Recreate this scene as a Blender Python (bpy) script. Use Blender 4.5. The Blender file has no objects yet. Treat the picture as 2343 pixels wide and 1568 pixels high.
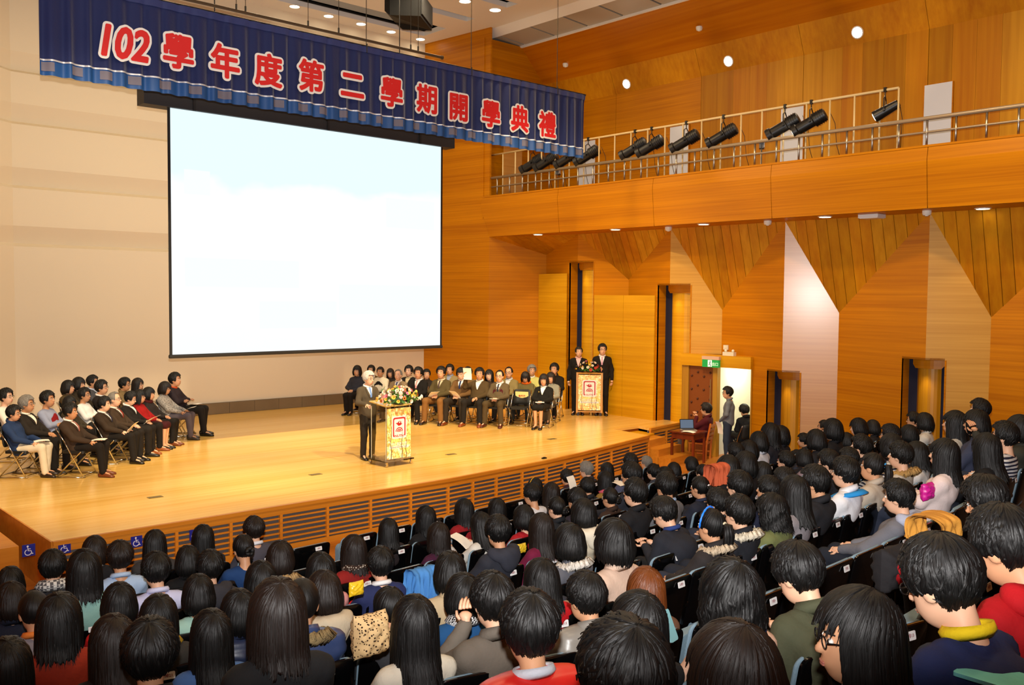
import bpy, bmesh, math, random
import numpy as np
from mathutils import Vector, Matrix, Euler

# ---------------------------------------------------------------- camera, world, main lights, exposure
W, H = 2343.0, 1568.0
CZ = 3.87                      # lens height above the flat floor in front of the stage
ZS = 0.70                      # stage floor height
FPX = 2104.18
R = np.array([[0.74296098, -0.02669892, 0.66880203],
              [-0.66927788, -0.04265611, 0.74178674],
              [0.00872359, -0.99873301, -0.04956082]])   # camera (right, down, forward) -> world
scene = bpy.context.scene
C = scene.collection
vs = scene.view_settings
vs.view_transform = 'Standard'; vs.look = 'None'; vs.gamma = 1.0; vs.use_curve_mapping = False
vs.exposure = 0.1
try:
    scene.cycles.use_denoising = True
    scene.cycles.max_bounces = 7
    scene.cycles.diffuse_bounces = 4
    scene.cycles.glossy_bounces = 3
    scene.cycles.transmission_bounces = 6
    scene.cycles.transparent_max_bounces = 8
    scene.cycles.caustics_reflective = False
    scene.cycles.caustics_refractive = False
    scene.cycles.sample_clamp_indirect = 6.0
except Exception:
    pass
cd = bpy.data.cameras.new('camera'); cam = bpy.data.objects.new('camera', cd); C.objects.link(cam)
cd.sensor_width = 36.0; cd.sensor_fit = 'HORIZONTAL'; cd.lens = FPX / W * 36.0
cd.clip_start = 0.05; cd.clip_end = 200
M = Matrix.Identity(4)
right, up, back = R[:, 0], -R[:, 1], -R[:, 2]
for i in range(3):
    M[i][0], M[i][1], M[i][2] = right[i], up[i], back[i]
M[0][3], M[1][3], M[2][3] = 0, 0, CZ
cam.matrix_world = M
scene.camera = cam
world = bpy.data.worlds.new('world'); scene.world = world; world.use_nodes = True
world.node_tree.nodes['Background'].inputs[0].default_value = (0.0, 0.0, 0.0, 1)
world.node_tree.nodes['Background'].inputs[1].default_value = 0.0

def ray(px, py):
    return R @ np.array([px - W / 2, py - H / 2, FPX])
def on_z(px, py, z):           # z absolute
    r = ray(px, py); t = (z - CZ) / r[2]; return Vector((r[0] * t, r[1] * t, z))
def on_y(px, py, y):
    r = ray(px, py); t = y / r[1]; return Vector((r[0] * t, y, CZ + r[2] * t))
def on_x(px, py, x):
    r = ray(px, py); t = x / r[0]; return Vector((x, r[1] * t, CZ + r[2] * t))
def on_line(px, py, a, b):     # vertical plane through plan points a, b
    r = ray(px, py); ax, ay = a[0], a[1]; dx, dy = b[0] - ax, b[1] - ay
    t = (ax * dy - ay * dx) / (r[0] * dy - r[1] * dx)
    return Vector((r[0] * t, r[1] * t, CZ + r[2] * t))

def light(name, kind, loc, energy, color, target=None, **kw):
    d = bpy.data.lights.new(name, kind); d.energy = energy; d.color = color
    for k, v in kw.items(): setattr(d, k, v)
    o = bpy.data.objects.new(name, d); C.objects.link(o); o.location = loc
    if target is not None:
        o.rotation_euler = (Vector(target) - Vector(loc)).to_track_quat('-Z', 'Y').to_euler()
    return o
WARM = (1.0, 0.72, 0.40); WARM2 = (1.0, 0.80, 0.52); NEUT = (1.0, 0.97, 0.95)
# the photographer's flash, on the camera's hot shoe, head tilted up, wide oval beam
fl = light('camera_flash', 'SPOT', tuple(Vector((0, 0, CZ)) + Vector(up) * 0.23), 6000, NEUT,
           spot_size=math.radians(76), spot_blend=1.0, shadow_soft_size=0.03)
ca, sa = math.cos(math.radians(11)), math.sin(math.radians(11))
fwd = Vector(-back); fz_ = -(fwd * ca + Vector(up) * sa); fx_ = Vector(right); fy_ = fz_.cross(fx_)
Mf = Matrix.Identity(4)
for i in range(3): Mf[i][0], Mf[i][1], Mf[i][2] = fx_[i] * 2.0, fy_[i], fz_[i]
Mf.translation = fl.location.copy(); fl.matrix_world = Mf
# stage washes from the ceiling bridges over the hall
for x, y, e, tx, ty in ((2.5, 8.0, 6200, 6.0, 17.0), (7.0, 8.0, 6000, 9.5, 16.0), (11.5, 8.0, 6200, 13.0, 16.5), (9.0, 8.0, 4200, 17.5, 17.0)):
    light('stage_wash_lamp', 'SPOT', (x, y, 10.9), e, WARM2, target=(tx, ty, 0.9), spot_size=math.radians(42), spot_blend=0.8, shadow_soft_size=0.16)
# stage ceiling lamps, added unseen house fill, lamps lighting the timber side wall
for x in (6.5, 10.0, 13.5):
    light('stage_ceiling_lamp', 'AREA', (x, 18.0, 11.4), 160, WARM2, target=(x, 17.6, 0), shape='RECTANGLE', size=2.6, size_y=0.8)
for x, y in ((3.5, 3.0), (8.5, 3.0), (13.5, 3.0), (5.5, 8.0), (11.5, 8.0)):
    light('house_fill', 'AREA', (x, y, 11.3), 110, WARM, target=(x, y, 0), shape='DISK', size=1.2)
for y in (2.0, 8.0, 14.0):
    light('wall_wash_lamp', 'SPOT', (11.0, y, 11.2), 800, WARM, target=(19.0, y + 1.0, 5.0), spot_size=math.radians(75), spot_blend=0.8, shadow_soft_size=0.3)
for y in (18.6, 15.4, 12.2, 9.0, 5.8):  # added spots without fixtures, they put a glow on the timber ceiling
    light('ceiling_glow_spot', 'SPOT', (19.7, y, 6.9), 120, WARM2, target=(19.3, y + .4, 11.0), spot_size=math.radians(50), spot_blend=0.7, shadow_soft_size=0.06)

# ---------------------------------------------------------------- materials
MATS = {}
def lin(c):
    if isinstance(c, str):
        v = [int(c[i:i + 2], 16) / 255 for i in (0, 2, 4)]
        return tuple(x / 12.92 if x <= 0.04045 else ((x + 0.055) / 1.055) ** 2.4 for x in v)
    return tuple(c)
def new_mat(name):
    m = bpy.data.materials.new(name); m.use_nodes = True
    return m, m.node_tree, m.node_tree.nodes['Principled BSDF']
def mat(name, col, rough=0.6, metal=0.0, spec=0.5, coat=0.0, bump=0.0, bscale=40.0, vary=0.0, trans=0.0, emit=0.0, sheen=0.0):
    if name in MATS: return MATS[name]
    m, nt, b = new_mat(name); c = lin(col)
    b.inputs['Base Color'].default_value = (*c, 1); b.inputs['Roughness'].default_value = rough
    b.inputs['Metallic'].default_value = metal; b.inputs['Specular IOR Level'].default_value = spec
    b.inputs['Coat Weight'].default_value = coat; b.inputs['Coat Roughness'].default_value = 0.12
    b.inputs['Transmission Weight'].default_value = trans
    if sheen: b.inputs['Sheen Weight'].default_value = sheen
    if emit:
        b.inputs['Emission Color'].default_value = (*c, 1); b.inputs['Emission Strength'].default_value = emit
    if bump or vary:
        tc = nt.nodes.new('ShaderNodeTexCoord'); n = nt.nodes.new('ShaderNodeTexNoise')
        n.inputs['Scale'].default_value = bscale; n.inputs['Detail'].default_value = 3
        nt.links.new(tc.outputs['Object'], n.inputs['Vector'])
        if bump:
            bp = nt.nodes.new('ShaderNodeBump'); bp.inputs['Strength'].default_value = bump; bp.inputs['Distance'].default_value = 0.01
            nt.links.new(n.outputs['Fac'], bp.inputs['Height']); nt.links.new(bp.outputs['Normal'], b.inputs['Normal'])
        if vary:
            n2 = nt.nodes.new('ShaderNodeTexNoise'); n2.inputs['Scale'].default_value = bscale * 0.15
            nt.links.new(tc.outputs['Object'], n2.inputs['Vector'])
            r = nt.nodes.new('ShaderNodeValToRGB')
            r.color_ramp.elements[0].position = 0.3; r.color_ramp.elements[1].position = 0.7
            r.color_ramp.elements[0].color = (*[x * (1 - vary) for x in c], 1); r.color_ramp.elements[1].color = (*[min(1, x * (1 + vary)) for x in c], 1)
            nt.links.new(n2.outputs['Fac'], r.inputs['Fac']); nt.links.new(r.outputs['Color'], b.inputs['Base Color'])
    MATS[name] = m; return m
def wood(name, dark, light_, grain='h', rough=0.35, spec=0.5, freq=22.0, coat=0.0):
    if name in MATS: return MATS[name]
    m, nt, b = new_mat(name)
    g = nt.nodes.new('ShaderNodeNewGeometry'); mp = nt.nodes.new('ShaderNodeMapping'); mp.vector_type = 'POINT'
    mp.inputs['Scale'].default_value = {'h': (0.35, 0.35, freq), 'v': (freq * 0.55, freq * 0.55, 0.3), 'x': (0.25, freq, freq), 'y': (freq, 0.25, freq)}[grain]
    nt.links.new(g.outputs['Position'], mp.inputs['Vector'])
    n = nt.nodes.new('ShaderNodeTexNoise'); n.inputs['Scale'].default_value = 1.0; n.inputs['Detail'].default_value = 4; n.inputs['Roughness'].default_value = 0.55
    nt.links.new(mp.outputs['Vector'], n.inputs['Vector'])
    mp2 = nt.nodes.new('ShaderNodeMapping'); mp2.inputs['Scale'].default_value = tuple(s * 0.12 for s in mp.inputs['Scale'].default_value)
    nt.links.new(g.outputs['Position'], mp2.inputs['Vector'])
    n2 = nt.nodes.new('ShaderNodeTexNoise'); n2.inputs['Scale'].default_value = 1.0; n2.inputs['Detail'].default_value = 2
    nt.links.new(mp2.outputs['Vector'], n2.inputs['Vector'])
    ad = nt.nodes.new('ShaderNodeMath'); ad.operation = 'MULTIPLY_ADD'; ad.inputs[1].default_value = 0.55
    nt.links.new(n.outputs['Fac'], ad.inputs[0])
    m2 = nt.nodes.new('ShaderNodeMath'); m2.operation = 'MULTIPLY'; m2.inputs[1].default_value = 0.45
    nt.links.new(n2.outputs['Fac'], m2.inputs[0]); nt.links.new(m2.outputs[0], ad.inputs[2])
    r = nt.nodes.new('ShaderNodeValToRGB'); r.color_ramp.elements[0].position = 0.36; r.color_ramp.elements[1].position = 0.64
    r.color_ramp.elements[0].color = (*lin(dark), 1); r.color_ramp.elements[1].color = (*lin(light_), 1)
    nt.links.new(ad.outputs[0], r.inputs['Fac']); nt.links.new(r.outputs['Color'], b.inputs['Base Color'])
    b.inputs['Roughness'].default_value = rough; b.inputs['Specular IOR Level'].default_value = spec
    b.inputs['Coat Weight'].default_value = coat; b.inputs['Coat Roughness'].default_value = 0.2
    MATS[name] = m; return m
def emitter(name, col, s):
    if name in MATS: return MATS[name]
    m = bpy.data.materials.new(name); m.use_nodes = True; nt = m.node_tree; nt.nodes.clear()
    e = nt.nodes.new('ShaderNodeEmission'); e.inputs[0].default_value = (*lin(col), 1); e.inputs[1].default_value = s
    o = nt.nodes.new('ShaderNodeOutputMaterial'); nt.links.new(e.outputs[0], o.inputs[0]); MATS[name] = m; return m

# ---------------------------------------------------------------- mesh helpers
class MB:
    def __init__(s): s.v = []; s.f = []; s.m = []
    def add(s, vs_, fs, mi=0):
        o = len(s.v); s.v += [tuple(p) for p in vs_]; s.f += [tuple(i + o for i in f) for f in fs]; s.m += [mi] * len(fs); return s
    def box(s, c, d, mi=0, rot=None):
        x, y, z = d[0] / 2, d[1] / 2, d[2] / 2
        vs_ = [Vector((a * x, b * y, e * z)) for a in (-1, 1) for b in (-1, 1) for e in (-1, 1)]
        if rot is not None:
            vs_ = [rot @ p for p in vs_]
        vs_ = [p + Vector(c) for p in vs_]
        return s.add(vs_, [(0, 1, 3, 2), (4, 6, 7, 5), (0, 4, 5, 1), (2, 3, 7, 6), (0, 2, 6, 4), (1, 5, 7, 3)], mi)
    def prism(s, poly, off, mi=0):            # polygon (3D) extruded along the vector off
        n = len(poly); p = [Vector(q) for q in poly]; o = Vector(off)
        fs = [tuple(range(n)), tuple(range(2 * n - 1, n - 1, -1))] + [(i, i + n, (i + 1) % n + n, (i + 1) % n) for i in range(n)]
        return s.add(p + [q + o for q in p], fs, mi)
    def tube(s, pts, r, seg=8, mi=0, cap=True):
        pts = [Vector(p) for p in pts]; n = len(pts); rs = r if isinstance(r, (list, tuple)) else [r] * n
        vs_ = []; ref = None
        for i, p in enumerate(pts):
            d = (pts[min(i + 1, n - 1)] - pts[max(i - 1, 0)]).normalized()
            if ref is None: ref = d.orthogonal().normalized()
            ref = (ref - d * ref.dot(d)).normalized(); b = d.cross(ref)
            vs_ += [p + (ref * math.cos(2 * math.pi * k / seg) + b * math.sin(2 * math.pi * k / seg)) * rs[i] for k in range(seg)]
        fs = [(i * seg + k, i * seg + (k + 1) % seg, (i + 1) * seg + (k + 1) % seg, (i + 1) * seg + k) for i in range(n - 1) for k in range(seg)]
        if cap: fs += [tuple(range(seg - 1, -1, -1)), tuple(range((n - 1) * seg, n * seg))]
        return s.add(vs_, fs, mi)
    def lathe(s, prof, seg=16, mi=0, T=None):  # prof: (radius, z)
        vs_ = [Vector((r * math.cos(2 * math.pi * k / seg), r * math.sin(2 * math.pi * k / seg), z)) for r, z in prof for k in range(seg)]
        if T is not None: vs_ = [T @ p for p in vs_]
        n = len(prof)
        fs = [(i * seg + k, i * seg + (k + 1) % seg, (i + 1) * seg + (k + 1) % seg, (i + 1) * seg + k) for i in range(n - 1) for k in range(seg)]
        fs += [tuple(range(seg - 1, -1, -1)), tuple(range((n - 1) * seg, n * seg))]
        return s.add(vs_, fs, mi)
    def ell(s, c, r, seg=10, rings=7, mi=0, T=None):
        vs_ = []; fs = []
        for i in range(rings + 1):
            th = math.pi * i / rings
            for k in range(seg):
                ph = 2 * math.pi * k / seg
                p = Vector((r[0] * math.sin(th) * math.cos(ph), r[1] * math.sin(th) * math.sin(ph), r[2] * math.cos(th)))
                if T is not None: p = T @ p
                vs_.append(p + Vector(c))
        for i in range(rings):
            for k in range(seg): fs.append((i * seg + k, (i + 1) * seg + k, (i + 1) * seg + (k + 1) % seg, i * seg + (k + 1) % seg))
        return s.add(vs_, fs, mi)
    def mesh(s, name, mats, smooth=False):
        me = bpy.data.meshes.new(name); me.from_pydata(s.v, [], s.f); 
        for m in (mats if isinstance(mats, (list, tuple)) else [mats]): me.materials.append(m)
        if any(s.m): me.polygons.foreach_set('material_index', s.m)
        if smooth: me.polygons.foreach_set('use_smooth', [True] * len(me.polygons))
        me.update(); return me
    def build(s, name, mats, parent=None, smooth=False, loc=None):
        return obj(name, s.mesh(name, mats, smooth), parent, loc)
def obj(name, me, parent=None, loc=None, rot=None):
    o = bpy.data.objects.new(name, me); C.objects.link(o)
    if parent is not None: o.parent = parent
    if loc is not None: o.location = loc
    if rot is not None: o.rotation_euler = rot
    return o
def smooth_angle(me, ang=40):
    me.polygons.foreach_set('use_smooth', [True] * len(me.polygons))
    try: me.set_sharp_from_angle(angle=math.radians(ang))
    except Exception: pass
def fix_normals(me):
    bm = bmesh.new(); bm.from_mesh(me); bmesh.ops.recalc_face_normals(bm, faces=bm.faces); bm.to_mesh(me); bm.free()
def tag(o, label, cat, group=None):
    o['label'] = label; o['category'] = cat
    if group: o['group'] = group
    return o
def struct(o): o['kind'] = 'structure'; return o
def thing(name, label, cat, loc=(0, 0, 0), rz=0.0, group=None, scale=1.0):
    o = bpy.data.objects.new(name, None); C.objects.link(o); o.empty_display_size = 0.1
    o.location = loc; o.rotation_euler = (0, 0, rz); o.scale = (scale, scale, scale)
    return tag(o, label, cat, group)
def rbox(w, h, r, n=5):                       # rounded rectangle outline in (u, v)
    pts = []
    for cx, cy, a0 in ((w / 2 - r, h / 2 - r, 0), (-w / 2 + r, h / 2 - r, 90), (-w / 2 + r, -h / 2 + r, 180), (w / 2 - r, -h / 2 + r, 270)):
        for k in range(n + 1):
            a = math.radians(a0 + 90 * k / n); pts.append((cx + r * math.cos(a), cy + r * math.sin(a)))
    return pts
def text_batch(specs):                        # specs: key -> (string, size, offset, extrude, res)
    os_ = {}
    for k, (s, size, off, ext, res) in specs.items():
        cu = bpy.data.curves.new('text', 'FONT'); cu.body = s; cu.size = size; cu.offset = off; cu.extrude = ext
        cu.align_x = 'CENTER'; cu.align_y = 'CENTER'; cu.resolution_u = res
        o = bpy.data.objects.new('text', cu); C.objects.link(o); os_[k] = o
    dg = bpy.context.evaluated_depsgraph_get(); out = {}
    for k, o in os_.items():
        me = bpy.data.meshes.new_from_object(o.evaluated_get(dg)); me.materials.clear(); out[k] = me
    for o in os_.values():
        cu = o.data; bpy.data.objects.remove(o); bpy.data.curves.remove(cu)
    return out
# ---------------------------------------------------------------- shared materials
WALLW = wood('wall_wood_horizontal', 'ac6400', 'ca8003', 'h', 0.4, 0.22, 26)
WALLV = wood('wall_wood_vertical', 'b06806', 'c8840e', 'v', 0.42, 0.22, 16)
WALLP = wood('glossy_ash_panel', 'b87c30', 'c89044', 'h', 0.38, 0.7, 30, 0.3)  # same veneer as the tan panels, glossier copy to catch the flash glare
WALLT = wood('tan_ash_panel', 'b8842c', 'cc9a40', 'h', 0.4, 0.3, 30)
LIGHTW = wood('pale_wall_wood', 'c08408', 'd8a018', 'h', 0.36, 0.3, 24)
CEILW = wood('ceiling_wood', 'ac5c04', 'c47408', 'y', 0.2, 0.5, 9, 0.3)
STAGEW = wood('stage_maple', 'deaa4a', 'f2c874', 'x', 0.2, 0.5, 13, 0.25)
EDGEW = wood('stage_edge_wood', 'b87018', 'd08a2c', 'x', 0.35, 0.5, 12)
SLATW = wood('slat_wood', 'c2761a', 'd88c2c', 'x', 0.4, 0.5, 20)
FLOORW = wood('front_floor_wood', 'a8601c', 'c27a2c', 'x', 0.3, 0.5, 10)
BEIGE = mat('back_wall_plaster', 'ddceb2', 0.75, spec=0.3)
WHITE = mat('white_paint', 'e6e2da', 0.6, spec=0.3)
GREYGRILL = mat('grille_metal', 'b4ac9c', 0.5, 0.3, bump=0.2, bscale=8)
NAVY = mat('navy_velvet_strip', '0a0e2a', 0.85)
DARK = mat('dark_void', '0a0908', 0.9)
BLACKM = mat('black_metal', '0b0b0c', 0.42, spec=0.5)
CHROME = mat('chrome', 'd8d4cc', 0.12, 1.0)
STEEL = mat('satin_steel', 'b8b2a8', 0.3, 1.0)
CREAM = mat('cream_painted_pipe', 'dcc28c', 0.5)
CARPET = mat('hall_carpet', '2a1a14', 0.95)
LAMPON = emitter('lamp_glow', 'fff4dc', 14.0)
LAMPWARM = emitter('lamp_glow_warm', 'ffdf9c', 9.0)

# ---------------------------------------------------------------- hall floor (raked), flat front floor
KY = [-4, -.35, .85, 2.07, 3.32, 4.31, 5.27, 6.35, 7.4, 8.45, 9.5, 10.5, 14]
KZ = [-.9, -1.85, -2.15, -2.45, -2.8, -2.98, -3.21, -3.4, -3.55, -3.69, -3.8, -3.87, -3.87]
ROWY = {10: -.35, 9: .85, 8: 2.07, 7: 3.32, 6: 4.31, 5: 5.27, 4: 6.35, 3: 7.4, 2: 8.45, 1: 9.5}
def sx(x):
    return -.21 * (x - 4.6) if x < 4.6 else .05 * (x - 4.6) + .012 * max(x - 7, 0) ** 2
def slope(x):
    return -.21 if x < 4.6 else .05 + .024 * max(x - 7, 0)
def floor_z(x, y): return CZ + float(np.interp(y - sx(x), KY, KZ))
xs = np.linspace(-3, 19.2, 38); ys = np.linspace(-4, 14.4, 60)
mb = MB(); nx, ny = len(xs), len(ys)
mb.add([(x, y, floor_z(x, y)) for x in xs for y in ys],
       [(i * ny + j, (i + 1) * ny + j, (i + 1) * ny + j + 1, i * ny + j + 1) for i in range(nx - 1) for j in range(ny - 1)])
for k, f in enumerate(mb.f):
    c = sum(mb.v[i][1] - sx(mb.v[i][0]) for i in f) / 4
    mb.m[k] = 1 if c > 9.9 else 0
struct(mb.build('floor', [CARPET, FLOORW]))

# ---------------------------------------------------------------- stage
SX0, SX1 = 3.42, 16.5
front = [(3.42, 12.5), (9.8, 12.5), (11.0, 12.6), (12.4, 12.72), (13.6, 12.92), (14.8, 13.18), (16.5, 13.55)]
notch = [(16.62, 14.75), (17.53, 14.73), (17.42, 14.27), (18.98, 14.5)]
outline = front + notch + [(19.0, 19.6), (17.5, 20.55), (17.22, 23.2), (5.6, 23.3), (3.35, 20.5)]
mb = MB(); mb.prism([(x, y, ZS) for x, y in outline], (0, 0, -0.06))
st = struct(mb.build('stage_floor', STAGEW)); fix_normals(st.data)
# nosing along the edge, fascia board, posts and slats, dark backing
sf = struct(MB().build('stage_front', EDGEW))
segs = list(zip(front[:-1], front[1:])) 
def seg_box(mb, a, b, z0, z1, t, out, mi=0):   # box along plan segment a-b, thickness t, pushed out by 'out' to the right-hand normal
    d = Vector((b[0] - a[0], b[1] - a[1], 0)); n = Vector((d.y, -d.x, 0)).normalized()
    p = [Vector((a[0], a[1], 0)) + n * out, Vector((b[0], b[1], 0)) + n * out, Vector((b[0], b[1], 0)) + n * (out - t), Vector((a[0], a[1], 0)) + n * (out - t)]
    mb.prism([(q.x, q.y, z0) for q in p], (0, 0, z1 - z0), mi)
def slat_panel_run(pts, zt, panels, parent):
    for (a, b), n in zip(zip(pts[:-1], pts[1:]), panels):
        A, B = Vector((*a, 0)), Vector((*b, 0))
        m1 = MB(); seg_box(m1, a, b, zt - 0.05, zt + 0.002, 0.06, 0.03); m1.build('nosing', EDGEW, parent)
        m1 = MB(); seg_box(m1, a, b, zt - 0.14, zt - 0.05, 0.04, 0.015); m1.build('fascia_board', EDGEW, parent)
        m1 = MB(); seg_box(m1, a, b, 0.0, 0.09, 0.04, 0.015); m1.build('skirting', EDGEW, parent)
        m1 = MB(); seg_box(m1, a, b, 0.0, zt - 0.06, 0.02, -0.06); m1.build('backing', mat('louvre_backing', '5e5854', 0.9), parent)
        for k in range(n + 1):
            p = A.lerp(B, k / n); d = (B - A).normalized() * 0.022
            m1 = MB(); seg_box(m1, (p - d)[:2], (p + d)[:2], 0.09, zt - 0.14, 0.05, 0.02); m1.build('post', SLATW, parent)
        for k in range(n):
            p0 = A.lerp(B, k / n); p1 = A.lerp(B, (k + 1) / n); d = (B - A).normalized() * 0.022
            for i in range(6):
                z = 0.115 + i * (zt - 0.275) / 5.6
                m1 = MB(); seg_box(m1, (p0 + d)[:2], (p1 - d)[:2], z, z + 0.024, 0.03, 0.008); m1.build('slat', SLATW, parent)
slat_panel_run(front, ZS, [8, 2, 2, 2, 2, 2], sf)
sw = struct(MB().build('stage_wing_front', EDGEW))
slat_panel_run([(17.42, 14.27), (18.98, 14.5)], ZS, [2], sw)
# left end of the stage (solid side) and steps down on both ends
m1 = MB(); seg_box(m1, (3.35, 20.5), (3.42, 12.5), 0, ZS - 0.001, 0.05, 0.02); struct(m1.build('stage_side', EDGEW))
for k in range(3):
    z = ZS - 0.175 * (k + 1)
    m1 = MB(); m1.box((3.05 - 0.3 * k, 14.2, z / 2), (0.32, 1.9, z)); struct(m1.build('stage_step', EDGEW))
dn = Vector((0.18, -0.98, 0)).normalized()
A0 = Vector((16.56, 14.12, 0)); A1 = Vector((17.48, 14.3, 0))
for k in range(3):
    z = ZS - 0.17 * (k + 1); o = dn * (0.06 + 0.32 * k); o2 = dn * 0.34
    a, b = A0 + o, A1 + o + Vector((0.16 * k, 0, 0))
    m1 = MB(); m1.prism([(a.x, a.y, 0.0), (b.x, b.y, 0.0), (b.x + o2.x, b.y + o2.y, 0.0), (a.x + o2.x, a.y + o2.y, 0.0)], (0, 0, z)); s_ = struct(m1.build('stage_step', EDGEW)); fix_normals(s_.data)
m1 = MB(); m1.prism([(16.5, 13.55, 0), (16.62, 14.75, 0), (16.60, 14.75, 0), (16.46, 13.55, 0)], (0, 0, ZS - .06)); struct(m1.build('stage_notch_side', EDGEW))
m1 = MB(); m1.box((17.08, 14.76, ZS / 2 - .03), (0.95, 0.03, ZS - .06)); struct(m1.build('stage_notch_riser', wood('riser_brown', '6a3208', '84420e', 'x', 0.4)))
m1 = MB(); m1.prism([(16.60, 14.76, 0), (17.55, 14.76, 0), (17.5, 14.2, 0), (16.53, 13.95, 0)], (0, 0, ZS - 0.12)); s_ = struct(m1.build('stage_landing', LIGHTW)); fix_normals(s_.data)
# floor pocket covers on the stage
for i, (px, py) in enumerate(((722, 1086), (355, 1138), (1263, 1005), (1032, 1040))):
    p = on_z(px, py, ZS + 0.002); m1 = MB(); m1.box((p.x, p.y, ZS + 0.003), (0.22, 0.12, 0.006)); m1.box((p.x, p.y, ZS + 0.007), (0.16, 0.07, 0.003))
    tag(m1.build('floor_pocket', mat('brass_pocket', '8a7a4a', 0.4, 0.6)), ['grey floor pocket cover in front of the acrylic lectern', 'grey floor pocket cover at the left front of the stage', 'grey floor pocket cover near the stage steps', 'grey floor pocket cover between lectern and seated guests'][i], 'floor cover')
p = on_z(1245, 1050, ZS); m1 = MB(); m1.box((p.x, p.y, ZS + 0.012), (0.1, 0.05, 0.024)); m1.box((p.x, p.y, ZS + 0.028), (0.05, 0.03, 0.01))
tag(m1.build('cable_block', BLACKM), 'small black cable block on the stage edge', 'block')

# ---------------------------------------------------------------- back wall with slanted grooves
def groove_profile():
    pr = [(0.0, ZS - 0.06)]
    for z in (1.07, 2.40, 3.85, 5.02):
        z += CZ
        pr += [(0.0, z - 0.012), (0.20, z + 0.07), (0.0, z + 0.46)]
    pr += [(0.0, 11.75)]
    return pr
pr = groove_profile(); mb = MB()
plan = [((2.0, 20.2), (0.55, 0.83)), ((5.65, 23.3), (0.25, 0.97)), ((17.5, 23.25), (0, 1))]
for (x, y), (dx, dy) in plan:
    mb.v += [(x + dx * d, y + dy * d, z) for d, z in pr]
n = len(pr); mb.f = [(i * n + k, (i + 1) * n + k, (i + 1) * n + k + 1, i * n + k + 1) for i in range(2) for k in range(n - 1)]; mb.m = [0] * len(mb.f)
struct(mb.build('wall_back', BEIGE))
m1 = MB(); m1.box((11.4, 23.235, ZS + 0.15), (11.6, 0.05, 0.30)); bb = struct(m1.build('baseboard_back', mat('stone_skirting', '6a5a44', 0.4, bump=0.1, bscale=12)))
for i in range(16):
    m1 = MB(); m1.box((5.75 + 0.72 * i + 0.35, 23.205, ZS + 0.15), (0.71, 0.012, 0.285)); m1.build('tile', mat('stone_skirting_tile', '75644c', 0.35, vary=0.12, bump=0.1, bscale=9), bb)

# ---------------------------------------------------------------- right wall
wr = struct(MB().build('wall_right', WALLW))
ZSOF = CZ + 1.746; ZFOLD = CZ + 2.63; ZFAS = CZ + 2.93
Pb, Pc = (17.24, 23.25), (17.55, 20.5)
TX, PX = 19.06, 18.47
T = {1: (TX, 19.65), 2: (TX, 16.44), 3: (TX, 13.40), 4: (TX, 10.31), 5: (TX, 7.11), 6: (TX, 3.95), 7: (TX, .8), 8: (TX, -2.4)}
P_ = {0: (PX, 17.79), 1: (PX, 14.57), 2: (PX, 11.34), 3: (PX, 8.11), 4: (PX, 4.9), 5: (PX, 1.7), 6: (PX, -1.5)}
TZ = {1: 1.25, 2: .49, 3: -.28, 4: -.29, 5: -.32, 6: -.32, 7: -.32, 8: -.32}
ZTOP = 11.75
def panel(pts, m, off=(0.06, 0, 0), name='panel', parent=wr):
    b = MB(); b.prism(pts, off); o = b.build(name, m, parent); fix_normals(o.data); return o
# stage side wall panels from the back wall out to the first fold
half = ((Pb[0] + Pc[0]) / 2, (Pb[1] + Pc[1]) / 2)
panel([(*Pb, ZS - .05), (*Pc, ZS - .05), (*Pc, ZTOP), (*Pb, ZTOP)], WALLW)
panel([(*Pc, ZS - .05), (*T[1], ZS - .05), (*T[1], CZ + TZ[1]), (*Pc, ZSOF)], WALLW, (0.05, 0.05, 0))
# niches cut into the ridges: pixel edges and top
NI = {0: (1303, 1358, 602), 1: (1505, 1580, 653), 2: (1755, 1830, 848), 3: (2064, 2162, 820)}
niche = {}
for i, (l, r_, yt) in NI.items():
    L = on_line(l, yt, T[i + 1], P_[i]); Rr = on_line(r_, yt, P_[i], T[i + 2])
    zt = L.z; niche[i] = (L, Rr, zt)
DH0, DH1 = CZ - 1.66, CZ - 1.37                # door header bottom / top
D1 = on_line(1563, 820, P_[1], T[3]); D2 = on_line(1723, 820, T[3], P_[2])
for i in range(0, 7):
    zb = -0.1 if i > 1 else ZS - .05
    t0, p, t1 = T[i + 1], P_[i], T.get(i + 2, (TX, -4.5)); z0, z1 = CZ + TZ[i + 1], CZ + TZ.get(i + 2, -.32)
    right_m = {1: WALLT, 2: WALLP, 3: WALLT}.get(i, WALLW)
    if i in niche:
        L, Rr, zt = niche[i]
        if i == 2:                             # left facet shares the door opening
            lp = [(D2.x, D2.y, zb), (L.x, L.y, zb), (L.x, L.y, zt), (*p, zt), (*p, ZSOF), (*t0, z0), (*t0, DH1), (D2.x, D2.y, DH1)]
        else:
            lp = [(*t0, zb), (L.x, L.y, zb), (L.x, L.y, zt), (*p, zt), (*p, ZSOF), (*t0, z0)]
        panel(lp, WALLW)
        if i == 1:
            rp = [(Rr.x, Rr.y, DH1), (*t1, DH1), (*t1, z1), (*p, ZSOF), (*p, zt), (Rr.x, Rr.y, zt)]
        else:
            rp = [(Rr.x, Rr.y, zb), (*t1, zb), (*t1, z1), (*p, ZSOF), (*p, zt), (Rr.x, Rr.y, zt)]
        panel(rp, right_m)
    else:
        panel([(*t0, zb), (*p, zb), (*p, ZSOF), (*t0, z0)], WALLW); panel([(*p, zb), (*t1, zb), (*t1, z1), (*p, ZSOF)], WALLW)
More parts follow.
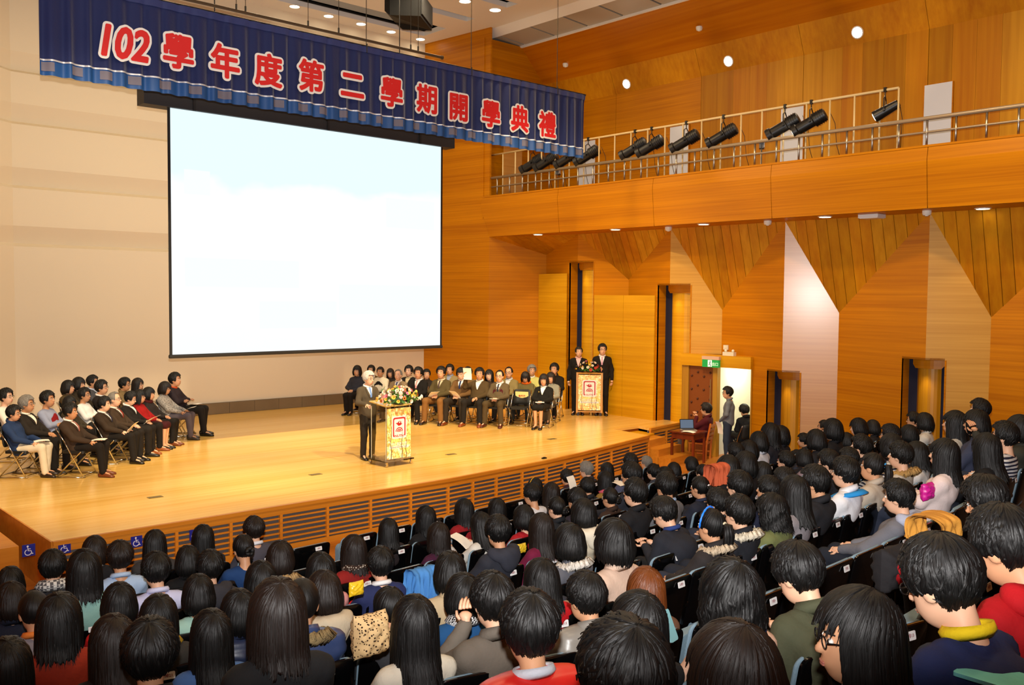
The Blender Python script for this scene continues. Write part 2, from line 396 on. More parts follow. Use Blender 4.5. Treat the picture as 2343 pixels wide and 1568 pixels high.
# inverted triangular panels under the soffit
BOARD = [WALLV, wood('wall_wood_board_dark', 'a06004', 'b87c0c', 'v', 0.42, 0.22, 16), wood('wall_wood_board_light', 'b4740c', 'd0921c', 'v', 0.42, 0.22, 16)]
def board_triangle(a, b, c, n):                 # a, b along the soffit, c the apex; vertical boards cut to the triangle
    a, b, c = Vector(a), Vector(b), Vector(c); fc = (c.y - a.y) / (b.y - a.y)
    def low(f): return a.lerp(c, f / fc) if f <= fc else c.lerp(b, (f - fc) / (1 - fc))
    cuts = sorted(set([k / n for k in range(n + 1)] + [fc]))
    for k in range(n):
        f0, f1 = k / n + .002, (k + 1) / n - .002; fs = [f0] + ([fc] if f0 < fc < f1 else []) + [f1]
        pts = [a.lerp(b, f0), a.lerp(b, f1)] + [low(f) for f in reversed(fs)]
        pp = [pts[0]]
        for q in pts[1:]:
            if (q - pp[-1]).length > .004: pp.append(q)
        if len(pp) >= 3: panel([tuple(q) for q in pp], BOARD[(0, 1, 0, 2, 1, 0, 2, 0, 1, 2)[(k * 7 + n) % 10]], (0.05, 0, 0.05), 'board')
board_triangle((*Pc, ZSOF), (*P_[0], ZSOF), (*T[1], CZ + TZ[1]), 10)
for i in range(0, 6): board_triangle((*P_[i], ZSOF), (*P_[i + 1], ZSOF), (*T[i + 2], CZ + TZ[i + 2]), 13)
# niche insides: return, navy strips, pilaster, head piece
for i, (L, Rr, zt) in niche.items():
    zb = ZS - .05 if i < 2 else -0.1
    d = Vector((0.34, 0.0, 0)); Lb, Rb = L + d, Rr + d
    run = Rb - Lb; run.z = 0
    panel([(L.x, L.y, zb), (Lb.x, Lb.y, zb), (Lb.x, Lb.y, zt), (L.x, L.y, zt)], WALLW, (0, 0.03, 0), 'niche_return')
    panel([(Rr.x, Rr.y, zb), (Rb.x, Rb.y, zb), (Rb.x, Rb.y, zt), (Rr.x, Rr.y, zt)], WALLW, (0, -0.03, 0), 'niche_return')
    panel([(L.x, L.y, zt), (P_[i][0], P_[i][1], zt), (Rr.x, Rr.y, zt), (Rb.x, Rb.y, zt), (Lb.x, Lb.y, zt)], WALLW, (0, 0, 0.04), 'niche_head')
    for a, b_, m_, nm in ((0.0, 0.24, NAVY, 'velvet_strip'), (0.76, 1.0, NAVY, 'velvet_strip')):
        q0, q1 = Lb + run * a, Lb + run * b_
        zb2 = DH1 if (i == 1 and a > .5) else zb
        panel([(q0.x, q0.y, zb2), (q1.x, q1.y, zb2), (q1.x, q1.y, zt), (q0.x, q0.y, zt)], m_, (0.03, 0, 0), nm)
    # pilaster: gently bowed column face, vertical strips
    b = MB(); ns = 9
    for k in range(ns + 1):
        f = 0.22 + 0.56 * k / ns; bow = 0.12 * math.sin(math.pi * k / ns) ** 0.7 + 0.02
        q = Lb + run * f - Vector((bow, 0, 0))
        b.v += [(q.x, q.y, zb), (q.x, q.y, zt - 0.16)]
    b.f = [(2 * k, 2 * k + 2, 2 * k + 3, 2 * k + 1) for k in range(ns)]; b.m = [0] * ns
    b.build('pilaster', wood('pilaster_fluted', '9a6206', 'c48a14', 'v', 0.4, 0.3, 40) if i > 1 else LIGHTW, wr)
    b = MB(); n_ = 10
    for k in range(n_ + 1):
        f = 0.12 + 0.76 * k / n_; bow = 0.10 * math.sin(math.pi * k / n_) + 0.06
        q = Lb + run * f - Vector((bow, 0, 0)); b.v += [(q.x, q.y, zt - (0.2 if 0 < k < n_ else 0.12)), (q.x, q.y, zt)]
    b.f = [(2 * k, 2 * k + 2, 2 * k + 3, 2 * k + 1) for k in range(n_)]; b.m = [0] * n_
    b.build('column_capital', WALLW, wr)
    c = (L + Rr) / 2
    light('niche_lamp', 'SPOT', (c.x - 0.02, c.y, zt - 0.12), 18 if i > 1 else 12, WARM2, target=(c.x + 0.24, c.y, zt - 1.4), spot_size=math.radians(60), spot_blend=0.8, shadow_soft_size=0.05)
# large stage doors / panels, standing slightly proud
q0 = on_line(1233, 628, Pc, T[1]); q1 = Vector((*T[1], 0)); q2 = Vector((niche[0][0].x, niche[0][0].y, 0)); zp = q0.z
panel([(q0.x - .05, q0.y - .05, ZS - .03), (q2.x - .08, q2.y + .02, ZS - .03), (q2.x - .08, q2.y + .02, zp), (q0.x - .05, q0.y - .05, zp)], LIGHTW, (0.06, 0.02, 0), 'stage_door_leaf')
r0, r1 = niche[0][1], niche[1][0]; zq = on_line(1430, 676, (r0.x, r0.y), (r1.x, r1.y)).z
for a, b_ in ((0.03, 0.498), (0.502, 0.97)):
    e0, e1 = r0.lerp(r1, a), r0.lerp(r1, b_)
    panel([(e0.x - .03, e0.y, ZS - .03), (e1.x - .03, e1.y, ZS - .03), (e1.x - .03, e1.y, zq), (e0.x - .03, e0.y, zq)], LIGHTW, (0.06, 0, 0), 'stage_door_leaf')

# ---------------------------------------------------------------- balcony / lighting catwalk
XB, XF, XT = 17.55, 17.46, 17.5
YE = 20.72
yb = [20.5, 17.6, 14.35, 11.1, 7.75, 4.4, 1.0, -2.4, -4.5]
bal = struct(MB().build('balcony', WALLW))
for k in range(len(yb) - 1):
    y0, y1 = yb[k], yb[k + 1] + 0.012
    panel([(XB, y0, ZSOF), (XB, y1, ZSOF), (XF, y1, ZFOLD), (XF, y0 + (0.3 if k == 0 else 0), ZFOLD)], WALLW, (0.05, 0, 0), 'panel', bal)
    panel([(XF, y0 + (0.3 if k == 0 else 0), ZFOLD), (XF, y1, ZFOLD), (XT, y1, ZFAS), (XT, y0 + (0.22 if k == 0 else 0), ZFAS)], LIGHTW if False else WALLW, (0.05, 0, 0), 'panel', bal)
    panel([(XB, y0, ZSOF), (XB, y1, ZSOF), (PX + .05, y1, ZSOF), (PX + .05, y0, ZSOF)], WALLW, (0, 0, 0.05), 'soffit_panel', bal)
m1 = MB(); m1.box((XT + 0.07, 8.1, ZFAS - 0.02), (0.18, 25.2, 0.04)); m1.build('parapet_cap', WALLW, bal)
m1 = MB(); m1.box((18.9, 8.1, CZ + 2.35), (2.75, 25.2, 0.1)); m1.build('catwalk_floor', mat('catwalk_grey', '5a5048', 0.8), bal)
# upper wall behind the catwalk, sloping cove and timber ceiling
XW = 20.2; ZW = CZ + 5.87; ZC = CZ + 6.54; XC = 19.9; XG = 18.96; ZG = CZ + 7.52
wu = struct(MB().build('wall_right_upper', WALLV))
ye = [20.8, 18.0, 15.0, 12.0, 9.0, 6.0, 3.0, 0.0, -4.5]
for k in range(len(ye) - 1):
    y0, y1 = ye[k], ye[k + 1] + 0.01
    if k < 2: panel([(XW, y0, CZ + 2.3), (XW, y1, CZ + 2.3), (XW, y1, ZW), (XW, y0, ZW)], WALLW, (0.05, 0, 0), 'panel', wu)
    else:
        for j in range(6):
            u0, u1 = y0 + (y1 - y0) * j / 6, y0 + (y1 - y0) * (j + 1) / 6 + .004
            panel([(XW, u0, CZ + 2.3), (XW, u1, CZ + 2.3), (XW, u1, ZW), (XW, u0, ZW)], BOARD[(0, 2, 0, 1, 2, 0, 1)[(k * 5 + j * 3) % 7]], (0.05, 0, 0), 'board', wu)
    panel([(XW, y0, ZW), (XW, y1, ZW), (XC, y1, ZC), (XC, y0, ZC)], WALLV, (0.05, 0, 0.02), 'cove_panel', wu)
panel([(XT, YE, CZ + 2.3), (XW, YE, CZ + 2.3), (XW, YE, ZW), (XC, YE, ZC), (XG, YE, ZG), (XT, YE, ZG)], WALLW, (0, 0.05, 0), 'end_panel', wu)
panel([(18.05, YE - .3, CZ + 2.3), (18.75, YE - .3, CZ + 2.3), (18.75, YE - .3, CZ + 4.9), (18.05, YE - .3, CZ + 4.9)], WALLP, (0, 0.05, 0), 'end_door_panel', wu)
m1 = MB(); m1.prism([(XC, 23.2, ZC), (XC, -4.5, ZC), (XG, -4.5, ZG), (XG, 23.2, ZG)], (0, 0, .06)); o = struct(m1.build('ceiling_timber', CEILW)); fix_normals(o.data)
# ventilation grille band and its white lip, then the white ceiling with slots
gb = struct(MB().build('trim_1', GREYGRILL))
for k in range(15):
    y0, y1 = 23.1 - 1.3 * k, 23.1 - 1.3 * (k + 1) + 0.07
    m1 = MB(); m1.prism([(17.93, y0, CZ + 7.6), (17.93, y1, CZ + 7.6), (18.92, y1, CZ + 7.54), (18.92, y0, CZ + 7.54)], (0, 0, .03)); o = m1.build('grille_panel', GREYGRILL, gb); fix_normals(o.data)
m1 = MB(); m1.box((18.95, 9.3, CZ + 7.52), (0.07, 27.8, 0.07)); struct(m1.build('trim_2', WHITE))
ZCE = CZ + 7.78
ce = struct(MB().build('ceiling', WHITE))
def cslab(x0, x1, y0, y1, z=ZCE, t=0.14, m=WHITE, name='ceiling_panel'):
    b = MB(); b.box(((x0 + x1) / 2, (y0 + y1) / 2, z + t / 2), (x1 - x0, y1 - y0, t)); return b.build(name, m, ce)
cslab(16.7, 17.68, -4.5, 23.3)
b = MB(); b.prism([(17.68, 23.3, ZCE), (17.68, -4.5, ZCE), (17.93, -4.5, CZ + 7.6), (17.93, 23.3, CZ + 7.6)], (0, 0, .08)); o = b.build('ceiling_fall', WHITE, ce); fix_normals(o.data)
slabs = [(22.58, 23.3), (20.55, 21.5), (18.85, 20.2), (16.4, 18.4), (13.4, 15.9), (10.0, 12.8), (6.2, 9.4), (2.0, 5.6), (-4.5, 1.4)]
for y0, y1 in slabs: cslab(-2, 16.7, y0, y1)
cslab(-2, 17.7, -4.5, 23.3, ZCE + 0.95, 0.1, mat('plenum_dark', '0c0b0a', 0.9), 'plenum')
m1 = MB(); m1.box((8, 22.0, ZCE + 0.36), (16.4, 0.5, 0.5)); m1.build('duct', mat('plenum_back_lit', '8e98a6', 0.5, 0.2), ce)  # back face of the plenum, its light put into the grey-blue
for k in range(6):
    m1 = MB(); m1.box((8, 22.45 - .03 * (k % 2), ZCE + 0.12 + 0.12 * k), (16.3, 0.04, 0.05)); m1.build('track_rail', BLACKM, ce)
# closing walls outside the view
m1 = MB(); m1.box((-2.05, 9.4, 6), (0.1, 28, 12.5)); struct(m1.build('wall_left', WALLW))
m1 = MB(); m1.box((9.0, -4.55, 6), (23, 0.1, 12.5)); struct(m1.build('wall_rear', WALLW))
m1 = MB(); m1.prism([(-2, 20.4, -.1), (2.1, 20.2, -.1), (2.1, 20.25, -.1), (-2, 20.45, -.1)], (0, 0, 12)); struct(m1.build('wall_stage_left', BEIGE))

# ---------------------------------------------------------------- downlights
def downlight(name, loc, nrm, r, glow, label, group, e=0, col=WARM2, size=80, parent=None):
    T_ = Vector(nrm).to_track_quat('Z', 'Y').to_matrix().to_4x4()
    o = thing(name, label, 'lamp', loc, 0, group)
    b = MB(); b.lathe([(r * 1.22, 0.0), (r * 1.22, 0.012), (r, 0.018), (r, 0.004)], 20, 0, T_); b.build('ring', mat('lamp_ring', 'e8e0d0', 0.4), o)
    b = MB(); b.lathe([(r * 0.98, 0.006), (r * 0.9, 0.012)], 20, 0, T_); b.build('bulb', glow, o)
    if e:
        light('downlight_lamp', 'SPOT', tuple(Vector(loc) + Vector(nrm) * 0.04), e, col, target=tuple(Vector(loc) + Vector(nrm) * 2), spot_size=math.radians(size), spot_blend=0.5, shadow_soft_size=r)
ord_ = ['leftmost', 'second', 'third', 'fourth', 'fifth']
for i, (px, py) in enumerate(((674, 14), (752, 36), (826, 54), (895, 72), (962, 89))):
    p = on_z(px, py, ZCE); downlight('ceiling_downlight', (p.x, p.y, ZCE - 0.002), (0, 0, -1), 0.13, LAMPON, 'round ceiling downlight close to the back wall, %s from the left' % ord_[i], 'downlights along the back wall', 60, WARM2, 95)
for i, (px, py) in enumerate(((1064, 2), (1133, 22))):
    p = on_z(px, py, ZCE); downlight('ceiling_downlight', (p.x, p.y, ZCE - 0.002), (0, 0, -1), 0.15, LAMPON, ['round ceiling downlight beside the hanging loudspeaker', 'round ceiling downlight nearest the ceiling corner, right of the loudspeaker'][i], 'ceiling downlights over the stage', 60, WARM2, 95)
for i, (px, py) in enumerate(((1223, 534), (1407, 523), (1610, 511), (1888, 494), (2249, 475))):
    p = on_z(px, py + 1.5, ZSOF); downlight('soffit_downlight', (max(p.x, 17.7), p.y, ZSOF - 0.002), (0, 0, -1), 0.12, LAMPON, 'round downlight under the balcony, %s from the stage' % ['first', 'second', 'third', 'fourth', 'fifth'][i], 'downlights under the balcony', 45, WARM, 85)
nv = Vector((ZC - ZW, 0, XC - XW)); nv = Vector((-(ZC - ZW), 0, -(XW - XC))).normalized()
for i, (px, py) in enumerate(((1434, 192), (1667, 140), (1962, 74))):
    r = ray(px, py); # plane through (XW,ZW)-(XC,ZC)
    t = ((XW * nv.x + (ZW - CZ) * nv.z) / (r[0] * nv.x + r[2] * nv.z)); p = Vector((r[0] * t, r[1] * t, CZ + r[2] * t))
    downlight('cove_spotlight', tuple(p + nv * 0.003), tuple(nv), 0.12, emitter('cove_glow', 'fff6e4', 30.0), 'round glowing spotlight on the sloping timber cove, %s from the stage' % ['nearest', 'second', 'farthest'][i], 'spotlights on the timber cove', 70, WARM2, 110)
# ---------------------------------------------------------------- people kit: signed distance bodies meshed with surface nets
def surface_nets(xs, ys, zs, F):
    nx, ny, nz = F.shape; S = F < 0
    corners = [(i, j, k) for i in (0, 1) for j in (0, 1) for k in (0, 1)]
    cnt = sum(S[i:nx - 1 + i, j:ny - 1 + j, k:nz - 1 + k].astype(np.int8) for i, j, k in corners)
    I, J, K = np.nonzero((cnt > 0) & (cnt < 8)); n = len(I)
    idx = -np.ones((nx - 1, ny - 1, nz - 1), np.int64); idx[I, J, K] = np.arange(n)
    acc = np.zeros((n, 3)); num = np.zeros(n)
    ax = (xs, ys, zs)
    for a in corners:
        for d in range(3):
            if a[d]: continue
            b = list(a); b[d] = 1
            fa = F[I + a[0], J + a[1], K + a[2]]; fb = F[I + b[0], J + b[1], K + b[2]]
            m = (fa < 0) != (fb < 0); t = np.where(m, fa / np.where(m, fa - fb, 1), 0)
            pa = np.stack([xs[I + a[0]], ys[J + a[1]], zs[K + a[2]]], 1); pb = np.stack([xs[I + b[0]], ys[J + b[1]], zs[K + b[2]]], 1)
            acc += np.where(m[:, None], pa + (pb - pa) * t[:, None], 0); num += m
    V = acc / num[:, None]; Q = []
    for d in range(3):
        sl0 = [slice(None)] * 3; sl1 = [slice(None)] * 3; sl0[d] = slice(0, -1); sl1[d] = slice(1, None)
        ch = S[tuple(sl0)] != S[tuple(sl1)]
        e = np.argwhere(ch); u, w = (d + 1) % 3, (d + 2) % 3
        ok = (e[:, u] > 0) & (e[:, w] > 0) & (e[:, u] < F.shape[u] - 1) & (e[:, w] < F.shape[w] - 1); e = e[ok]
        inside = S[e[:, 0], e[:, 1], e[:, 2]]
        def cell(du, dw):
            c = e.copy(); c[:, u] -= du; c[:, w] -= dw; return idx[c[:, 0], c[:, 1], c[:, 2]]
        q = np.stack([cell(1, 1), cell(0, 1), cell(0, 0), cell(1, 0)], 1)
        q[~inside] = q[~inside][:, ::-1]; Q.append(q)
    return V, np.concatenate(Q)
def axis(lo, hi, step, fine=()):
    out = [lo]; 
    while out[-1] < hi:
        x = out[-1]; s = step
        for a, b, fs in fine:
            if a - step <= x < b: s = fs
        out.append(x + s)
    return np.array(out)
def smin(a, b, k):
    h = np.clip(.5 + .5 * (b - a) / k, 0, 1); return b + (a - b) * h - k * h * (1 - h)
class Field:
    def __init__(s, xs, ys, zs):
        s.ax = (xs, ys, zs); X, Y, Z = np.meshgrid(xs, ys, zs, indexing='ij')
        s.P = np.stack([X, Y, Z], -1).astype(np.float32); s.d = None
    def put(s, d, k):
        s.d = d if s.d is None else smin(s.d, d, k)
    def cone(s, a, b, r1, r2, k=.03, sc=(1, 1, 1)):
        sc = np.array(sc, np.float32); a = np.array(a, np.float32) * sc; b = np.array(b, np.float32) * sc
        P = s.P * sc; ba = b - a; t = np.clip(((P - a) @ ba) / (ba @ ba + 1e-9), 0, 1)
        s.put(np.linalg.norm(P - a - t[..., None] * ba, axis=-1) - (r1 + (r2 - r1) * t), k)
    def ell(s, c, r, k=.03, M_=None, sub=False):
        P = s.P - np.array(c, np.float32)
        if M_ is not None: P = P @ np.array(M_, np.float32)
        r = np.array(r, np.float32); q = np.linalg.norm(P / r, axis=-1); d = (q - 1) * r.min()
        if sub: s.d = -smin(-s.d, d, k)
        else: s.put(d, k)
    def mesh(s): return surface_nets(*s.ax, s.d)
def np_mesh(name, V, Q, mats, mi=None, smooth=True):
    me = bpy.data.meshes.new(name)
    me.vertices.add(len(V)); me.vertices.foreach_set('co', np.asarray(V, np.float32).ravel())
    me.loops.add(len(Q) * 4); me.loops.foreach_set('vertex_index', np.asarray(Q, np.int32).ravel())
    me.polygons.add(len(Q)); me.polygons.foreach_set('loop_start', np.arange(0, len(Q) * 4, 4, dtype=np.int32))
    for m in mats: me.materials.append(m)
    if mi is not None: me.polygons.foreach_set('material_index', np.asarray(mi, np.int32))
    me.polygons.foreach_set('use_smooth', np.ones(len(Q), bool)); me.update(calc_edges=True); return me
def V3(*a): return np.array(a, float)

SKIN = {'a': mat('skin_light', 'e0b090', 0.5, spec=0.4), 'b': mat('skin_tan', 'd09a74', 0.5, spec=0.4), 'c': mat('skin_deep', 'c08a62', 0.5, spec=0.4)}
EYEW = mat('eye_white', 'e8e4dc', 0.3); EYEB = mat('eye_iris', '17100c', 0.2); LIP = mat('lip', 'b06a5c', 0.5); BROW = mat('brow', '17120f', 0.8)
def hair_mat(name, dark, rough, light_):
    m, nt, b = new_mat(name)
    uv = nt.nodes.new('ShaderNodeUVMap'); mp = nt.nodes.new('ShaderNodeMapping'); mp.inputs['Scale'].default_value = (230, 1.6, 1)
    nt.links.new(uv.outputs['UV'], mp.inputs['Vector'])
    n = nt.nodes.new('ShaderNodeTexNoise'); n.inputs['Scale'].default_value = 1; n.inputs['Detail'].default_value = 3
    nt.links.new(mp.outputs['Vector'], n.inputs['Vector'])
    r = nt.nodes.new('ShaderNodeValToRGB'); r.color_ramp.elements[0].position = .3; r.color_ramp.elements[1].position = .75
    r.color_ramp.elements[0].color = (*lin(dark), 1); r.color_ramp.elements[1].color = (*lin(light_), 1)
    nt.links.new(n.outputs['Fac'], r.inputs['Fac']); nt.links.new(r.outputs['Color'], b.inputs['Base Color'])
    bp = nt.nodes.new('ShaderNodeBump'); bp.inputs['Strength'].default_value = 0.5; bp.inputs['Distance'].default_value = 0.004
    nt.links.new(n.outputs['Fac'], bp.inputs['Height']); nt.links.new(bp.outputs['Normal'], b.inputs['Normal'])
    b.inputs['Roughness'].default_value = rough; b.inputs['Specular IOR Level'].default_value = 0.38
    return m
HAIRM = {'k': hair_mat('black_hair', '030303', 0.5, '0d0b0a'), 'b': hair_mat('brown_black_hair', '0c0705', 0.5, '20130c'),
         'c': hair_mat('copper_hair', '3a1806', 0.42, '84461a'), 'g': hair_mat('grey_hair', '5a5650', 0.5, '9a948a'), 's': hair_mat('silver_hair', 'a8a49c', 0.5, 'd8d4cc')}
def cloth(hexc, kind='cloth'):
    nm = kind + '_' + hexc
    if nm in MATS: return MATS[nm]
    if kind == 'puffer': return mat(nm, hexc, 0.35, spec=0.5, bump=0.3, bscale=9)
    if kind == 'fur': return mat(nm, hexc, 0.95, bump=1.0, bscale=120, vary=0.35)
    if kind == 'leather': return mat(nm, hexc, 0.35)
    return mat(nm, hexc, 0.85, spec=0.25, bump=0.25, bscale=60)
def pattern_mat(name, kind, c1, c2, scale=30.0, c3=None):
    if name in MATS: return MATS[name]
    m, nt, b = new_mat(name); tc = nt.nodes.new('ShaderNodeTexCoord')
    if kind == 'check':
        t = nt.nodes.new('ShaderNodeTexChecker'); t.inputs['Scale'].default_value = scale; t.inputs[1].default_value = (*lin(c1), 1); t.inputs[2].default_value = (*lin(c2), 1)
        out = t.outputs['Color']; nt.links.new(tc.outputs['Object'], t.inputs['Vector'])
    else:
        if kind == 'stripe': t = nt.nodes.new('ShaderNodeTexWave'); t.bands_direction = 'Z'; t.inputs['Scale'].default_value = scale; o = t.outputs['Fac']
        elif kind == 'plaid': t = nt.nodes.new('ShaderNodeTexWave'); t.bands_direction = 'DIAGONAL'; t.inputs['Scale'].default_value = scale; t.inputs['Distortion'].default_value = 2; o = t.outputs['Fac']
        else: t = nt.nodes.new('ShaderNodeTexVoronoi'); t.inputs['Scale'].default_value = scale; o = t.outputs['Distance']
        nt.links.new(tc.outputs['Object'], t.inputs['Vector'])
        r = nt.nodes.new('ShaderNodeValToRGB'); r.color_ramp.elements[0].position = .42 if kind != 'spots' else .28; r.color_ramp.elements[1].position = .5 if kind != 'spots' else .34
        r.color_ramp.elements[0].color = (*lin(c1), 1); r.color_ramp.elements[1].color = (*lin(c2), 1)
        nt.links.new(o, r.inputs['Fac']); out = r.outputs['Color']
    nt.links.new(out, b.inputs['Base Color']); b.inputs['Roughness'].default_value = 0.85; b.inputs['Specular IOR Level'].default_value = 0.2
    MATS[name] = m; return m

# --- poses: joint positions for a nominal figure, facing +Y, origin on the floor under the hips
def pose_joints(kind, lean=0.06, yaw=0.0, pitch=0.0, arms='lap', roll=0.0, legs='flat'):
    J = {}
    if kind == 'sit':
        J['hip'] = V3(0, .02, .48); ch = V3(0, -.10 - lean * .2, .76); nk = V3(0, -.125 - lean * .5 + (.08 if lean < 0 else 0), .915)
        for s, n in ((-1, 'L'), (1, 'R')):
            J['hj' + n] = V3(s * .085, .02, .49)
            if legs == 'apart': J['kn' + n] = V3(s * .17, .42, .51); J['an' + n] = V3(s * .19, .42, .09)
            elif legs == 'together': J['kn' + n] = V3(s * .07, .43, .50); J['an' + n] = V3(s * .06, .40, .09)
            else: J['kn' + n] = V3(s * .11, .43, .51); J['an' + n] = V3(s * .12, .44 + .05 * s, .09)
            J['to' + n] = J['an' + n] + V3(s * .02, .17, -.05)
    else:
        J['hip'] = V3(0, 0, .92); ch = V3(0, -.02, 1.22); nk = V3(0, -.03, 1.40)
        for s, n in ((-1, 'L'), (1, 'R')):
            J['hj' + n] = V3(s * .085, 0, .90); J['kn' + n] = V3(s * .095, .02, .50); J['an' + n] = V3(s * .10, -.01, .09); J['to' + n] = J['an' + n] + V3(s * .03, .17, -.05)
    J['chest'] = ch; J['neck'] = nk
    sh = nk + V3(0, .01, -.055)
    for s, n in ((-1, 'L'), (1, 'R')):
        J['sh' + n] = sh + V3(s * .155, 0, -.008)
    if kind == 'sit':
        base = {'lap': (V3(.21, .0, .66), V3(.06, .23, .60), V3(-.05, .08, -.02)),
                'clasp': (V3(.21, .02, .66), V3(.035, .22, .61), V3(-.04, .07, 0)),
                'knees': (V3(.21, .04, .66), V3(.12, .28, .595), V3(0, .08, -.015)),
                'phone': (V3(.205, .04, .66), V3(.06, .25, .74), V3(-.02, .07, .04)),
                'crossed': (V3(.21, .01, .67), V3(-.06, .13, .69), V3(-.08, .02, .01)),
                'chin': (V3(.19, .12, .69), V3(.05, .08, .92), V3(-.01, .03, .06)),
                'head': (V3(.34, .02, .97), V3(.15, -.05, 1.17), V3(-.08, .0, .03)),
                'up': (V3(.24, .14, .82), V3(.20, .24, 1.04), V3(0, .03, .08)),
                'write': (V3(.22, .04, .69), V3(.16, .24, .79), V3(-.02, .06, .04))}
    else:
        base = {'down': (V3(.23, -.03, 1.10), V3(.24, .05, .86), V3(0, .02, -.09)),
                'front': (V3(.23, .0, 1.10), V3(.05, .17, .93), V3(-.04, .04, -.04)),
                'lectern': (V3(.25, .06, 1.12), V3(.20, .29, 1.10), V3(0, .08, -.01)),
                'typing': (V3(.23, .05, 1.12), V3(.10, .28, 1.1), V3(0, .08, 0))}
    aL, aR = (arms if isinstance(arms, tuple) else (arms, arms))
    for s, n, a in ((-1, 'L', aL), (1, 'R', aR)):
        el, wr_, hd = base[a]
        f = V3(s, 1, 1); J['el' + n] = el * f; J['wr' + n] = wr_ * f; J['hd' + n] = hd * f
    # head frame: pivot at the neck base
    Rm = (Matrix.Rotation(yaw, 3, 'Z') @ Matrix.Rotation(-pitch, 3, 'X') @ Matrix.Rotation(roll, 3, 'Y'))
    Rn = np.array(Rm); piv = nk + V3(0, .015, .05)
    J['HR'] = Rn; J['HC'] = piv + Rn @ V3(0, .03, .115); J['piv'] = piv; J['kind'] = kind
    return J
def add_fingers(mb, wr_, hd, side):
    d = Vector(hd).normalized(); palm_c = Vector(wr_) + d * .05
    n = Vector((-side * .4, 0, -1)); n = (n - d * n.dot(d)).normalized()      # palm faces down / inwards
    s = d.cross(n).normalized() * side
    for k, (o, L) in enumerate(((-.028, .062), (-.009, .072), (.010, .068), (.028, .052))):
        b = palm_c + s * o + d * .028; p = [b]; dd = d.copy()
        for q in range(3):
            dd = (dd + n * (.32 + .06 * k)).normalized(); p.append(p[-1] + dd * L / 2.6)
        mb.tube(p, [.0095, .009, .0085, .006], 6)
    b = palm_c - s * .03 - d * .02; p = [b, b - s * .022 + d * .02 + n * .008, b - s * .026 + d * .046 + n * .014]
    mb.tube(p, [.011, .010, .007], 6)
POSES = {}; HSC = 1.08
def body_sdf(J, head=True, legs=True, fine=True):
    pass
def make_body(J):
    hc = J['HC']; allp = [v for k, v in J.items() if isinstance(v, np.ndarray) and v.shape == (3,) and not k.startswith('hd')]
    lo = np.min(allp, 0) - .16; hi = np.max(allp, 0) + .17; lo[2] = max(lo[2], -.0)
    g = lambda c, h, f: [(c - h, c + h, f)]
    f = Field(axis(lo[0], hi[0], .024, g(hc[0], .10, .0105)), axis(lo[1], hi[1], .024, g(hc[1], .13, .0105)), axis(lo[2] + .001, hi[2], .024, g(hc[2] - .01, .145, .0105)))
    torso(f, J, 0.0)
    for n in 'LR':
        f.cone(J['sh' + n], J['el' + n], .046, .038, .03); f.cone(J['el' + n], J['wr' + n], .038, .026, .02)
        f.ell(J['wr' + n] + J['hd' + n] / np.linalg.norm(J['hd' + n]) * .045, (.036, .036, .022), .02)
        f.cone(J['hj' + n], J['kn' + n], .078, .052, .04); f.cone(J['kn' + n], J['an' + n], .050, .034, .02)
        f.cone(J['an' + n], J['to' + n] + V3(0, -.04, .005), .028, .02, .02)
    nb = J['neck'] + V3(0, -.005, -.02); f.cone(nb, hc + J['HR'] @ V3(0, -.03, -.06), .050, .045, .03)
    Rt = J['HR']; L = lambda *p: hc + Rt @ (V3(*p) * HSC); E = lambda *r: tuple(q * HSC for q in r)
    f.ell(L(0, -.012, .024), E(.073, .092, .098), .02, Rt); f.ell(L(0, .024, -.045), E(.056, .064, .072), .03, Rt)
    f.ell(L(.031, .098, .014), E(.018, .02, .014), .012, Rt, True); f.ell(L(-.031, .098, .014), E(.018, .02, .014), .012, Rt, True)
    f.cone(L(0, .080, .016), L(0, .100, -.018), .008, .014, .012); f.ell(L(0, .080, -.052), E(.024, .014, .011), .012, Rt)
    for s in (-1, 1): f.ell(L(s * .074, -.004, -.008), E(.011, .026, .033), .008, Rt)
    V, Q = f.mesh(); mb = MB()
    for s, n in ((-1, 'L'), (1, 'R')): add_fingers(mb, J['wr' + n], J['hd' + n], s)
    T_ = Matrix(Rt.tolist())
    for s in (-1, 1):
        mb.ell(L(s * .031, .076, .014), E(.0135, .008, .008), 8, 6, 1, T_); mb.ell(L(s * .031, .0815, .014), E(.006, .0045, .0065), 6, 5, 2, T_)
        pts = [L(s * (.014 + .011 * k), .087 - .0016 * k * k * 1.3, .034 + .004 * math.sin(k * 1.05)) for k in range(4)]
        mb.tube(pts, [.003, .004, .004, .002], 5, 4)
    mb.ell(L(0, .0915, -.0515), E(.021, .006, .0045), 8, 5, 3, T_); mb.ell(L(0, .091, -.0585), E(.018, .006, .005), 8, 5, 3, T_)
    o = len(V); V = np.vstack([V, np.array(mb.v)])
    faces = [tuple(q) for q in Q.tolist()]; mi = [0] * len(faces)
    faces += [tuple(i + o for i in fc) for fc in mb.f]; mi += mb.m
    me = bpy.data.meshes.new('body'); me.from_pydata(V.tolist(), [], faces)
    for m_ in (SKIN['a'], EYEW, EYEB, LIP, BROW): me.materials.append(m_)
    me.polygons.foreach_set('material_index', mi); me.polygons.foreach_set('use_smooth', [True] * len(faces)); me.update(); return me
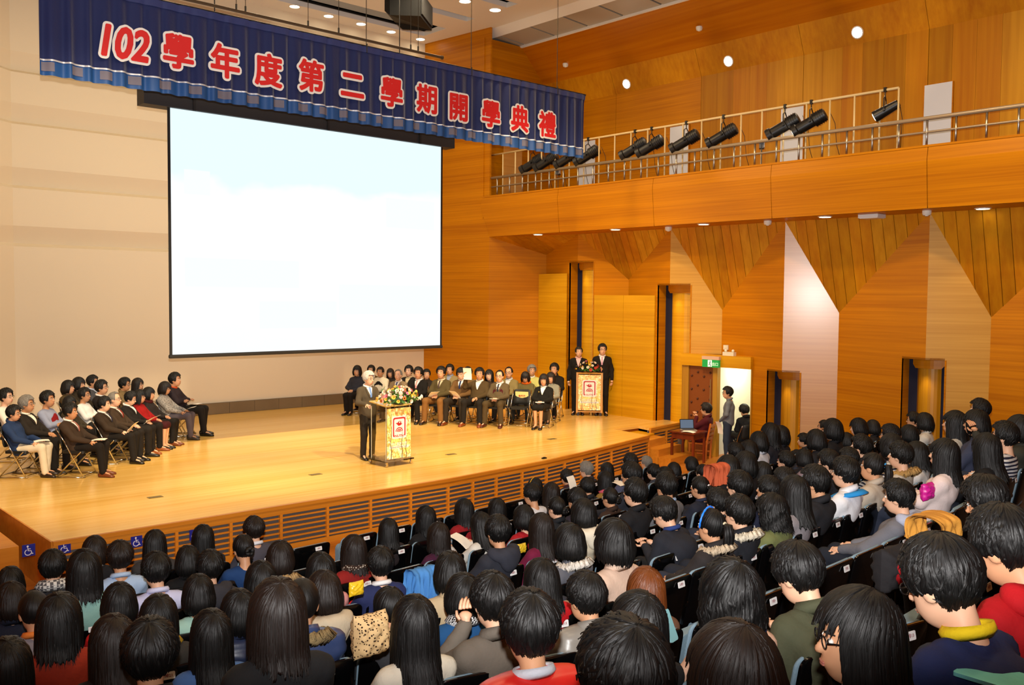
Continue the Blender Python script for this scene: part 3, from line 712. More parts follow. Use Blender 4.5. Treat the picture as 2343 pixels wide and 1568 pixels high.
def torso(f, J, t, wide=1.0):
    h, c, n = J['hip'], J['chest'], J['neck']; sc = (.72 / wide, 1, 1)
    f.cone(h + V3(0, -.01, .01), h * .45 + c * .55, .104 + t, .094 + t, .05, sc); f.cone(h * .45 + c * .55, c + V3(0, 0, .02), .094 + t, .108 + t, .05, sc); f.cone(c, n + V3(0, .01, -.10), .106 + t, .082 + t, .05, sc)
    f.cone(J['shL'], J['shR'], .047 + t, .047 + t, .05)
    f.cone(n + V3(-.085, 0, -.035), n + V3(.085, 0, -.035), .036 + t, .036 + t, .05)
def wrinkle(f, a, seed=0.0):
    P = f.P; f.d = f.d + a * (np.sin(P[..., 2] * 46 + 9 * np.sin(P[..., 0] * 11 + seed) + seed) * .6 + np.sin(P[..., 2] * 25 + P[..., 1] * 38 + P[..., 0] * 30 + seed * 2) * .5)
def make_top(J, t, wr_=0.003, puff=False, hem=True):
    pts = [J[k + n] for n in 'LR' for k in ('sh', 'el', 'wr')] + [J['hip'], J['neck'], J['chest']]
    lo = np.min(pts, 0) - .17; hi = np.max(pts, 0) + .15; lo[2] = J['hip'][2] - .12; hi[2] = min(hi[2], max(J['neck'][2] + .06 + t, max(J['wrL'][2], J['wrR'][2]) + .08, max(J['elL'][2], J['elR'][2]) + .1))
    st_ = .0185
    f = Field(axis(lo[0], hi[0], st_), axis(lo[1], hi[1], st_), axis(lo[2], hi[2], st_))
    torso(f, J, t)
    if hem: f.cone(J['hip'] + V3(0, -.01, -.02), J['hip'] * .5 + J['chest'] * .5, .112 + t, .098 + t, .05, (.72, 1, 1))
    for n in 'LR':
        f.cone(J['sh' + n], J['el' + n], .046 + t, .038 + t, .03); f.cone(J['el' + n], J['el' + n] + (J['wr' + n] - J['el' + n]) * .96, .038 + t, .029 + t * .7, .02)
    if puff:
        P = f.P; f.d = f.d - .011 * np.abs(np.sin(P[..., 2] * 36 + P[..., 0] * 2)) + .004
    else: wrinkle(f, wr_, t * 90)
    V, Q = f.mesh(); return V, Q, f
def make_bottom(J, t=.014, skirt=False):
    pts = [J[k + n] for n in 'LR' for k in ('hj', 'kn', 'an')] + [J['hip']]
    lo = np.min(pts, 0) - .16; hi = np.max(pts, 0) + .16; hi[2] = J['hip'][2] + .14; lo[2] = .03
    f = Field(axis(lo[0], hi[0], .021), axis(lo[1], hi[1], .021), axis(lo[2], hi[2], .021))
    f.cone(J['hip'] + V3(0, -.015, .0), J['hip'] + V3(0, -.02, .05), .106 + t, .098 + t, .05, (.72, 1, 1))
    for n in 'LR':
        f.cone(J['hj' + n], J['kn' + n], .080 + t, .056 + t, .04)
        if not skirt: f.cone(J['kn' + n], J['an' + n] + V3(0, 0, .0), .054 + t, .044 + t, .025)
    if skirt: f.cone(J['knL'] * .5 + J['hip'] * .5, J['knR'] * .5 + J['hip'] * .5, .10, .10, .09); f.cone(J['knL'], J['knR'], .06, .06, .05)
    if not skirt:
        f.d = np.maximum(f.d, .05 - f.P[..., 2])
    wrinkle(f, .0025, 2.0)
    return f.mesh()
def shoe_mesh():
    mb = MB(); T0 = [(-.055, .035, .05), (-.02, .04, .062), (.06, .04, .055), (.13, .044, .04), (.17, .038, .03), (.192, .02, .02)]
    n = 8; 
    for y, w, h in T0:
        for k in range(n):
            a = 2 * math.pi * k / n; z = .5 + .5 * math.sin(a); mb.v.append((w * math.cos(a), y, max(.0, h * 1.25 * z)))
    m = len(T0); mb.f = [(i * n + k, i * n + (k + 1) % n, (i + 1) * n + (k + 1) % n, (i + 1) * n + k) for i in range(m - 1) for k in range(n)] + [tuple(range(n - 1, -1, -1)), tuple(range((m - 1) * n, m * n))]
    mb.m = [0] * len(mb.f); return mb
SHOEM = {}
def shoe(colr):
    if colr not in SHOEM: SHOEM[colr] = shoe_mesh().mesh('shoe', cloth(colr, 'leather'), True)
    return SHOEM[colr]
def get_pose(key):
    if key not in POSES:
        kind, kw = POSE_DEF[key]; J = pose_joints(kind, **kw); POSES[key] = {'J': J}
    return POSES[key]
def part_mesh(key, part):
    p = get_pose(key)
    if part in p: return p[part]
    J = p['J']
    if part == 'body': p[part] = make_body(J)
    elif part in ('shirt', 'coat', 'puffer'):
        V, Q, f = make_top(J, {'shirt': .010, 'coat': .018, 'puffer': .030}[part], {'shirt': .003, 'coat': .0035, 'puffer': 0}[part], part == 'puffer')
        p[part] = np_mesh(part, V, Q, [cloth('808080')]); p[part + 'V'] = V; p[part + '_f'] = (f.ax, f.d)
    elif part == 'trousers': V, Q = make_bottom(J); p[part] = np_mesh(part, V, Q, [cloth('808080')])
    elif part == 'skirt': V, Q = make_bottom(J, .016, True); p[part] = np_mesh(part, V, Q, [cloth('808080')])
    return p[part]
def front_grid(key, part):                     # front surface of the top as a height grid over (x, z)
    part_mesh(key, part); p = get_pose(key)
    if part + '_g' not in p:
        (xs, ys, zs), d = p[part + '_f']; J = p['J']; m = (ys < J['chest'][1] + .15)
        dd = d[:, m, :]; yy = ys[m]; ins = dd < 0; any_ = ins.any(1); last = ins.shape[1] - 1 - np.argmax(ins[:, ::-1, :], 1)
        I, K = np.indices(last.shape); nxt = np.minimum(last + 1, dd.shape[1] - 1); fa = dd[I, last, K]; fb = dd[I, nxt, K]
        t = np.clip(fa / np.where(np.abs(fa - fb) < 1e-6, 1, fa - fb), 0, 1)
        g = np.where(any_, yy[last] + (yy[nxt] - yy[last]) * t, J['neck'][1] + .05); p[part + '_g'] = (xs, zs, g)
    return p[part + '_g']
def front_y(key, part, x, z):
    xs, zs, g = front_grid(key, part)
    i = int(np.clip(np.searchsorted(xs, x) - 1, 0, len(xs) - 2)); k = int(np.clip(np.searchsorted(zs, z) - 1, 0, len(zs) - 2))
    u = (x - xs[i]) / (xs[i + 1] - xs[i]); v = (z - zs[k]) / (zs[k + 1] - zs[k])
    return float(max(g[i, k] * (1 - u) * (1 - v) + g[i + 1, k] * u * (1 - v) + g[i, k + 1] * (1 - u) * v + g[i + 1, k + 1] * u * v, 0 * u + min(g[i, k], g[i + 1, k])))
def front_patch(key, part, rows, off):         # rows: list of (z, x_left, x_right), top to bottom -> thin patch lying on the chest
    mb = MB(); n = 5
    for z, a, b in rows:
        for k in range(n):
            x = a + (b - a) * k / (n - 1); mb.v.append((x, front_y(key, part, x, z) + off, z))
    m = len(rows); mb.f = [(i * n + k, (i + 1) * n + k, (i + 1) * n + k + 1, i * n + k + 1) for i in range(m - 1) for k in range(n - 1)]
    o = len(mb.v); mb.v += [(x, y - .02, z) for x, y, z in mb.v]
    mb.f += [tuple(i + o for i in reversed(f_)) for f_ in mb.f]; mb.m = [0] * len(mb.f); return mb

# --- hair, built in the head frame (origin at the head centre)
def vnoise(x, seed):
    rs = np.random.RandomState(seed); t = rs.rand(4096); i = np.floor(x).astype(int); f = x - i; f = f * f * (3 - 2 * f)
    return t[i % 4096] * (1 - f) + t[(i + 1) % 4096] * f
def hair_mesh(style, seed=1):
    nphi, nt_ = 150, 30
    phi = np.linspace(-math.pi, math.pi, nphi, endpoint=False); aphi = np.abs(phi)     # 0 = front
    deg = np.degrees(aphi)
    sm = lambda a, b, x: np.clip((x - a) / (b - a), 0, 1) ** 2 * (3 - 2 * np.clip((x - a) / (b - a), 0, 1))
    th = .016; hug = True; tip = .008; amp = .004
    if style in ('short', 'receding'):
        zend = .080 + (-.012 - .080) * sm(38, 66, deg) + (-.082) * sm(92, 130, deg); th = .025; tip = .007; amp = .0035
        if style == 'receding': zend = .112 + (.0 - .112) * sm(40, 75, deg) - .082 * sm(92, 130, deg); th = .012
    elif style == 'buzz':
        zend = .070 + (-.005 - .070) * sm(40, 66, deg) - .075 * sm(92, 130, deg); th = .012; tip = .003; amp = .0012
    elif style in ('bob',):
        zend = .045 + (-.096 - .045) * sm(42, 60, deg) - .014 * sm(90, 150, deg); hug = False; th = .028; tip = .010; amp = .003
    elif style in ('long', 'xl'):
        L_ = -.125 if style == 'long' else -.20
        zend = .052 + (L_ - .052) * sm(44, 64, deg) - .04 * sm(90, 150, deg); hug = False; th = .026; tip = .024; amp = .0035
    elif style == 'wavy':
        zend = .055 + (-.13 - .055) * sm(44, 64, deg) - .02 * sm(90, 150, deg); hug = False; th = .036; tip = .02; amp = .009
    else:                                       # pony, bun: pulled back
        zend = .072 + (-.012 - .072) * sm(38, 66, deg) - .075 * sm(92, 130, deg); th = .014; tip = .001; amp = .0015
    u = phi / (2 * math.pi) * 90
    nz1 = vnoise(u * 1.1 + 200, seed) - .5; nz2 = vnoise(u * 2.9 + 300, seed + 7) - .5
    # periodic blend
    w = np.clip((phi - 2.7) / (math.pi - 2.7), 0, 1); nz1 = nz1 * (1 - w) + nz1[0] * w; nz2 = nz2 * (1 - w) + nz2[0] * w
    zend = zend + tip * (nz1 + nz2 * .7) * 1.6
    cax = Vector((0.012 * (seed % 3 - 1), -.34, .94)).normalized(); fr = Vector((0, 1, 0)); fr = (fr - cax * fr.dot(cax)).normalized(); sd = fr.cross(cax)
    cen = V3(0, -.012, .024); rad = V3(.074, .093, .099)
    V = []; UV = []
    for i, p in enumerate(phi):
        d0 = fr * math.cos(p) + sd * math.sin(p)
        pts = []; N = 120
        for k in range(N + 1):
            a = math.pi * .98 * k / N; dr = cax * math.cos(a) + d0 * math.sin(a); dv = np.array(dr)
            q = cen + dv * rad; nn = dv / rad; nn = nn / np.linalg.norm(nn)
            tt = th * (1 if hug is False else (1 - .86 * np.clip((.04 - q[2]) / .12, 0, 1)))
            q = q + nn * tt
            if k > 3 and q[2] <= zend[i]: break
            if not hug and k > 8 and nn[2] < .02 and deg[i] > 40: break
            pts.append(q)
        if not hug and deg[i] > 40 and pts[-1][2] > zend[i] + .006:
            q = pts[-1].copy(); z0 = q[2]; L = z0 - zend[i]; ns = 40
            back_ = math.cos(p) < 0
            for k in range(1, ns + 1):
                t = k / ns; z = z0 - L * t; fz = max(0, -.11 - z)
                h = q[:2] * (1 + (.10 * math.sin(t * math.pi) if style == 'bob' else .06 * math.sin(min(1, t * 1.4) * math.pi * .5)))
                if style == 'bob': h = h * (1 - .10 * t ** 3)
                y = h[1] - (.38 * fz * (0.2 + 0.8 * max(0, -math.cos(p))))
                x = h[0] * (1 + (.10 if style != 'wavy' else .16) * min(1, fz * 8))
                if style == 'wavy': y += .006 * math.sin(z * 60 + i * .21); x += .006 * math.sin(z * 55 + i * .17)
                pts.append(np.array([x, y, z]))
        pts = np.array(pts); seg = np.linalg.norm(np.diff(pts, axis=0), axis=1); s = np.concatenate([[0], np.cumsum(seg)])
        tt = np.linspace(0, 1, nt_) ** 0.9 * s[-1]
        line = np.stack([np.interp(tt, s, pts[:, c]) for c in range(3)], 1)
        ax_ = line - np.array([0, -.012, 0]); ax_[:, 2] *= .4; nn = ax_ / (np.linalg.norm(ax_, axis=1, keepdims=True) + 1e-6)
        prof = np.clip(np.linspace(0, 1, nt_) * 2.2, 0, 1)[:, None]
        line = line + nn * prof * (amp * 1.5 * nz1[i] + amp * nz2[i])
        if style in ('short', 'receding', 'wavy'):
            tq = np.linspace(0, 1, nt_); tuft = np.sin(phi[i] * 17 + 5 * np.sin(tq * 7 + seed)) * np.sin(tq * 16 + 3 * np.sin(phi[i] * 5 + seed)) + .6 * np.sin(phi[i] * 41 + tq * 9)
            line = line + nn * (prof[:, 0] * (.0042 if style != 'wavy' else .007) * tuft * (1 - .5 * tq))[:, None]
        last = line[-1] * V3(.88, .88, 1) + V3(0, -.001, .010)
        V.append(np.vstack([line, last]))
        UV.append(np.stack([np.full(nt_ + 1, (p + math.pi) / (2 * math.pi)), np.concatenate([tt, [tt[-1] + .01]]) / .3], 1))
    n = nt_ + 1; VV = np.concatenate(V); UU = np.concatenate(UV)
    Q = np.array([(i * n + k, ((i + 1) % nphi) * n + k, ((i + 1) % nphi) * n + k + 1, i * n + k + 1) for i in range(nphi) for k in range(n - 1)])
    ex = MB(); exuv = []
    if style == 'pony':
        for o_ in range(7):
            a = o_ * .9; pp = [(.012 * math.cos(a), -.112 + .008 * math.sin(a), .035), (.022 * math.cos(a), -.145 + .014 * math.sin(a), .03), (.03 * math.cos(a + .3), -.155 + .016 * math.sin(a), -.04), (.026 * math.cos(a + .6), -.15 + .016 * math.sin(a), -.11), (.012 * math.cos(a + .9), -.145, -.175 - .01 * (o_ % 3))]
            ex.tube(pp, [.012, .019, .019, .015, .002], 8)
    if style in ('bun', 'bunhigh'):
        zc, yc = (-.005, -.135) if style == 'bun' else (.09, -.09)
        for o_ in range(5):
            a = o_ * 1.256; ex.tube([(.026 * math.cos(a + t), yc + .006 * math.sin(3 * t), zc + .026 * math.sin(a + t)) for t in np.linspace(0, 2.6, 8)], [.006, .016, .02, .021, .021, .02, .016, .006], 8)
    # loose locks lying over the cap: tapering strips that break up the outline
    LN = np.array([v[:nt_] for v in V]); rs = np.random.RandomState(seed * 13 + len(style)); sv = []; sf = []; suv = []
    nst = {'short': 330, 'receding': 120, 'buzz': 0, 'bob': 260, 'long': 300, 'xl': 320, 'wavy': 340}.get(style, 60)
    for j in range(nst):
        i0 = rs.uniform(0, nphi); dr = rs.uniform(-1, 1) * (9 if style in ('short', 'receding', 'wavy') else 3.5)
        if style in ('short', 'receding'): t0 = rs.uniform(.02, .75); t1 = min(1.0, t0 + rs.uniform(.22, .5))
        else: t0 = rs.uniform(.0, .55); t1 = rs.uniform(.8, 1.0) if rs.rand() < .5 else 1.0
        m = 9; pts = []
        for k in range(m):
            f = k / (m - 1); t = (t0 + (t1 - t0) * f) * (nt_ - 1); a = i0 + dr * f * f; ia = int(math.floor(a)); fa = a - ia; k0 = min(int(t), nt_ - 2); fk = t - k0
            g = lambda ii, kk: LN[ii % nphi, kk]
            q = (g(ia, k0) * (1 - fk) + g(ia, k0 + 1) * fk) * (1 - fa) + (g(ia + 1, k0) * (1 - fk) + g(ia + 1, k0 + 1) * fk) * fa
            pts.append(q)
        pts = np.array(pts); nn = pts - np.array([0, -.012, .0]); nn[:, 2] *= .5; nn /= np.linalg.norm(nn, axis=1, keepdims=True) + 1e-6
        lift = rs.uniform(.001, .004) + np.linspace(0, 1, m) ** 2 * rs.uniform(0, .007 if style in ('short', 'wavy') else .003)
        pts = pts + nn * lift[:, None]
        if t1 == 1.0 and style not in ('short', 'receding', 'pony', 'bun', 'bunhigh'): pts[-1] += (pts[-1] - pts[-2]) / (np.linalg.norm(pts[-1] - pts[-2]) + 1e-6) * rs.uniform(.004, .022)
        tg = np.gradient(pts, axis=0); sd_ = np.cross(tg, nn); sd_ /= np.linalg.norm(sd_, axis=1, keepdims=True) + 1e-6
        wd = rs.uniform(.003, .0075) * np.sin(np.linspace(.35, 1.0, m) * math.pi) ** .6; wd[-1] = .0004; wd[0] = .001
        b0 = len(sv); u0 = rs.rand()
        for k in range(m):
            sv += [pts[k] - sd_[k] * wd[k] - nn[k] * .0015, pts[k] + nn[k] * .0012, pts[k] + sd_[k] * wd[k] - nn[k] * .0015]; suv += [(u0, k * .1), (u0 + .012, k * .1), (u0 + .024, k * .1)]
        for k in range(m - 1):
            for c in (0, 1): sf.append((b0 + 3 * k + c, b0 + 3 * k + c + 1, b0 + 3 * k + c + 4, b0 + 3 * k + c + 3))
    if sv:
        o_ = len(VV); VV = np.vstack([VV, np.array(sv)]); UU = np.vstack([UU, np.array(suv)]); Q = np.vstack([Q, np.array(sf) + o_])
    faces = [tuple(q) for q in Q.tolist()] ; o = len(VV)
    allv = VV.tolist() + [tuple(v) for v in ex.v]; faces += [tuple(i + o for i in f_) for f_ in ex.f]
    me = bpy.data.meshes.new('hair'); me.from_pydata(allv, [], faces); me.materials.append(HAIRM['k'])
    uvl = me.uv_layers.new(name='UVMap'); uvv = np.vstack([UU, np.array([(v[0] * 4, v[2] * 3) for v in ex.v]).reshape(-1, 2)]) if ex.v else UU
    li = np.empty(len(me.loops), np.int32); me.loops.foreach_get('vertex_index', li); ud = uvv[li]
    # fix the seam
    uvl.data.foreach_set('uv', ud.astype(np.float32).ravel())
    me.polygons.foreach_set('use_smooth', [True] * len(me.polygons)); me.update(); return me
HAIR = {}
def hair(style, seed):
    k = (style, seed)
    if k not in HAIR: HAIR[k] = hair_mesh(style, seed)
    return HAIR[k]
def set_mat(o, m, slot=0):
    if o.data.materials[slot] is m: return o
    o.material_slots[slot].link = 'OBJECT'; o.material_slots[slot].material = m; return o
def glasses_mesh():
    mb = MB()
    for s in (-1, 1):
        pts = [(s * .033 + .021 * math.cos(a), .094, .012 + .016 * math.sin(a)) for a in np.linspace(0, 2 * math.pi, 15)]
        mb.tube(pts, .0022, 5); mb.tube([(s * .054, .092, .016), (s * .076, .05, .018), (s * .079, -.01, .012)], .0022, 5)
    mb.tube([(-.012, .096, .016), (0, .099, .019), (.012, .096, .016)], .0022, 5); return mb
GLM = {}
def glasses(o, HM, col='0c0c0e'):
    if col not in GLM: GLM[col] = glasses_mesh().mesh('glasses', cloth(col, 'leather'), True)
    g = obj('glasses', GLM[col], o); g.matrix_local = HM; return g
def ring_mesh(J, r1, r2, h, zoff, tilt=0.0, yoff=0.0, gap=0.0, seg=26):
    mb = MB(); n = J['neck']; c = V3(n[0], n[1] + .005 + yoff, n[2] + zoff)
    prof = [(-h / 2, 0), (0, 1), (h / 2, 0.1), (h * .3, -.7), (-h * .3, -.7)]
    for k in range(seg + 1):
        a = math.pi / 2 + gap + (2 * math.pi - 2 * gap) * k / seg
        for dz, dr in prof:
            rr = r1 + r2 * dr; mb.v.append((c[0] + rr * math.cos(a) * 1.12, c[1] + rr * math.sin(a), c[2] + dz - tilt * math.sin(a)))
    m = len(prof); mb.f = [(k * m + i, (k + 1) * m + i, (k + 1) * m + (i + 1) % m, k * m + (i + 1) % m) for k in range(seg) for i in range(m)]
    mb.f += [tuple(range(m)), tuple(range(seg * m + m - 1, seg * m - 1, -1))]; mb.m = [0] * len(mb.f); return mb
def lump_mesh(J, seed=0):                       # hood lying on the back of the neck
    n = J['neck']; f = Field(axis(-.19, .19, .019), axis(n[1] - .25, n[1] + .10, .019), axis(n[2] - .19, n[2] + .13, .019))
    for k in range(9):
        a = math.pi * (k / 8); x = .115 * math.cos(a); y = n[1] - .02 - .085 * math.sin(a)
        f.ell((x, y, n[2] + .012 + .01 * math.sin(k * 1.7)), (.052, .048, .045), .03)
    f.ell((0, n[1] - .115, n[2] - .06), (.10, .05, .085), .05)
    wrinkle(f, .004, 1.0); return f.mesh()
COLL = {}
def collar_part(key, kind):
    k = (key, kind)
    if k not in COLL:
        J = get_pose(key)['J']
        if kind == 'collar': COLL[k] = ring_mesh(J, .066, .011, .045, .03, .02).mesh('collar', cloth('808080'), True)
        elif kind == 'stand': COLL[k] = ring_mesh(J, .070, .014, .075, .022, .03).mesh('jacket_collar', cloth('808080'), True)
        elif kind == 'scarf': COLL[k] = ring_mesh(J, .088, .036, .10, .03, .02).mesh('scarf', cloth('808080'), True)
        elif kind == 'fur':
            b = ring_mesh(J, .115, .036, .075, .0, .03, -.02, .5, 90); rs = random.Random(4)
            b.v = [(x + rs.uniform(-.009, .009), y + rs.uniform(-.009, .009), z + rs.uniform(-.009, .009)) for x, y, z in b.v]
            COLL[k] = b.mesh('fur_trim', cloth('808080'), True)
        elif kind == 'hood': V, Q = lump_mesh(J); COLL[k] = np_mesh('hood', V, Q, [cloth('808080')])
        elif kind == 'yoke': COLL[k] = ring_mesh(J, .11, .05, .05, -.012, .03, -.01).mesh('yoke', cloth('808080'), True)
    return COLL[k]
def head_matrix(key):
    J = get_pose(key)['J']; Mx = Matrix((J['HR'] * HSC).tolist()).to_4x4(); Mx.translation = Vector(J['HC'].tolist()); return Mx
POSE_DEF = {
 'a0': ('sit', dict(arms='lap')), 'a1': ('sit', dict(arms='knees', lean=.12, pitch=.12, yaw=.18)), 'a2': ('sit', dict(arms='clasp', lean=.03, yaw=-.2, pitch=.05)),
 'a3': ('sit', dict(arms='crossed', yaw=.08, pitch=-.03)), 'ad': ('sit', dict(arms='phone', lean=-.1, pitch=.42, yaw=.12)), 'ah': ('sit', dict(arms=('lap', 'head'), pitch=.1)),
 'ac': ('sit', dict(arms=('chin', 'lap'), pitch=.1)), 'al': ('sit', dict(arms='lap', yaw=1.0, pitch=.05)), 'au': ('sit', dict(arms=('up', 'lap'))), 'aw': ('sit', dict(arms=('write', 'write'), pitch=.25)),
 's0': ('sit', dict(arms='clasp', legs='apart')), 's1': ('sit', dict(arms='knees', legs='flat', pitch=.1)), 's2': ('sit', dict(arms=('lap', 'up'), legs='apart', yaw=.15)),
 's3': ('sit', dict(arms='crossed', legs='flat', yaw=-.1)), 's4': ('sit', dict(arms='clasp', legs='together')), 's5': ('sit', dict(arms='clasp', legs='apart', pitch=.35)), 's6': ('sit', dict(arms='knees', legs='apart', yaw=.5)),
 't0': ('stand', dict(arms='front')), 't1': ('stand', dict(arms='lectern', yaw=.25, pitch=.08)), 't2': ('stand', dict(arms='down', yaw=.2)), 't3': ('stand', dict(arms='front', yaw=.45, pitch=.1))}
def person(loc, rz, scale, pose, hair_style, hcol, top, topcol, label, group, extras=None, bottom='trousers', bcol='1c1c20', shoecol='17120e', skin='a', seed=1, name='person', suit=None):
    extras = extras or {}
    o = thing(name, label, 'person', loc, rz, group, scale); J = get_pose(pose)['J']; HM = head_matrix(pose)
    b = obj('body', part_mesh(pose, 'body'), o)
    if skin != 'a': set_mat(b, SKIN[skin])
    tm = topcol if not isinstance(topcol, str) else cloth(topcol, 'puffer' if top == 'puffer' else 'cloth')
    t = obj({'shirt': 'shirt', 'coat': 'jacket', 'puffer': 'puffer_jacket'}[top], part_mesh(pose, top), o); set_mat(t, tm)
    l = obj(bottom, part_mesh(pose, bottom), o); set_mat(l, cloth(bcol))
    for s, n in ((-1, 'L'), (1, 'R')):
        sh_ = obj('shoe', shoe(shoecol), o); a = J['an' + n]; sh_.location = (a[0], a[1] - .01, 0); sh_.rotation_euler = (0, 0, -s * .12); sh_.scale = (1.12, 1.1, 1.15)
    if hair_style:
        h = obj('hair', hair(hair_style, seed), o); h.matrix_local = HM; set_mat(h, HAIRM[hcol])
    if 'glasses' in extras: glasses(o, HM)
    for k in ('collar', 'scarf', 'fur', 'hood', 'yoke'):
        if k in extras:
            c = obj({'fur': 'fur_trim'}.get(k, k), collar_part(pose, k), o); v = extras[k]
            set_mat(c, v if not isinstance(v, str) else cloth(v, 'fur' if k == 'fur' else 'cloth'))
    if top in ('coat', 'puffer') and not suit and not any(k in extras for k in ('collar', 'scarf', 'hood')):
        c = obj('jacket_collar', collar_part(pose, 'stand'), o); set_mat(c, tm)
    if 'band' in extras:
        mb = MB(); mb.tube([(.098 * math.sin(a), .030 - .015 * math.cos(a), .024 + .124 * math.cos(a)) for a in np.linspace(-1.75, 1.75, 22)], [.006 + .0025 * (k % 2) for k in range(22)], 6)
        h = mb.build('headband', cloth(extras['band'], 'leather'), o, True); h.matrix_local = HM
    if suit:                                     # (shirt colour, tie colour or None, v bottom)
        n = J['neck']; c = J['chest']; z0 = n[2] + .0; z1 = c[2] - .01
        rows = [(z0 + (z1 - z0) * k / 6, -.062 + .058 * (k / 6), .062 - .058 * (k / 6)) for k in range(7)]
        sc_, tc_ = suit
        front_patch(pose, top, rows, .007).build('shirt_front', cloth(sc_), o, True)
        for s in (-1, 1):
            rw = [(z0 + (z1 - z0) * k / 6, *sorted((s * (.064 - .058 * k / 6), s * (.088 - .062 * k / 6 + .018 * math.sin(k / 6 * 3.1))))) for k in range(7)]
            lp = front_patch(pose, top, rw, .012).build('lapel', tm, o, True)
        if tc_:
            rw = [(z0 + .005 - (z0 - z1 + .0) * k / 6, -.016 - .004 * math.sin(k / 6 * 3), .016 + .004 * math.sin(k / 6 * 3)) for k in range(7)]
            front_patch(pose, top, rw, .014).build('tie', cloth(tc_), o, True)
        co = obj('shirt_collar', collar_part(pose, 'collar'), o); set_mat(co, cloth(sc_))
    return o
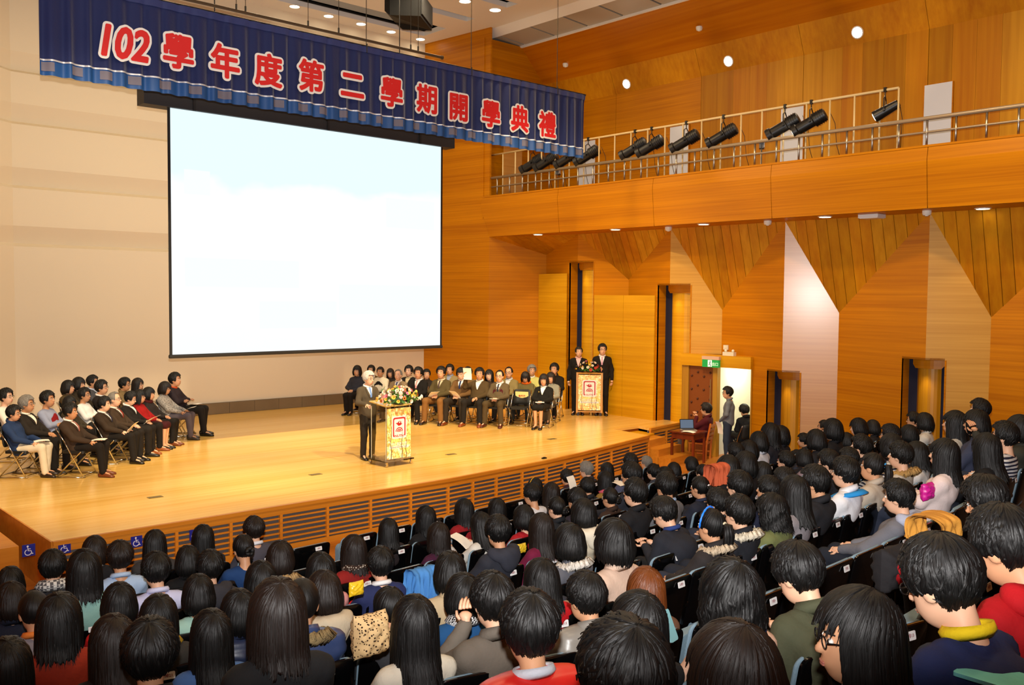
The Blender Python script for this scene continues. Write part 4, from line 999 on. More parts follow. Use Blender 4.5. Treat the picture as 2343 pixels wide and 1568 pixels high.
AUD = [
 (23, 1337, 2, 0, 'bob', 'k', '1a1c28', '', 'dark-haired person at the far left edge, in front of the stage corner'),
 (25, 1378, 3, 0, 'bob', 'b', '1d2233', '', 'brown-black bobbed head at the left edge in a navy jacket'),
 (121, 1300, 2, 0, 'short', 'k', '2a2a2e', 'scarf:c9c9c4', 'short-haired student with a grey and white checked scarf, beside the wheelchair signs'),
 (192, 1307, 3, 0, 'long', 'k', '8fbfb6', '', 'long-haired student in a pale aqua sweater, left front'),
 (216, 1262, 1, 0, 'bob', 'b', '1c1c20', 'collar:e8e8e8', 'bob-haired student with a white collar in the front row'),
 (274, 1278, 2, 0, 'short', 'b', 'a9c4e6', 'collar:b4cdec', 'brown-haired boy in a pale blue shirt, left front'),
 (356, 1309, 3, 0, 'short', 'k', 'c8cdf0', 'collar:d2d6f6', 'short-haired boy in a lavender white shirt'),
 (354, 1247, 1, 0, 'long', 'k', '3a3838', '', 'long-haired student in charcoal in the front row below the stage'),
 (464, 1234, 1, 0, 'long', 'k', '26262a', 'collar:e8e8e8', 'long-haired student with a white hair tie in the front row'),
 (429, 1285, 2, 0, 'bob', 'k', '141416', '', 'round black-haired student in black behind the front row'),
 (480, 1301, 3, 0, 'short', 'k', '34343a', 'hood:34343a', 'student in a charcoal hooded jacket, head turned right'),
 (77, 1402, 4, 0, 'buzz', 'k', '8d8a93', 'collar:f08a3c', 'crop-haired boy in a grey jacket with an orange collar'),
 (136, 1422, 5, 0, 'long', 'k', '9a2f1a', '', 'long-haired student in a rust red sweater, left'),
 (272, 1383, 4, 0, 'bob', 'k', 'd0171c', 'collar:dddddd', 'bob-haired student in a bright red jacket with a white collar'),
 (362, 1418, 5, 0, 'long', 'k', '33302c', 'scarf:b39020', 'long-haired student with a mustard yellow patterned scarf'),
 (453, 1362, 4, 0, 'bob', 'k', 'a8d4c4', '', 'bob-haired student in a fluffy mint green top'),
 (258, 1478, 6, 0, 'xl', 'b', '202022', '', 'student with long straight brown-black hair at the bottom left'),
 (344, 1502, 7, 0, 'short', 'k', '1c1c20', '', 'boy with a shiny hair whorl and both ears showing at the bottom left'),
 (482, 1458, 6, 0, 'xl', 'k', '4a6ea8', '', 'long-haired student in a denim blue sweater, bottom left'),
 (16, 1530, 6, 0, 'long', 'k', '17171a', '', 'dark-haired person cut off at the bottom left corner'),
 (580, 1214, 1, 0, 'short', 'b', '4a4852', 'collar:e6e6ea', 'boy in a grey waistcoat and white shirt in the front row'),
 (556, 1258, 2, 0, 'bun', 'k', '1f3f70', '', 'student with a low bun in a dark blue sweater'),
 (641, 1279, 3, 0, 'bob', 'b', 'cfc4b0', 'fur:b89a6a', 'brown-haired student with a tan fur hood on a white coat'),
 (596, 1331, 4, 0, 'bob', 'k', 'd8cfc4', 'collar:e3c8a8', 'bob-haired student in a cream jacket with pink edging'),
 (733, 1310, 4, 0, 'long', 'k', 'c98a86', '', 'long black-haired student in a pink print top'),
 (808, 1262, 3, 0, 'long', 'b', '8a1f1c', 'scarf:4a3a30', 'long brown-haired student with a polka dot scarf over red'),
 (740, 1360, 5, 0, 'bob', 'b', 'b8aa90', 'hood:c4b69c', 'brown straight-haired student in a beige hooded coat'),
 (690, 1384, 6, 0, 'buzz', 'k', '33436b', 'fur:8a7650', 'crop-haired boy in a navy puffer jacket with brown fur trim'),
 (545, 1402, 5, 0, 'bob', 'k', '262f4a', '', 'bob-haired student in a navy puffer jacket'),
 (634, 1412, 7, 0, 'long', 'b', '1f2022', '', 'shaggy brown-haired student in a plain black jacket, bottom left centre'),
 (869, 1294, 4, 0, 'short', 'k', '28305a', 'collar:eeeeee;stripe', 'short-haired boy in a navy sports jacket with red and white stripes'),
 (890, 1396, 6, 0, 'pony', 'k', '3a3a3e', 'scarf:a08a68', 'student with a pink hair tie and leopard print scarf'),
 (888, 1216, 2, 0, 'long', 'k', '2a2426', '', 'long-haired student in dark clothes behind an empty seat, below the stage louvres'),
 (973, 1188, 2, 0, 'long', 'k', '161618', '', 'long-haired student in black in the second row, straight parting'),
 (1002, 1229, 3, 0, 'long', 'b', '4a2a48', '', 'long-haired student in a red and navy plaid shirt'),
 (1061, 1170, 2, 0, 'long', 'k', '8e1a20', '', 'long-haired student in a dark red jacket below the stage'),
 (1101, 1205, 3, 0, 'xl', 'k', 'd6d2c8', '', 'long-haired student in a speckled white sweater writing in a notebook'),
 (1138, 1219, 4, 0, 'short', 'k', '2b2d36', 'hood:30323c', 'short-haired boy in a dark grey hooded jacket'),
 (1197, 1186, 3, 0, 'bob', 'k', 'a51a24', '', 'bob-haired student in a crimson top'),
 (1237, 1211, 4, 0, 'xl', 'b', '6e1838', '', 'long dark brown-haired student in a maroon top'),
 (1136, 1166, 2, 0, 'long', 'k', '202024', 'collar:d8d8d8', 'long-haired student in black with a white trimmed neck'),
 (1216, 1134, 2, 0, 'short', 'k', 'dcdce0', '', 'short-haired student in a white shirt below the stage louvres'),
 (1029, 1312, 5, 0, 'bob', 'k', 'c0ab88', '', 'bob-haired student in a tan coat behind an empty seat back'),
 (1058, 1366, 6, 0, 'bob', 'k', '1f4f80', 'scarf:d8d8d8', 'bob-haired student in teal blue with a spotted collar'),
 (1125, 1380, 7, 0, 'short', 'k', '6a6258', '', 'shaggy-haired boy in a taupe jacket'),
 (947, 1434, 7, 0, 'xl', 'k', 'd8d2c0', '', 'long straight-haired student in a cream knitted sweater, bottom centre'),
 (1237, 1331, 6, 0, 'long', 'k', 'b8141c', '', 'student with long glossy hair in a red jacket, centre'),
 (1210, 1445, 8, 0, 'short', 'k', 'e02a24', 'collar:c8ccd6;puff', 'bowl-cut boy in a bright red puffer jacket, bottom centre'),
 (1333, 1178, 4, 0, 'bob', 'k', 'd8cdb4', 'hood:e4dac4', 'bob-haired student in a cream quilted coat'),
 (1301, 1243, 5, 0, 'bob', 'k', '5a5c64', 'fur:d8d2c8', 'student in a grey coat with white fur hood trim'),
 (1402, 1243, 6, 0, 'bob', 'k', 'c8ac98', '', 'bob-haired student in a pale pinkish beige jacket'),
 (1339, 1371, 7, 0, 'short', 'k', '8c8880', 'puff', 'short-haired boy in a grey beige puffer jacket'),
 (1477, 1356, 7, 0, 'xl', 'c', '6a4a38', '', 'student with straight copper brown hair, centre'),
 (1458, 1436, 8, 0, 'xl', 'k', '1c1c1e', '', 'student with long glossy black hair over a black top, bottom centre'),
 (1421, 1562, 9, 0, 'short', 'k', '202024', '', 'top of a black-haired head cut by the bottom edge, centre'),
 (1669, 1366, 8, 0, 'wavy', 'k', 'e0b49a', 'scarf:6f8fd8', 'wavy-haired student in a peach coat with a blue striped scarf'),
 (1675, 1556, 9, 0, 'bob', 'b', '202024', '', 'top of a smooth brown-black head cut by the bottom edge, right of centre'),
 (1343, 1116, 2, 0, 'short', 'k', '232428', 'logo', 'tall short-haired boy in a black jacket with a small white back logo'),
 (1519, 1176, 5, 0, 'short', 'k', '24262e', 'collar:2a3f7a;d', 'boy looking down, in a black jacket with a blue collar'),
 (1626, 1206, 6, 0, 'pony', 'k', '2e2a2a', 'fur:c8b498;band:1f7fff', 'girl with a bright blue headband and a fur collar'),
 (1688, 1176, 6, 0, 'short', 'k', '22242a', 'fur:d8ceb8', 'short-haired student in a black jacket with a cream fleece collar'),
 (1765, 1172, 6, 0, 'wavy', 'k', '6e7448', '', 'wavy-haired student in an olive jacket'),
 (1826, 1318, 8, 0, 'short', 'k', '4a4c38', 'd', 'short-haired boy in an olive green jacket looking down'),
 (1958, 1468, 9, 0, 'xl', 'k', '7a8794', 'glasses;L', 'girl with long hair and black glasses in profile, in a grey hoodie'),
 (2154, 1340, 9, 0.05, 'short', 'k', '232d58', 'collar:e8c81c;glasses;d', 'boy with glasses in a navy polo with yellow collar stripes'),
 (2296, 1256, 9, 0.3, 'short', 'k', 'b0141c', 'glasses;hood:b8161e;d', 'boy with glasses in a red hoodie with backpack straps'),
 (2053, 1140, 7, 0, 'short', 'k', '6f7078', 'hood:aab0c4', 'boy in a black and pale grey hooded jacket'),
 (2255, 1150, 8, 0, 'short', 'k', '1d1d20', 'glasses;collar:f0f0f0;d', 'boy with glasses in a black varsity jacket with white stripes'),
 (2158, 1043, 7, 0.3, 'xl', 'k', 'e6d4d0', '', 'long-haired girl in a pale pink padded coat holding a magenta bag'),
 (1761, 994, 3, 0, 'long', 'k', '24242c', 'glasses', 'long-haired girl with glasses beside the curtained niche, nearest the door'),
 (1785, 998, 3, 0, 'bob', 'k', '1e1e24', '', 'bob-haired girl sitting just behind the girl with glasses by the first wall niche'),
 (1838, 1009, 3, 0, 'short', 'k', '26262a', '', 'short-haired student with pale ear, in front of the first wall niche'),
 (1866, 1010, 4, 0, 'bob', 'k', '1f1f24', '', 'bob-haired student between the two wall niches, low in her seat'),
 (1884, 978, 3, 0, 'bun', 'k', '1c1c20', 'glasses', 'student with a high hair bun in front of the pale wall panel'),
 (1903, 985, 4, 0, 'bob', 'k', '1a1a1e', '', 'bob-haired student right beside the one with the high bun'),
 (1935, 1011, 4, 0, 'bob', 'k', '1b1b1f', '', 'dark round-haired student in front of the orange wall panel, lowest'),
 (1963, 980, 4, 0, 'bob', 'k', '1f1f24', '', 'left one of two bob-haired students against the orange wall panel'),
 (1996, 980, 4, 0, 'bob', 'k', '1f1f24', '', 'right one of two bob-haired students against the orange wall panel'),
 (1968, 1024, 5, 0, 'short', 'k', '1c1c20', '', 'short dark-haired student below the pair against the orange wall panel'),
 (2035, 998, 5, 0, 'short', 'k', '2a2026', 'glasses;collar:c01818', 'student with glasses and a red collar in front of the orange panel'),
 (2078, 996, 5, 0, 'bob', 'k', '202024', '', 'bob-haired girl in profile beneath the second wall niche'),
 (2089, 962, 5, 0.45, 'short', 'k', '22242a', 'glasses', 'short-haired boy with glasses against the second wall niche'),
 (2114, 968, 5, 0, 'bob', 'k', 'c8c4bc', '', 'bob-haired girl in a white jacket against the second wall niche'),
 (2183, 962, 6, 0, 'xl', 'k', 'b8b4ac', '', 'long-haired girl in a pale grey jacket right of the second wall niche'),
 (2240, 935, 6, 0, 'short', 'k', '24262e', '', 'short-haired boy highest in the back corner by the right wall'),
 (2232, 960, 6, -0.35, 'bob', 'k', '3a4056', 'glasses', 'bob-haired girl with glasses just below the highest boy in the back corner'),
 (2206, 1002, 6, 0, 'short', 'k', '1a1a1e', '', 'short-haired student in black turned to face left, right back rows'),
 (2255, 1030, 7, 0, 'xl', 'k', '17171a', '', 'student with long smooth black hair in black, right side'),
 (2296, 1001, 7, 0, 'short', 'k', '30344a', 'glasses;stripes', 'boy with glasses in a navy and white striped sweater'),
 (2330, 985, 7, 0, 'bob', 'k', '33332c', '', 'dark-haired student in olive black at the right edge, one hand raised'),
 (2058, 1044, 6, 0, 'short', 'k', 'b8b0a4', 'fur:b08a50', 'student in a checked shirt with a tan fur hood beside'),
 (2096, 1042, 6, 0, 'long', 'k', 'd0ccc8', '', 'long-haired girl in a white sweater behind the checked shirt'),
 (2038, 1024, 6, 0.45, 'bob', 'k', 'c86a9a', 'stripes', 'girl with a pink scarf over black and white stripes'),
 (1994, 1070, 6, 0, 'pony', 'k', 'b8ac9c', 'glasses', 'girl with glasses and a ponytail with a blue tie in a beige coat'),
 (1932, 1084, 6, 0, 'short', 'k', 'e8e8ec', 'glasses;yoke:2a90d8', 'boy with glasses in a white jacket with a blue yoke'),
 (1940, 1052, 5, 0, 'short', 'k', '1e1e22', 'glasses', 'student with glasses in black behind the white and blue jacket'),
 (1894, 1060, 5, 0, 'short', 'k', '2c2e34', 'glasses', 'short-haired boy with glasses in charcoal, middle right'),
 (1838, 1051, 4, 0, 'bob', 'k', '8a7a84', '', 'bob-haired girl in a finely dotted grey pink top'),
 (1797, 1057, 4, 0, 'short', 'k', '24262c', 'glasses', 'short-haired boy with glasses next to a pink folder'),
 (1743, 1082, 4, 0, 'long', 'k', 'a03060', 'glasses', 'long-haired girl with glasses in a magenta top'),
 (1792, 1102, 5, 0, 'short', 'k', '1c2030', 'collar:e0e0e8', 'short-haired student with a white collar edge, middle right'),
 (1863, 1106, 6, 0, 'short', 'k', '232327', '', 'short-haired boy in a plain black jacket above a row of empty seats'),
 (1817, 1130, 6, 0, 'xl', 'k', '8a8488', '', 'long straight-haired girl in a grey top above a row of empty seats'),
 (1756, 1123, 5, -0.15, 'short', 'k', '22263a', '', 'short-haired student in navy left of the long straight-haired girl'),
 (1689, 1115, 5, 0, 'short', 'k', '202024', '', 'short-haired boy in a black sweater, centre right'),
 (1600, 1117, 4, 0, 'pony', 'k', '222634', 'collar:2c3248', 'girl with a ponytail held by a white bobble'),
 (1642, 1153, 5, 0, 'short', 'k', '33343a', 'glasses', 'boy with glasses resting a hand on his head'),
 (1523, 1115, 4, 0, 'short', 'k', '6a6a6e', 'collar:9ab4d8', 'boy in a grey jacket with a pale blue collar'),
 (1451, 1130, 4, 0, 'short', 'k', '1d1d20', 'glasses', 'boy with glasses in black behind the row of seat numbers, centre'),
 (1395, 1141, 3, 0, 'bun', 'k', '3a2a22', '', 'girl with a dark bun, centre'),
 (1384, 1102, 2, 0, 'long', 'k', '8a6a30', 'scarf:d05a70', 'long-haired girl with a yellow and pink scarf'),
 (1443, 1089, 3, 0, 'short', 'k', '2a2c34', 'glasses', 'short-haired man with glasses in front of the stage steps'),
 (1441, 1061, 2, 0, 'receding', 'k', '50526a', 'glasses', 'balding man in grey blue in the front row near the steps'),
 (1478, 1060, 1, 0, 'short', 'g', 'd8d8d8', '', 'grey-haired man in white in the front row near the steps'),
 (1494, 1082, 2, 0, 'short', 'k', '3a3c46', 'glasses', 'man with glasses in a grey jacket behind the grey-haired man in white'),
 (1388, 1077, 1, 0, 'long', 'k', '1e1e22', '', 'long-haired woman in black in the front row, right of the grey-haired man'),
 (1341, 1077, 1, 0, 'short', 'g', '30303a', 'glasses', 'grey-haired man with glasses in the front row'),
 (1296, 1094, 1, 0, 'short', 'k', '3c2226', '', 'short-haired woman in dark maroon in the front row'),
 (1223, 1115, 1, 0, 'bob', 'k', '2a2622', 'band:f0b418', 'girl with a yellow headband'),
 (1260, 1130, 2, 0, 'xl', 'b', '26201e', '', 'long brown-haired girl in dark clothes right of the yellow headband'),
 (1541, 1077, 2, 0, 'bob', 'k', '26262c', 'glasses', 'bob-haired girl with glasses below the stage steps'),
 (1581, 1064, 2, 0, 'bob', 'k', '2a2c3a', '', 'bob-haired girl in slate in front of the wooden chair'),
 (1607, 1084, 3, 0, 'pony', 'k', '22222a', 'glasses', 'girl with dark red glasses and tied black hair'),
 (1664, 1074, 4, 0, 'bob', 'k', '18181c', '', 'bob-haired girl beside an orange hood, centre right'),
 (1681, 1038, 3, 0, 'short', 'k', '1c1c20', '', 'student with pale profile just right of the wooden chair'),
 (1704, 1064, 4, 0, 'bob', 'k', '17171b', '', 'dark bob-haired student two seats right of the orange hood'),
 (1712, 1032, 3, 0, 'bob', 'k', '1a1a1e', '', 'large dark-haired student below the standing man in grey'),
 (1735, 1013, 3, 0, 'bob', 'k', 'c8ccd8', '', 'bob-haired girl with a pale collar below the open doorway'),
 (1520, 1095, 3, 0, 'short', 'k', '1d1d20', '', 'dark-haired student right in front of the boy with the pale blue collar'),
 (1318, 1146, 3, 0, 'short', 'k', '2a2430', '', 'short-haired student hidden left of the tall boy in black'),
 (1272, 1164, 3, 0, 'bun', 'k', '202226', '', 'girl with a ring-shaped bun, centre'),
]
# ---------------------------------------------------------------- seating plan: each student comes from the head seen in the photo and the row it sits in
def row_place(px, py, n, off):
    r = ray(px, py); T_ = np.linspace(.0001, .0125, 7000); x = T_ * r[0]; y = T_ * r[1]
    s = np.where(x < 4.6, -.21 * (x - 4.6), .05 * (x - 4.6) + .012 * np.maximum(x - 7, 0) ** 2); d = y - s - (ROWY[n] + off)
    i = np.nonzero(np.sign(d[:-1]) != np.sign(d[1:]))[0]; i = i[0] if len(i) else np.argmin(np.abs(d))
    return float(x[i]), float(y[i]), CZ + float(T_[i] * r[2])
def pose_for(i, ex, label):
    if 'L' in ex: return 'al'
    if 'd' in ex: return 'ad'
    if 'hand on his head' in label: return 'ah'
    if 'hand raised' in label: return 'au'
    if 'writing' in label: return 'aw'
    if 'taupe' in label: return 'ac'
    return ('a0', 'a1', 'a2', 'a3', 'a0')[i % 5]
PLAN = []; SEATS = {}
for i, (px, py, n, dy, hs, hc, col, ex, label) in enumerate(AUD):
    exd = {}
    for e in [q for q in ex.split(';') if q]:
        k, _, v = e.partition(':'); exd[k] = v or True
    pose = pose_for(i, exd, label); J = get_pose(pose)['J']; hcn = J['HC']
    x, y, z = row_place(px, py, n, .12 + dy); th = math.atan(slope(x)); fz = floor_z(x, y - .12)
    for _ in range(3):
        sc = min(1.24, max(.82, (z - fz) / hcn[2]))
        ox, oy = hcn[0] * sc, hcn[1] * sc
        rx, ry = x - (ox * math.cos(th) - oy * math.sin(th)), y - (ox * math.sin(th) + oy * math.cos(th))
        fz = floor_z(rx, ry)
    PLAN.append((rx, ry, fz, th, sc, pose, exd))
    if abs(dy) < .29: SEATS.setdefault(n, []).append([rx, i])
for px, py, n in ((2310, 1530, 10), (823, 1229, 1), (921, 1248, 2), (1524, 1558, 8), (1983, 1229, 7), (1915, 1262, 7), (2147, 1153, 7)):
    x, y, z = row_place(px, py, n, 0.0)
    if all(abs(q[0] - x) > .45 for q in SEATS.get(n, [])): SEATS.setdefault(n, []).append([x, -1])
for n, L in SEATS.items():
    L.sort(); add = []
    for a, b in zip(L[:-1], L[1:]):
        g = b[0] - a[0]; m = int(round(g / .57)) - 1
        if 0 < m <= 6: add += [[a[0] + g * k / (m + 1), -1] for k in range(1, m + 1)]
    L += add; L.sort()
    for _ in range(60):
        for a, b in zip(L[:-1], L[1:]):
            g = b[0] - a[0]
            if g < .545: a[0] -= (.545 - g) * .5; b[0] += (.545 - g) * .5
def seat_no(x):
    return 2 * round((7.76 - x) / .57) + 1 if x < 7.6 else 2 * max(1, round((x - 7.5) / .57))
specs = {}
for n, L in SEATS.items():
    used = set()
    for q in L:
        k = seat_no(q[0])
        while k in used: k += 2
        used.add(k); q.append('%d排%d' % (n, k)); specs[q[2]] = (q[2], .024, .0004, 0, 1)
BANNER = [('102', 283, 103), ('學', 408, 125), ('年', 515, 147), ('度', 614, 167), ('第', 712, 180), ('二', 806, 200), ('學', 896, 217), ('期', 977, 232), ('開', 1049, 250), ('學', 1123, 266), ('典', 1189, 277), ('禮', 1252, 290)]
for s, _, _ in BANNER:
    specs['g' + s] = (s, .66 if s == '102' else .56, 0, 0, 3)
specs['nutn'] = ('NUTN', .062, .001, .001, 2); specs['uni'] = ('國立臺南大學', .062, .0005, .0006, 2); specs['unien'] = ('National University of Tainan', .033, .0003, .0006, 2)
specs['screen'] = ('國立臺南大學', .26, .003, .001, 2); specs['exit'] = ('出口', .09, .001, .001, 2); specs['sign'] = ('貴賓席', .06, .001, .0008, 2)
TXT = text_batch(specs)
def fat_text(me, r, n, shear=0.0, sxx=1.0):     # a bolder letter: the glyph swept round a small circle
    k = len(me.vertices); co = np.empty(k * 3, np.float32); me.vertices.foreach_get('co', co); co = co.reshape(-1, 3)
    co[:, 0] = co[:, 0] * sxx + co[:, 1] * shear
    fs = [tuple(p.vertices) for p in me.polygons]; V = []; Fc = []
    for i in range(n + 1):
        o = len(V); a = 2 * math.pi * i / n; d = (0, 0) if i == n else (r * math.cos(a), r * math.sin(a))
        V += [(x + d[0], y + d[1], z + .0002 * i) for x, y, z in co.tolist()]; Fc += [tuple(q + o for q in f) for f in fs]
    m = bpy.data.meshes.new('letter'); m.from_pydata(V, [], Fc); m.update(); return m
for s in sorted({b[0] for b in BANNER}):
    sh_, sw_ = (.16, .80) if s == '102' else (.0, .92)
    TXT['r' + s] = fat_text(TXT['g' + s], .02, 10, sh_, sw_); TXT['w' + s] = fat_text(TXT['g' + s], .056, 20, sh_, sw_)
INK = mat('tag_ink', '8a1420', 0.7)

# ---------------------------------------------------------------- auditorium chair
SHELL = mat('black_shell_plastic', '060607', 0.16, spec=0.6, coat=0.3); UPH = mat('blue_grey_upholstery', '7f98a8', 0.9, spec=0.2, bump=0.3, bscale=90)
TAGW = mat('number_plate_white', 'eeeeee', 0.5)
def curved_panel(w, h, r, t, bow, z0, tilt, y0, inset=0.0):
    pts = rbox(w, h, r, 6); mb = MB(); n = len(pts)
    tl = math.tan(tilt)
    def P(u, v, d): return (u, y0 + bow * (u / (w / 2)) ** 2 - (v + h / 2) * tl + d, z0 + v + h / 2)
    rings = [(1.0, 0.0), (1.0, t)]
    grid = []
    for ring, (s_, d) in enumerate([(0.0, 0.0), (.55, 0.0), (.97, 0.0), (1.0, t * .25), (1.0, t * .75), (.97, t), (.55, t), (0.0, t)]):
        grid.append([P(u * s_, v * s_, d) for u, v in pts])
    for g in grid: mb.v += g
    for a in range(len(grid) - 1):
        for k in range(n): mb.f.append((a * n + k, a * n + (k + 1) % n, (a + 1) * n + (k + 1) % n, (a + 1) * n + k))
    mb.m = [0] * len(mb.f); return mb
me_shell = curved_panel(.52, .53, .055, .028, .022, .335, .19, -.155).mesh('back_shell', SHELL, True); smooth_angle(me_shell, 50)
me_cush = curved_panel(.522, .475, .06, .022, .022, .385, .19, -.130).mesh('back_cushion', UPH, True); fix_normals(me_shell); fix_normals(me_cush)
mb = MB(); mb.prism([(x, y + .06, .385) for x, y in rbox(.47, .44, .06)], (0, 0, .075)); me_pan = mb.mesh('seat_pan', UPH); 
mb = MB(); mb.prism([(x, -.10, .57 + y) for x, y in rbox(.47, .36, .06)], (0, .075, 0)); me_panup = mb.mesh('seat_pan', UPH)
mb = MB(); mb.prism([(.2725, -.02 + x, .60 + y) for x, y in rbox(.34, .055, .024, 4)], (-.05, 0, 0)); me_arm = mb.mesh('armrest', SHELL)
mb = MB(); mb.box((.262, .0, .30), (.026, .22, .60)); mb.box((.262, .02, .012), (.05, .34, .024)); me_sup = mb.mesh('side_support', SHELL)
mb = MB(); mb.prism([(x, 0, y) for x, y in rbox(.088, .046, .006, 2)], (0, .003, 0)); me_tag = mb.mesh('number_plate', TAGW)
for q in (me_pan, me_panup, me_arm): fix_normals(q)
def mirror_mesh(me):
    m = me.copy(); co = np.empty(len(m.vertices) * 3, np.float32); m.vertices.foreach_get('co', co); co[0::3] *= -1; m.vertices.foreach_set('co', co); m.flip_normals(); return m
me_arm2 = mirror_mesh(me_arm); me_sup2 = mirror_mesh(me_sup)
for s, (t_, *_r) in list(specs.items()):
    if '排' in s: TXT[s].materials.append(INK)
ORD = ['first', 'second', 'third', 'fourth', 'fifth', 'sixth', 'seventh', 'eighth', 'ninth', 'tenth', 'eleventh', 'twelfth', 'thirteenth', 'fourteenth', 'fifteenth', 'sixteenth', 'seventeenth', 'eighteenth', 'nineteenth', 'twentieth', 'twenty-first', 'twenty-second', 'twenty-third', 'twenty-fourth', 'twenty-fifth', 'twenty-sixth', 'twenty-seventh', 'twenty-eighth', 'twenty-ninth', 'thirtieth']
ROWN = {1: 'front row', 2: 'second row', 3: 'third row', 4: 'fourth row', 5: 'fifth row', 6: 'sixth row', 7: 'seventh row', 8: 'eighth row', 9: 'ninth row', 10: 'row at the bottom right corner'}
for n, L in sorted(SEATS.items()):
    for j, (x, who, num) in enumerate(L):
        y = ROWY[n] + sx(x) + .225; th = math.atan(slope(x)); z = floor_z(x, y)
        if who >= 0: y = y * .4 + (PLAN[who][1]) * .6; z = floor_z(x, y)
        o = thing('auditorium_seat', '%s black auditorium seat, %s from the left in the %s' % ('occupied' if who >= 0 else 'empty', ORD[j], ROWN[n]), 'seat', (x, y, z), th, 'black tip-up seats of the audience')
        obj('back_shell', me_shell, o); obj('back_cushion', me_cush, o)
        obj('seat_pan', me_pan if who >= 0 else me_panup, o)
        obj('armrest', me_arm, o); obj('side_support', me_sup, o); 
        if j == 0: obj('armrest', me_arm2, o); obj('side_support', me_sup2, o)
        t_ = obj('number_plate', me_tag, o, (.075, -.256, .815), (-.19, 0, 0))
        obj('seat_number', TXT[num], t_, (0, -.0012, 0), (math.pi / 2, 0, 0))

# ---------------------------------------------------------------- the audience
PATT = {'plaid': lambda: pattern_mat('red_navy_plaid', 'plaid', '5a1a2a', '1c1c3c', 28), 'stripes': lambda: pattern_mat('navy_white_stripes', 'stripe', '20243a', 'c8c8c8', 9)}
for i, (px, py, n, dy, hs, hc, col, ex, label) in enumerate(AUD):
    rx, ry, fz, th, sc, pose, exd = PLAN[i]
    top = 'puffer' if ('puff' in exd or 'puffer' in label or 'quilted' in label) else ('shirt' if any(w in label for w in ('shirt', 'sweater', 'top', 'polo', 'waistcoat')) else 'coat')
    tc = col
    if 'plaid' in label: tc = PATT['plaid']()
    if 'stripes' in exd: tc = PATT['stripes']()
    e2 = {k: v for k, v in exd.items() if k in ('glasses', 'collar', 'scarf', 'fur', 'hood', 'yoke', 'band')}
    if 'leopard' in label: e2['scarf'] = pattern_mat('leopard_print', 'spots', '2a1c12', 'c8a878', 60)
    if 'striped scarf' in label: e2['scarf'] = pattern_mat('blue_stripe_scarf', 'stripe', '2a4ac0', '9ab0e0', 14)
    if 'polka' in label: e2['scarf'] = pattern_mat('polka_scarf', 'spots', 'd8d0c0', '3a2a22', 55)
    if 'spotted collar' in label: e2['scarf'] = pattern_mat('spotted_collar', 'check', 'e0e0e0', '101014', 90)
    if 'checked scarf' in label: e2['scarf'] = pattern_mat('checked_scarf', 'check', 'd8d8d4', '5a5a5e', 40)
    hs2 = 'bunhigh' if 'high' in label and hs == 'bun' else hs
    boy = hs in ('short', 'buzz', 'receding')
    o = person((rx, ry, fz), th, sc, pose, hs2, hc, top, tc, label, 'students in the audience', e2, bcol=('20242e', '1a1a1c', '2a3040')[i % 3], shoecol='1a1816', skin='abab'[i % 4], seed=1 + i % 3)
    J = get_pose(pose)['J']
    if 'sports jacket' in label or 'varsity' in label:
        for s in (-1, 1):
            c1, c2 = ('c01820', 'e8e8e8') if 'sports' in label else ('f0f0f0', 'f0f0f0')
            for q, cc in enumerate((c1, c2)):
                a = J['shL'] if s < 0 else J['shR']; b_ = J['elL'] if s < 0 else J['elR']
                mb = MB(); pts = []
                c_ = a * (.45 - .12 * q) + b_ * (.55 + .12 * q); d = (b_ - a) / np.linalg.norm(b_ - a); u = np.cross(d, V3(0, 1, 0)); u /= np.linalg.norm(u); w_ = np.cross(d, u)
                mb.tube([c_ + (u * math.cos(t) + w_ * math.sin(t)) * .063 for t in np.linspace(0, 2 * math.pi, 17)], .009, 5); mb.build('sleeve_stripe', cloth(cc), o, True)
    if 'logo' in exd:
        mb = MB(); mb.box((.02, J['chest'][1] - .129, J['neck'][2] - .09), (.075, .006, .009)); mb.box((.05, J['chest'][1] - .129, J['neck'][2] - .088), (.014, .007, .016)); mb.build('logo', cloth('e8e8e8'), o)
    if hs == 'pony':
        mb = MB(); mb.tube([(.017 * math.cos(t), -.118, .035 + .017 * math.sin(t)) for t in np.linspace(0, 2 * math.pi, 11)], .008, 6)
        h = mb.build('hair_tie', cloth('c88ac0' if 'pink hair' in label else ('e8e8e8' if 'white bobble' in label else ('3a90d0' if 'blue tie' in label else 'd8c8a8'))), o, True); h.matrix_local = head_matrix(pose)
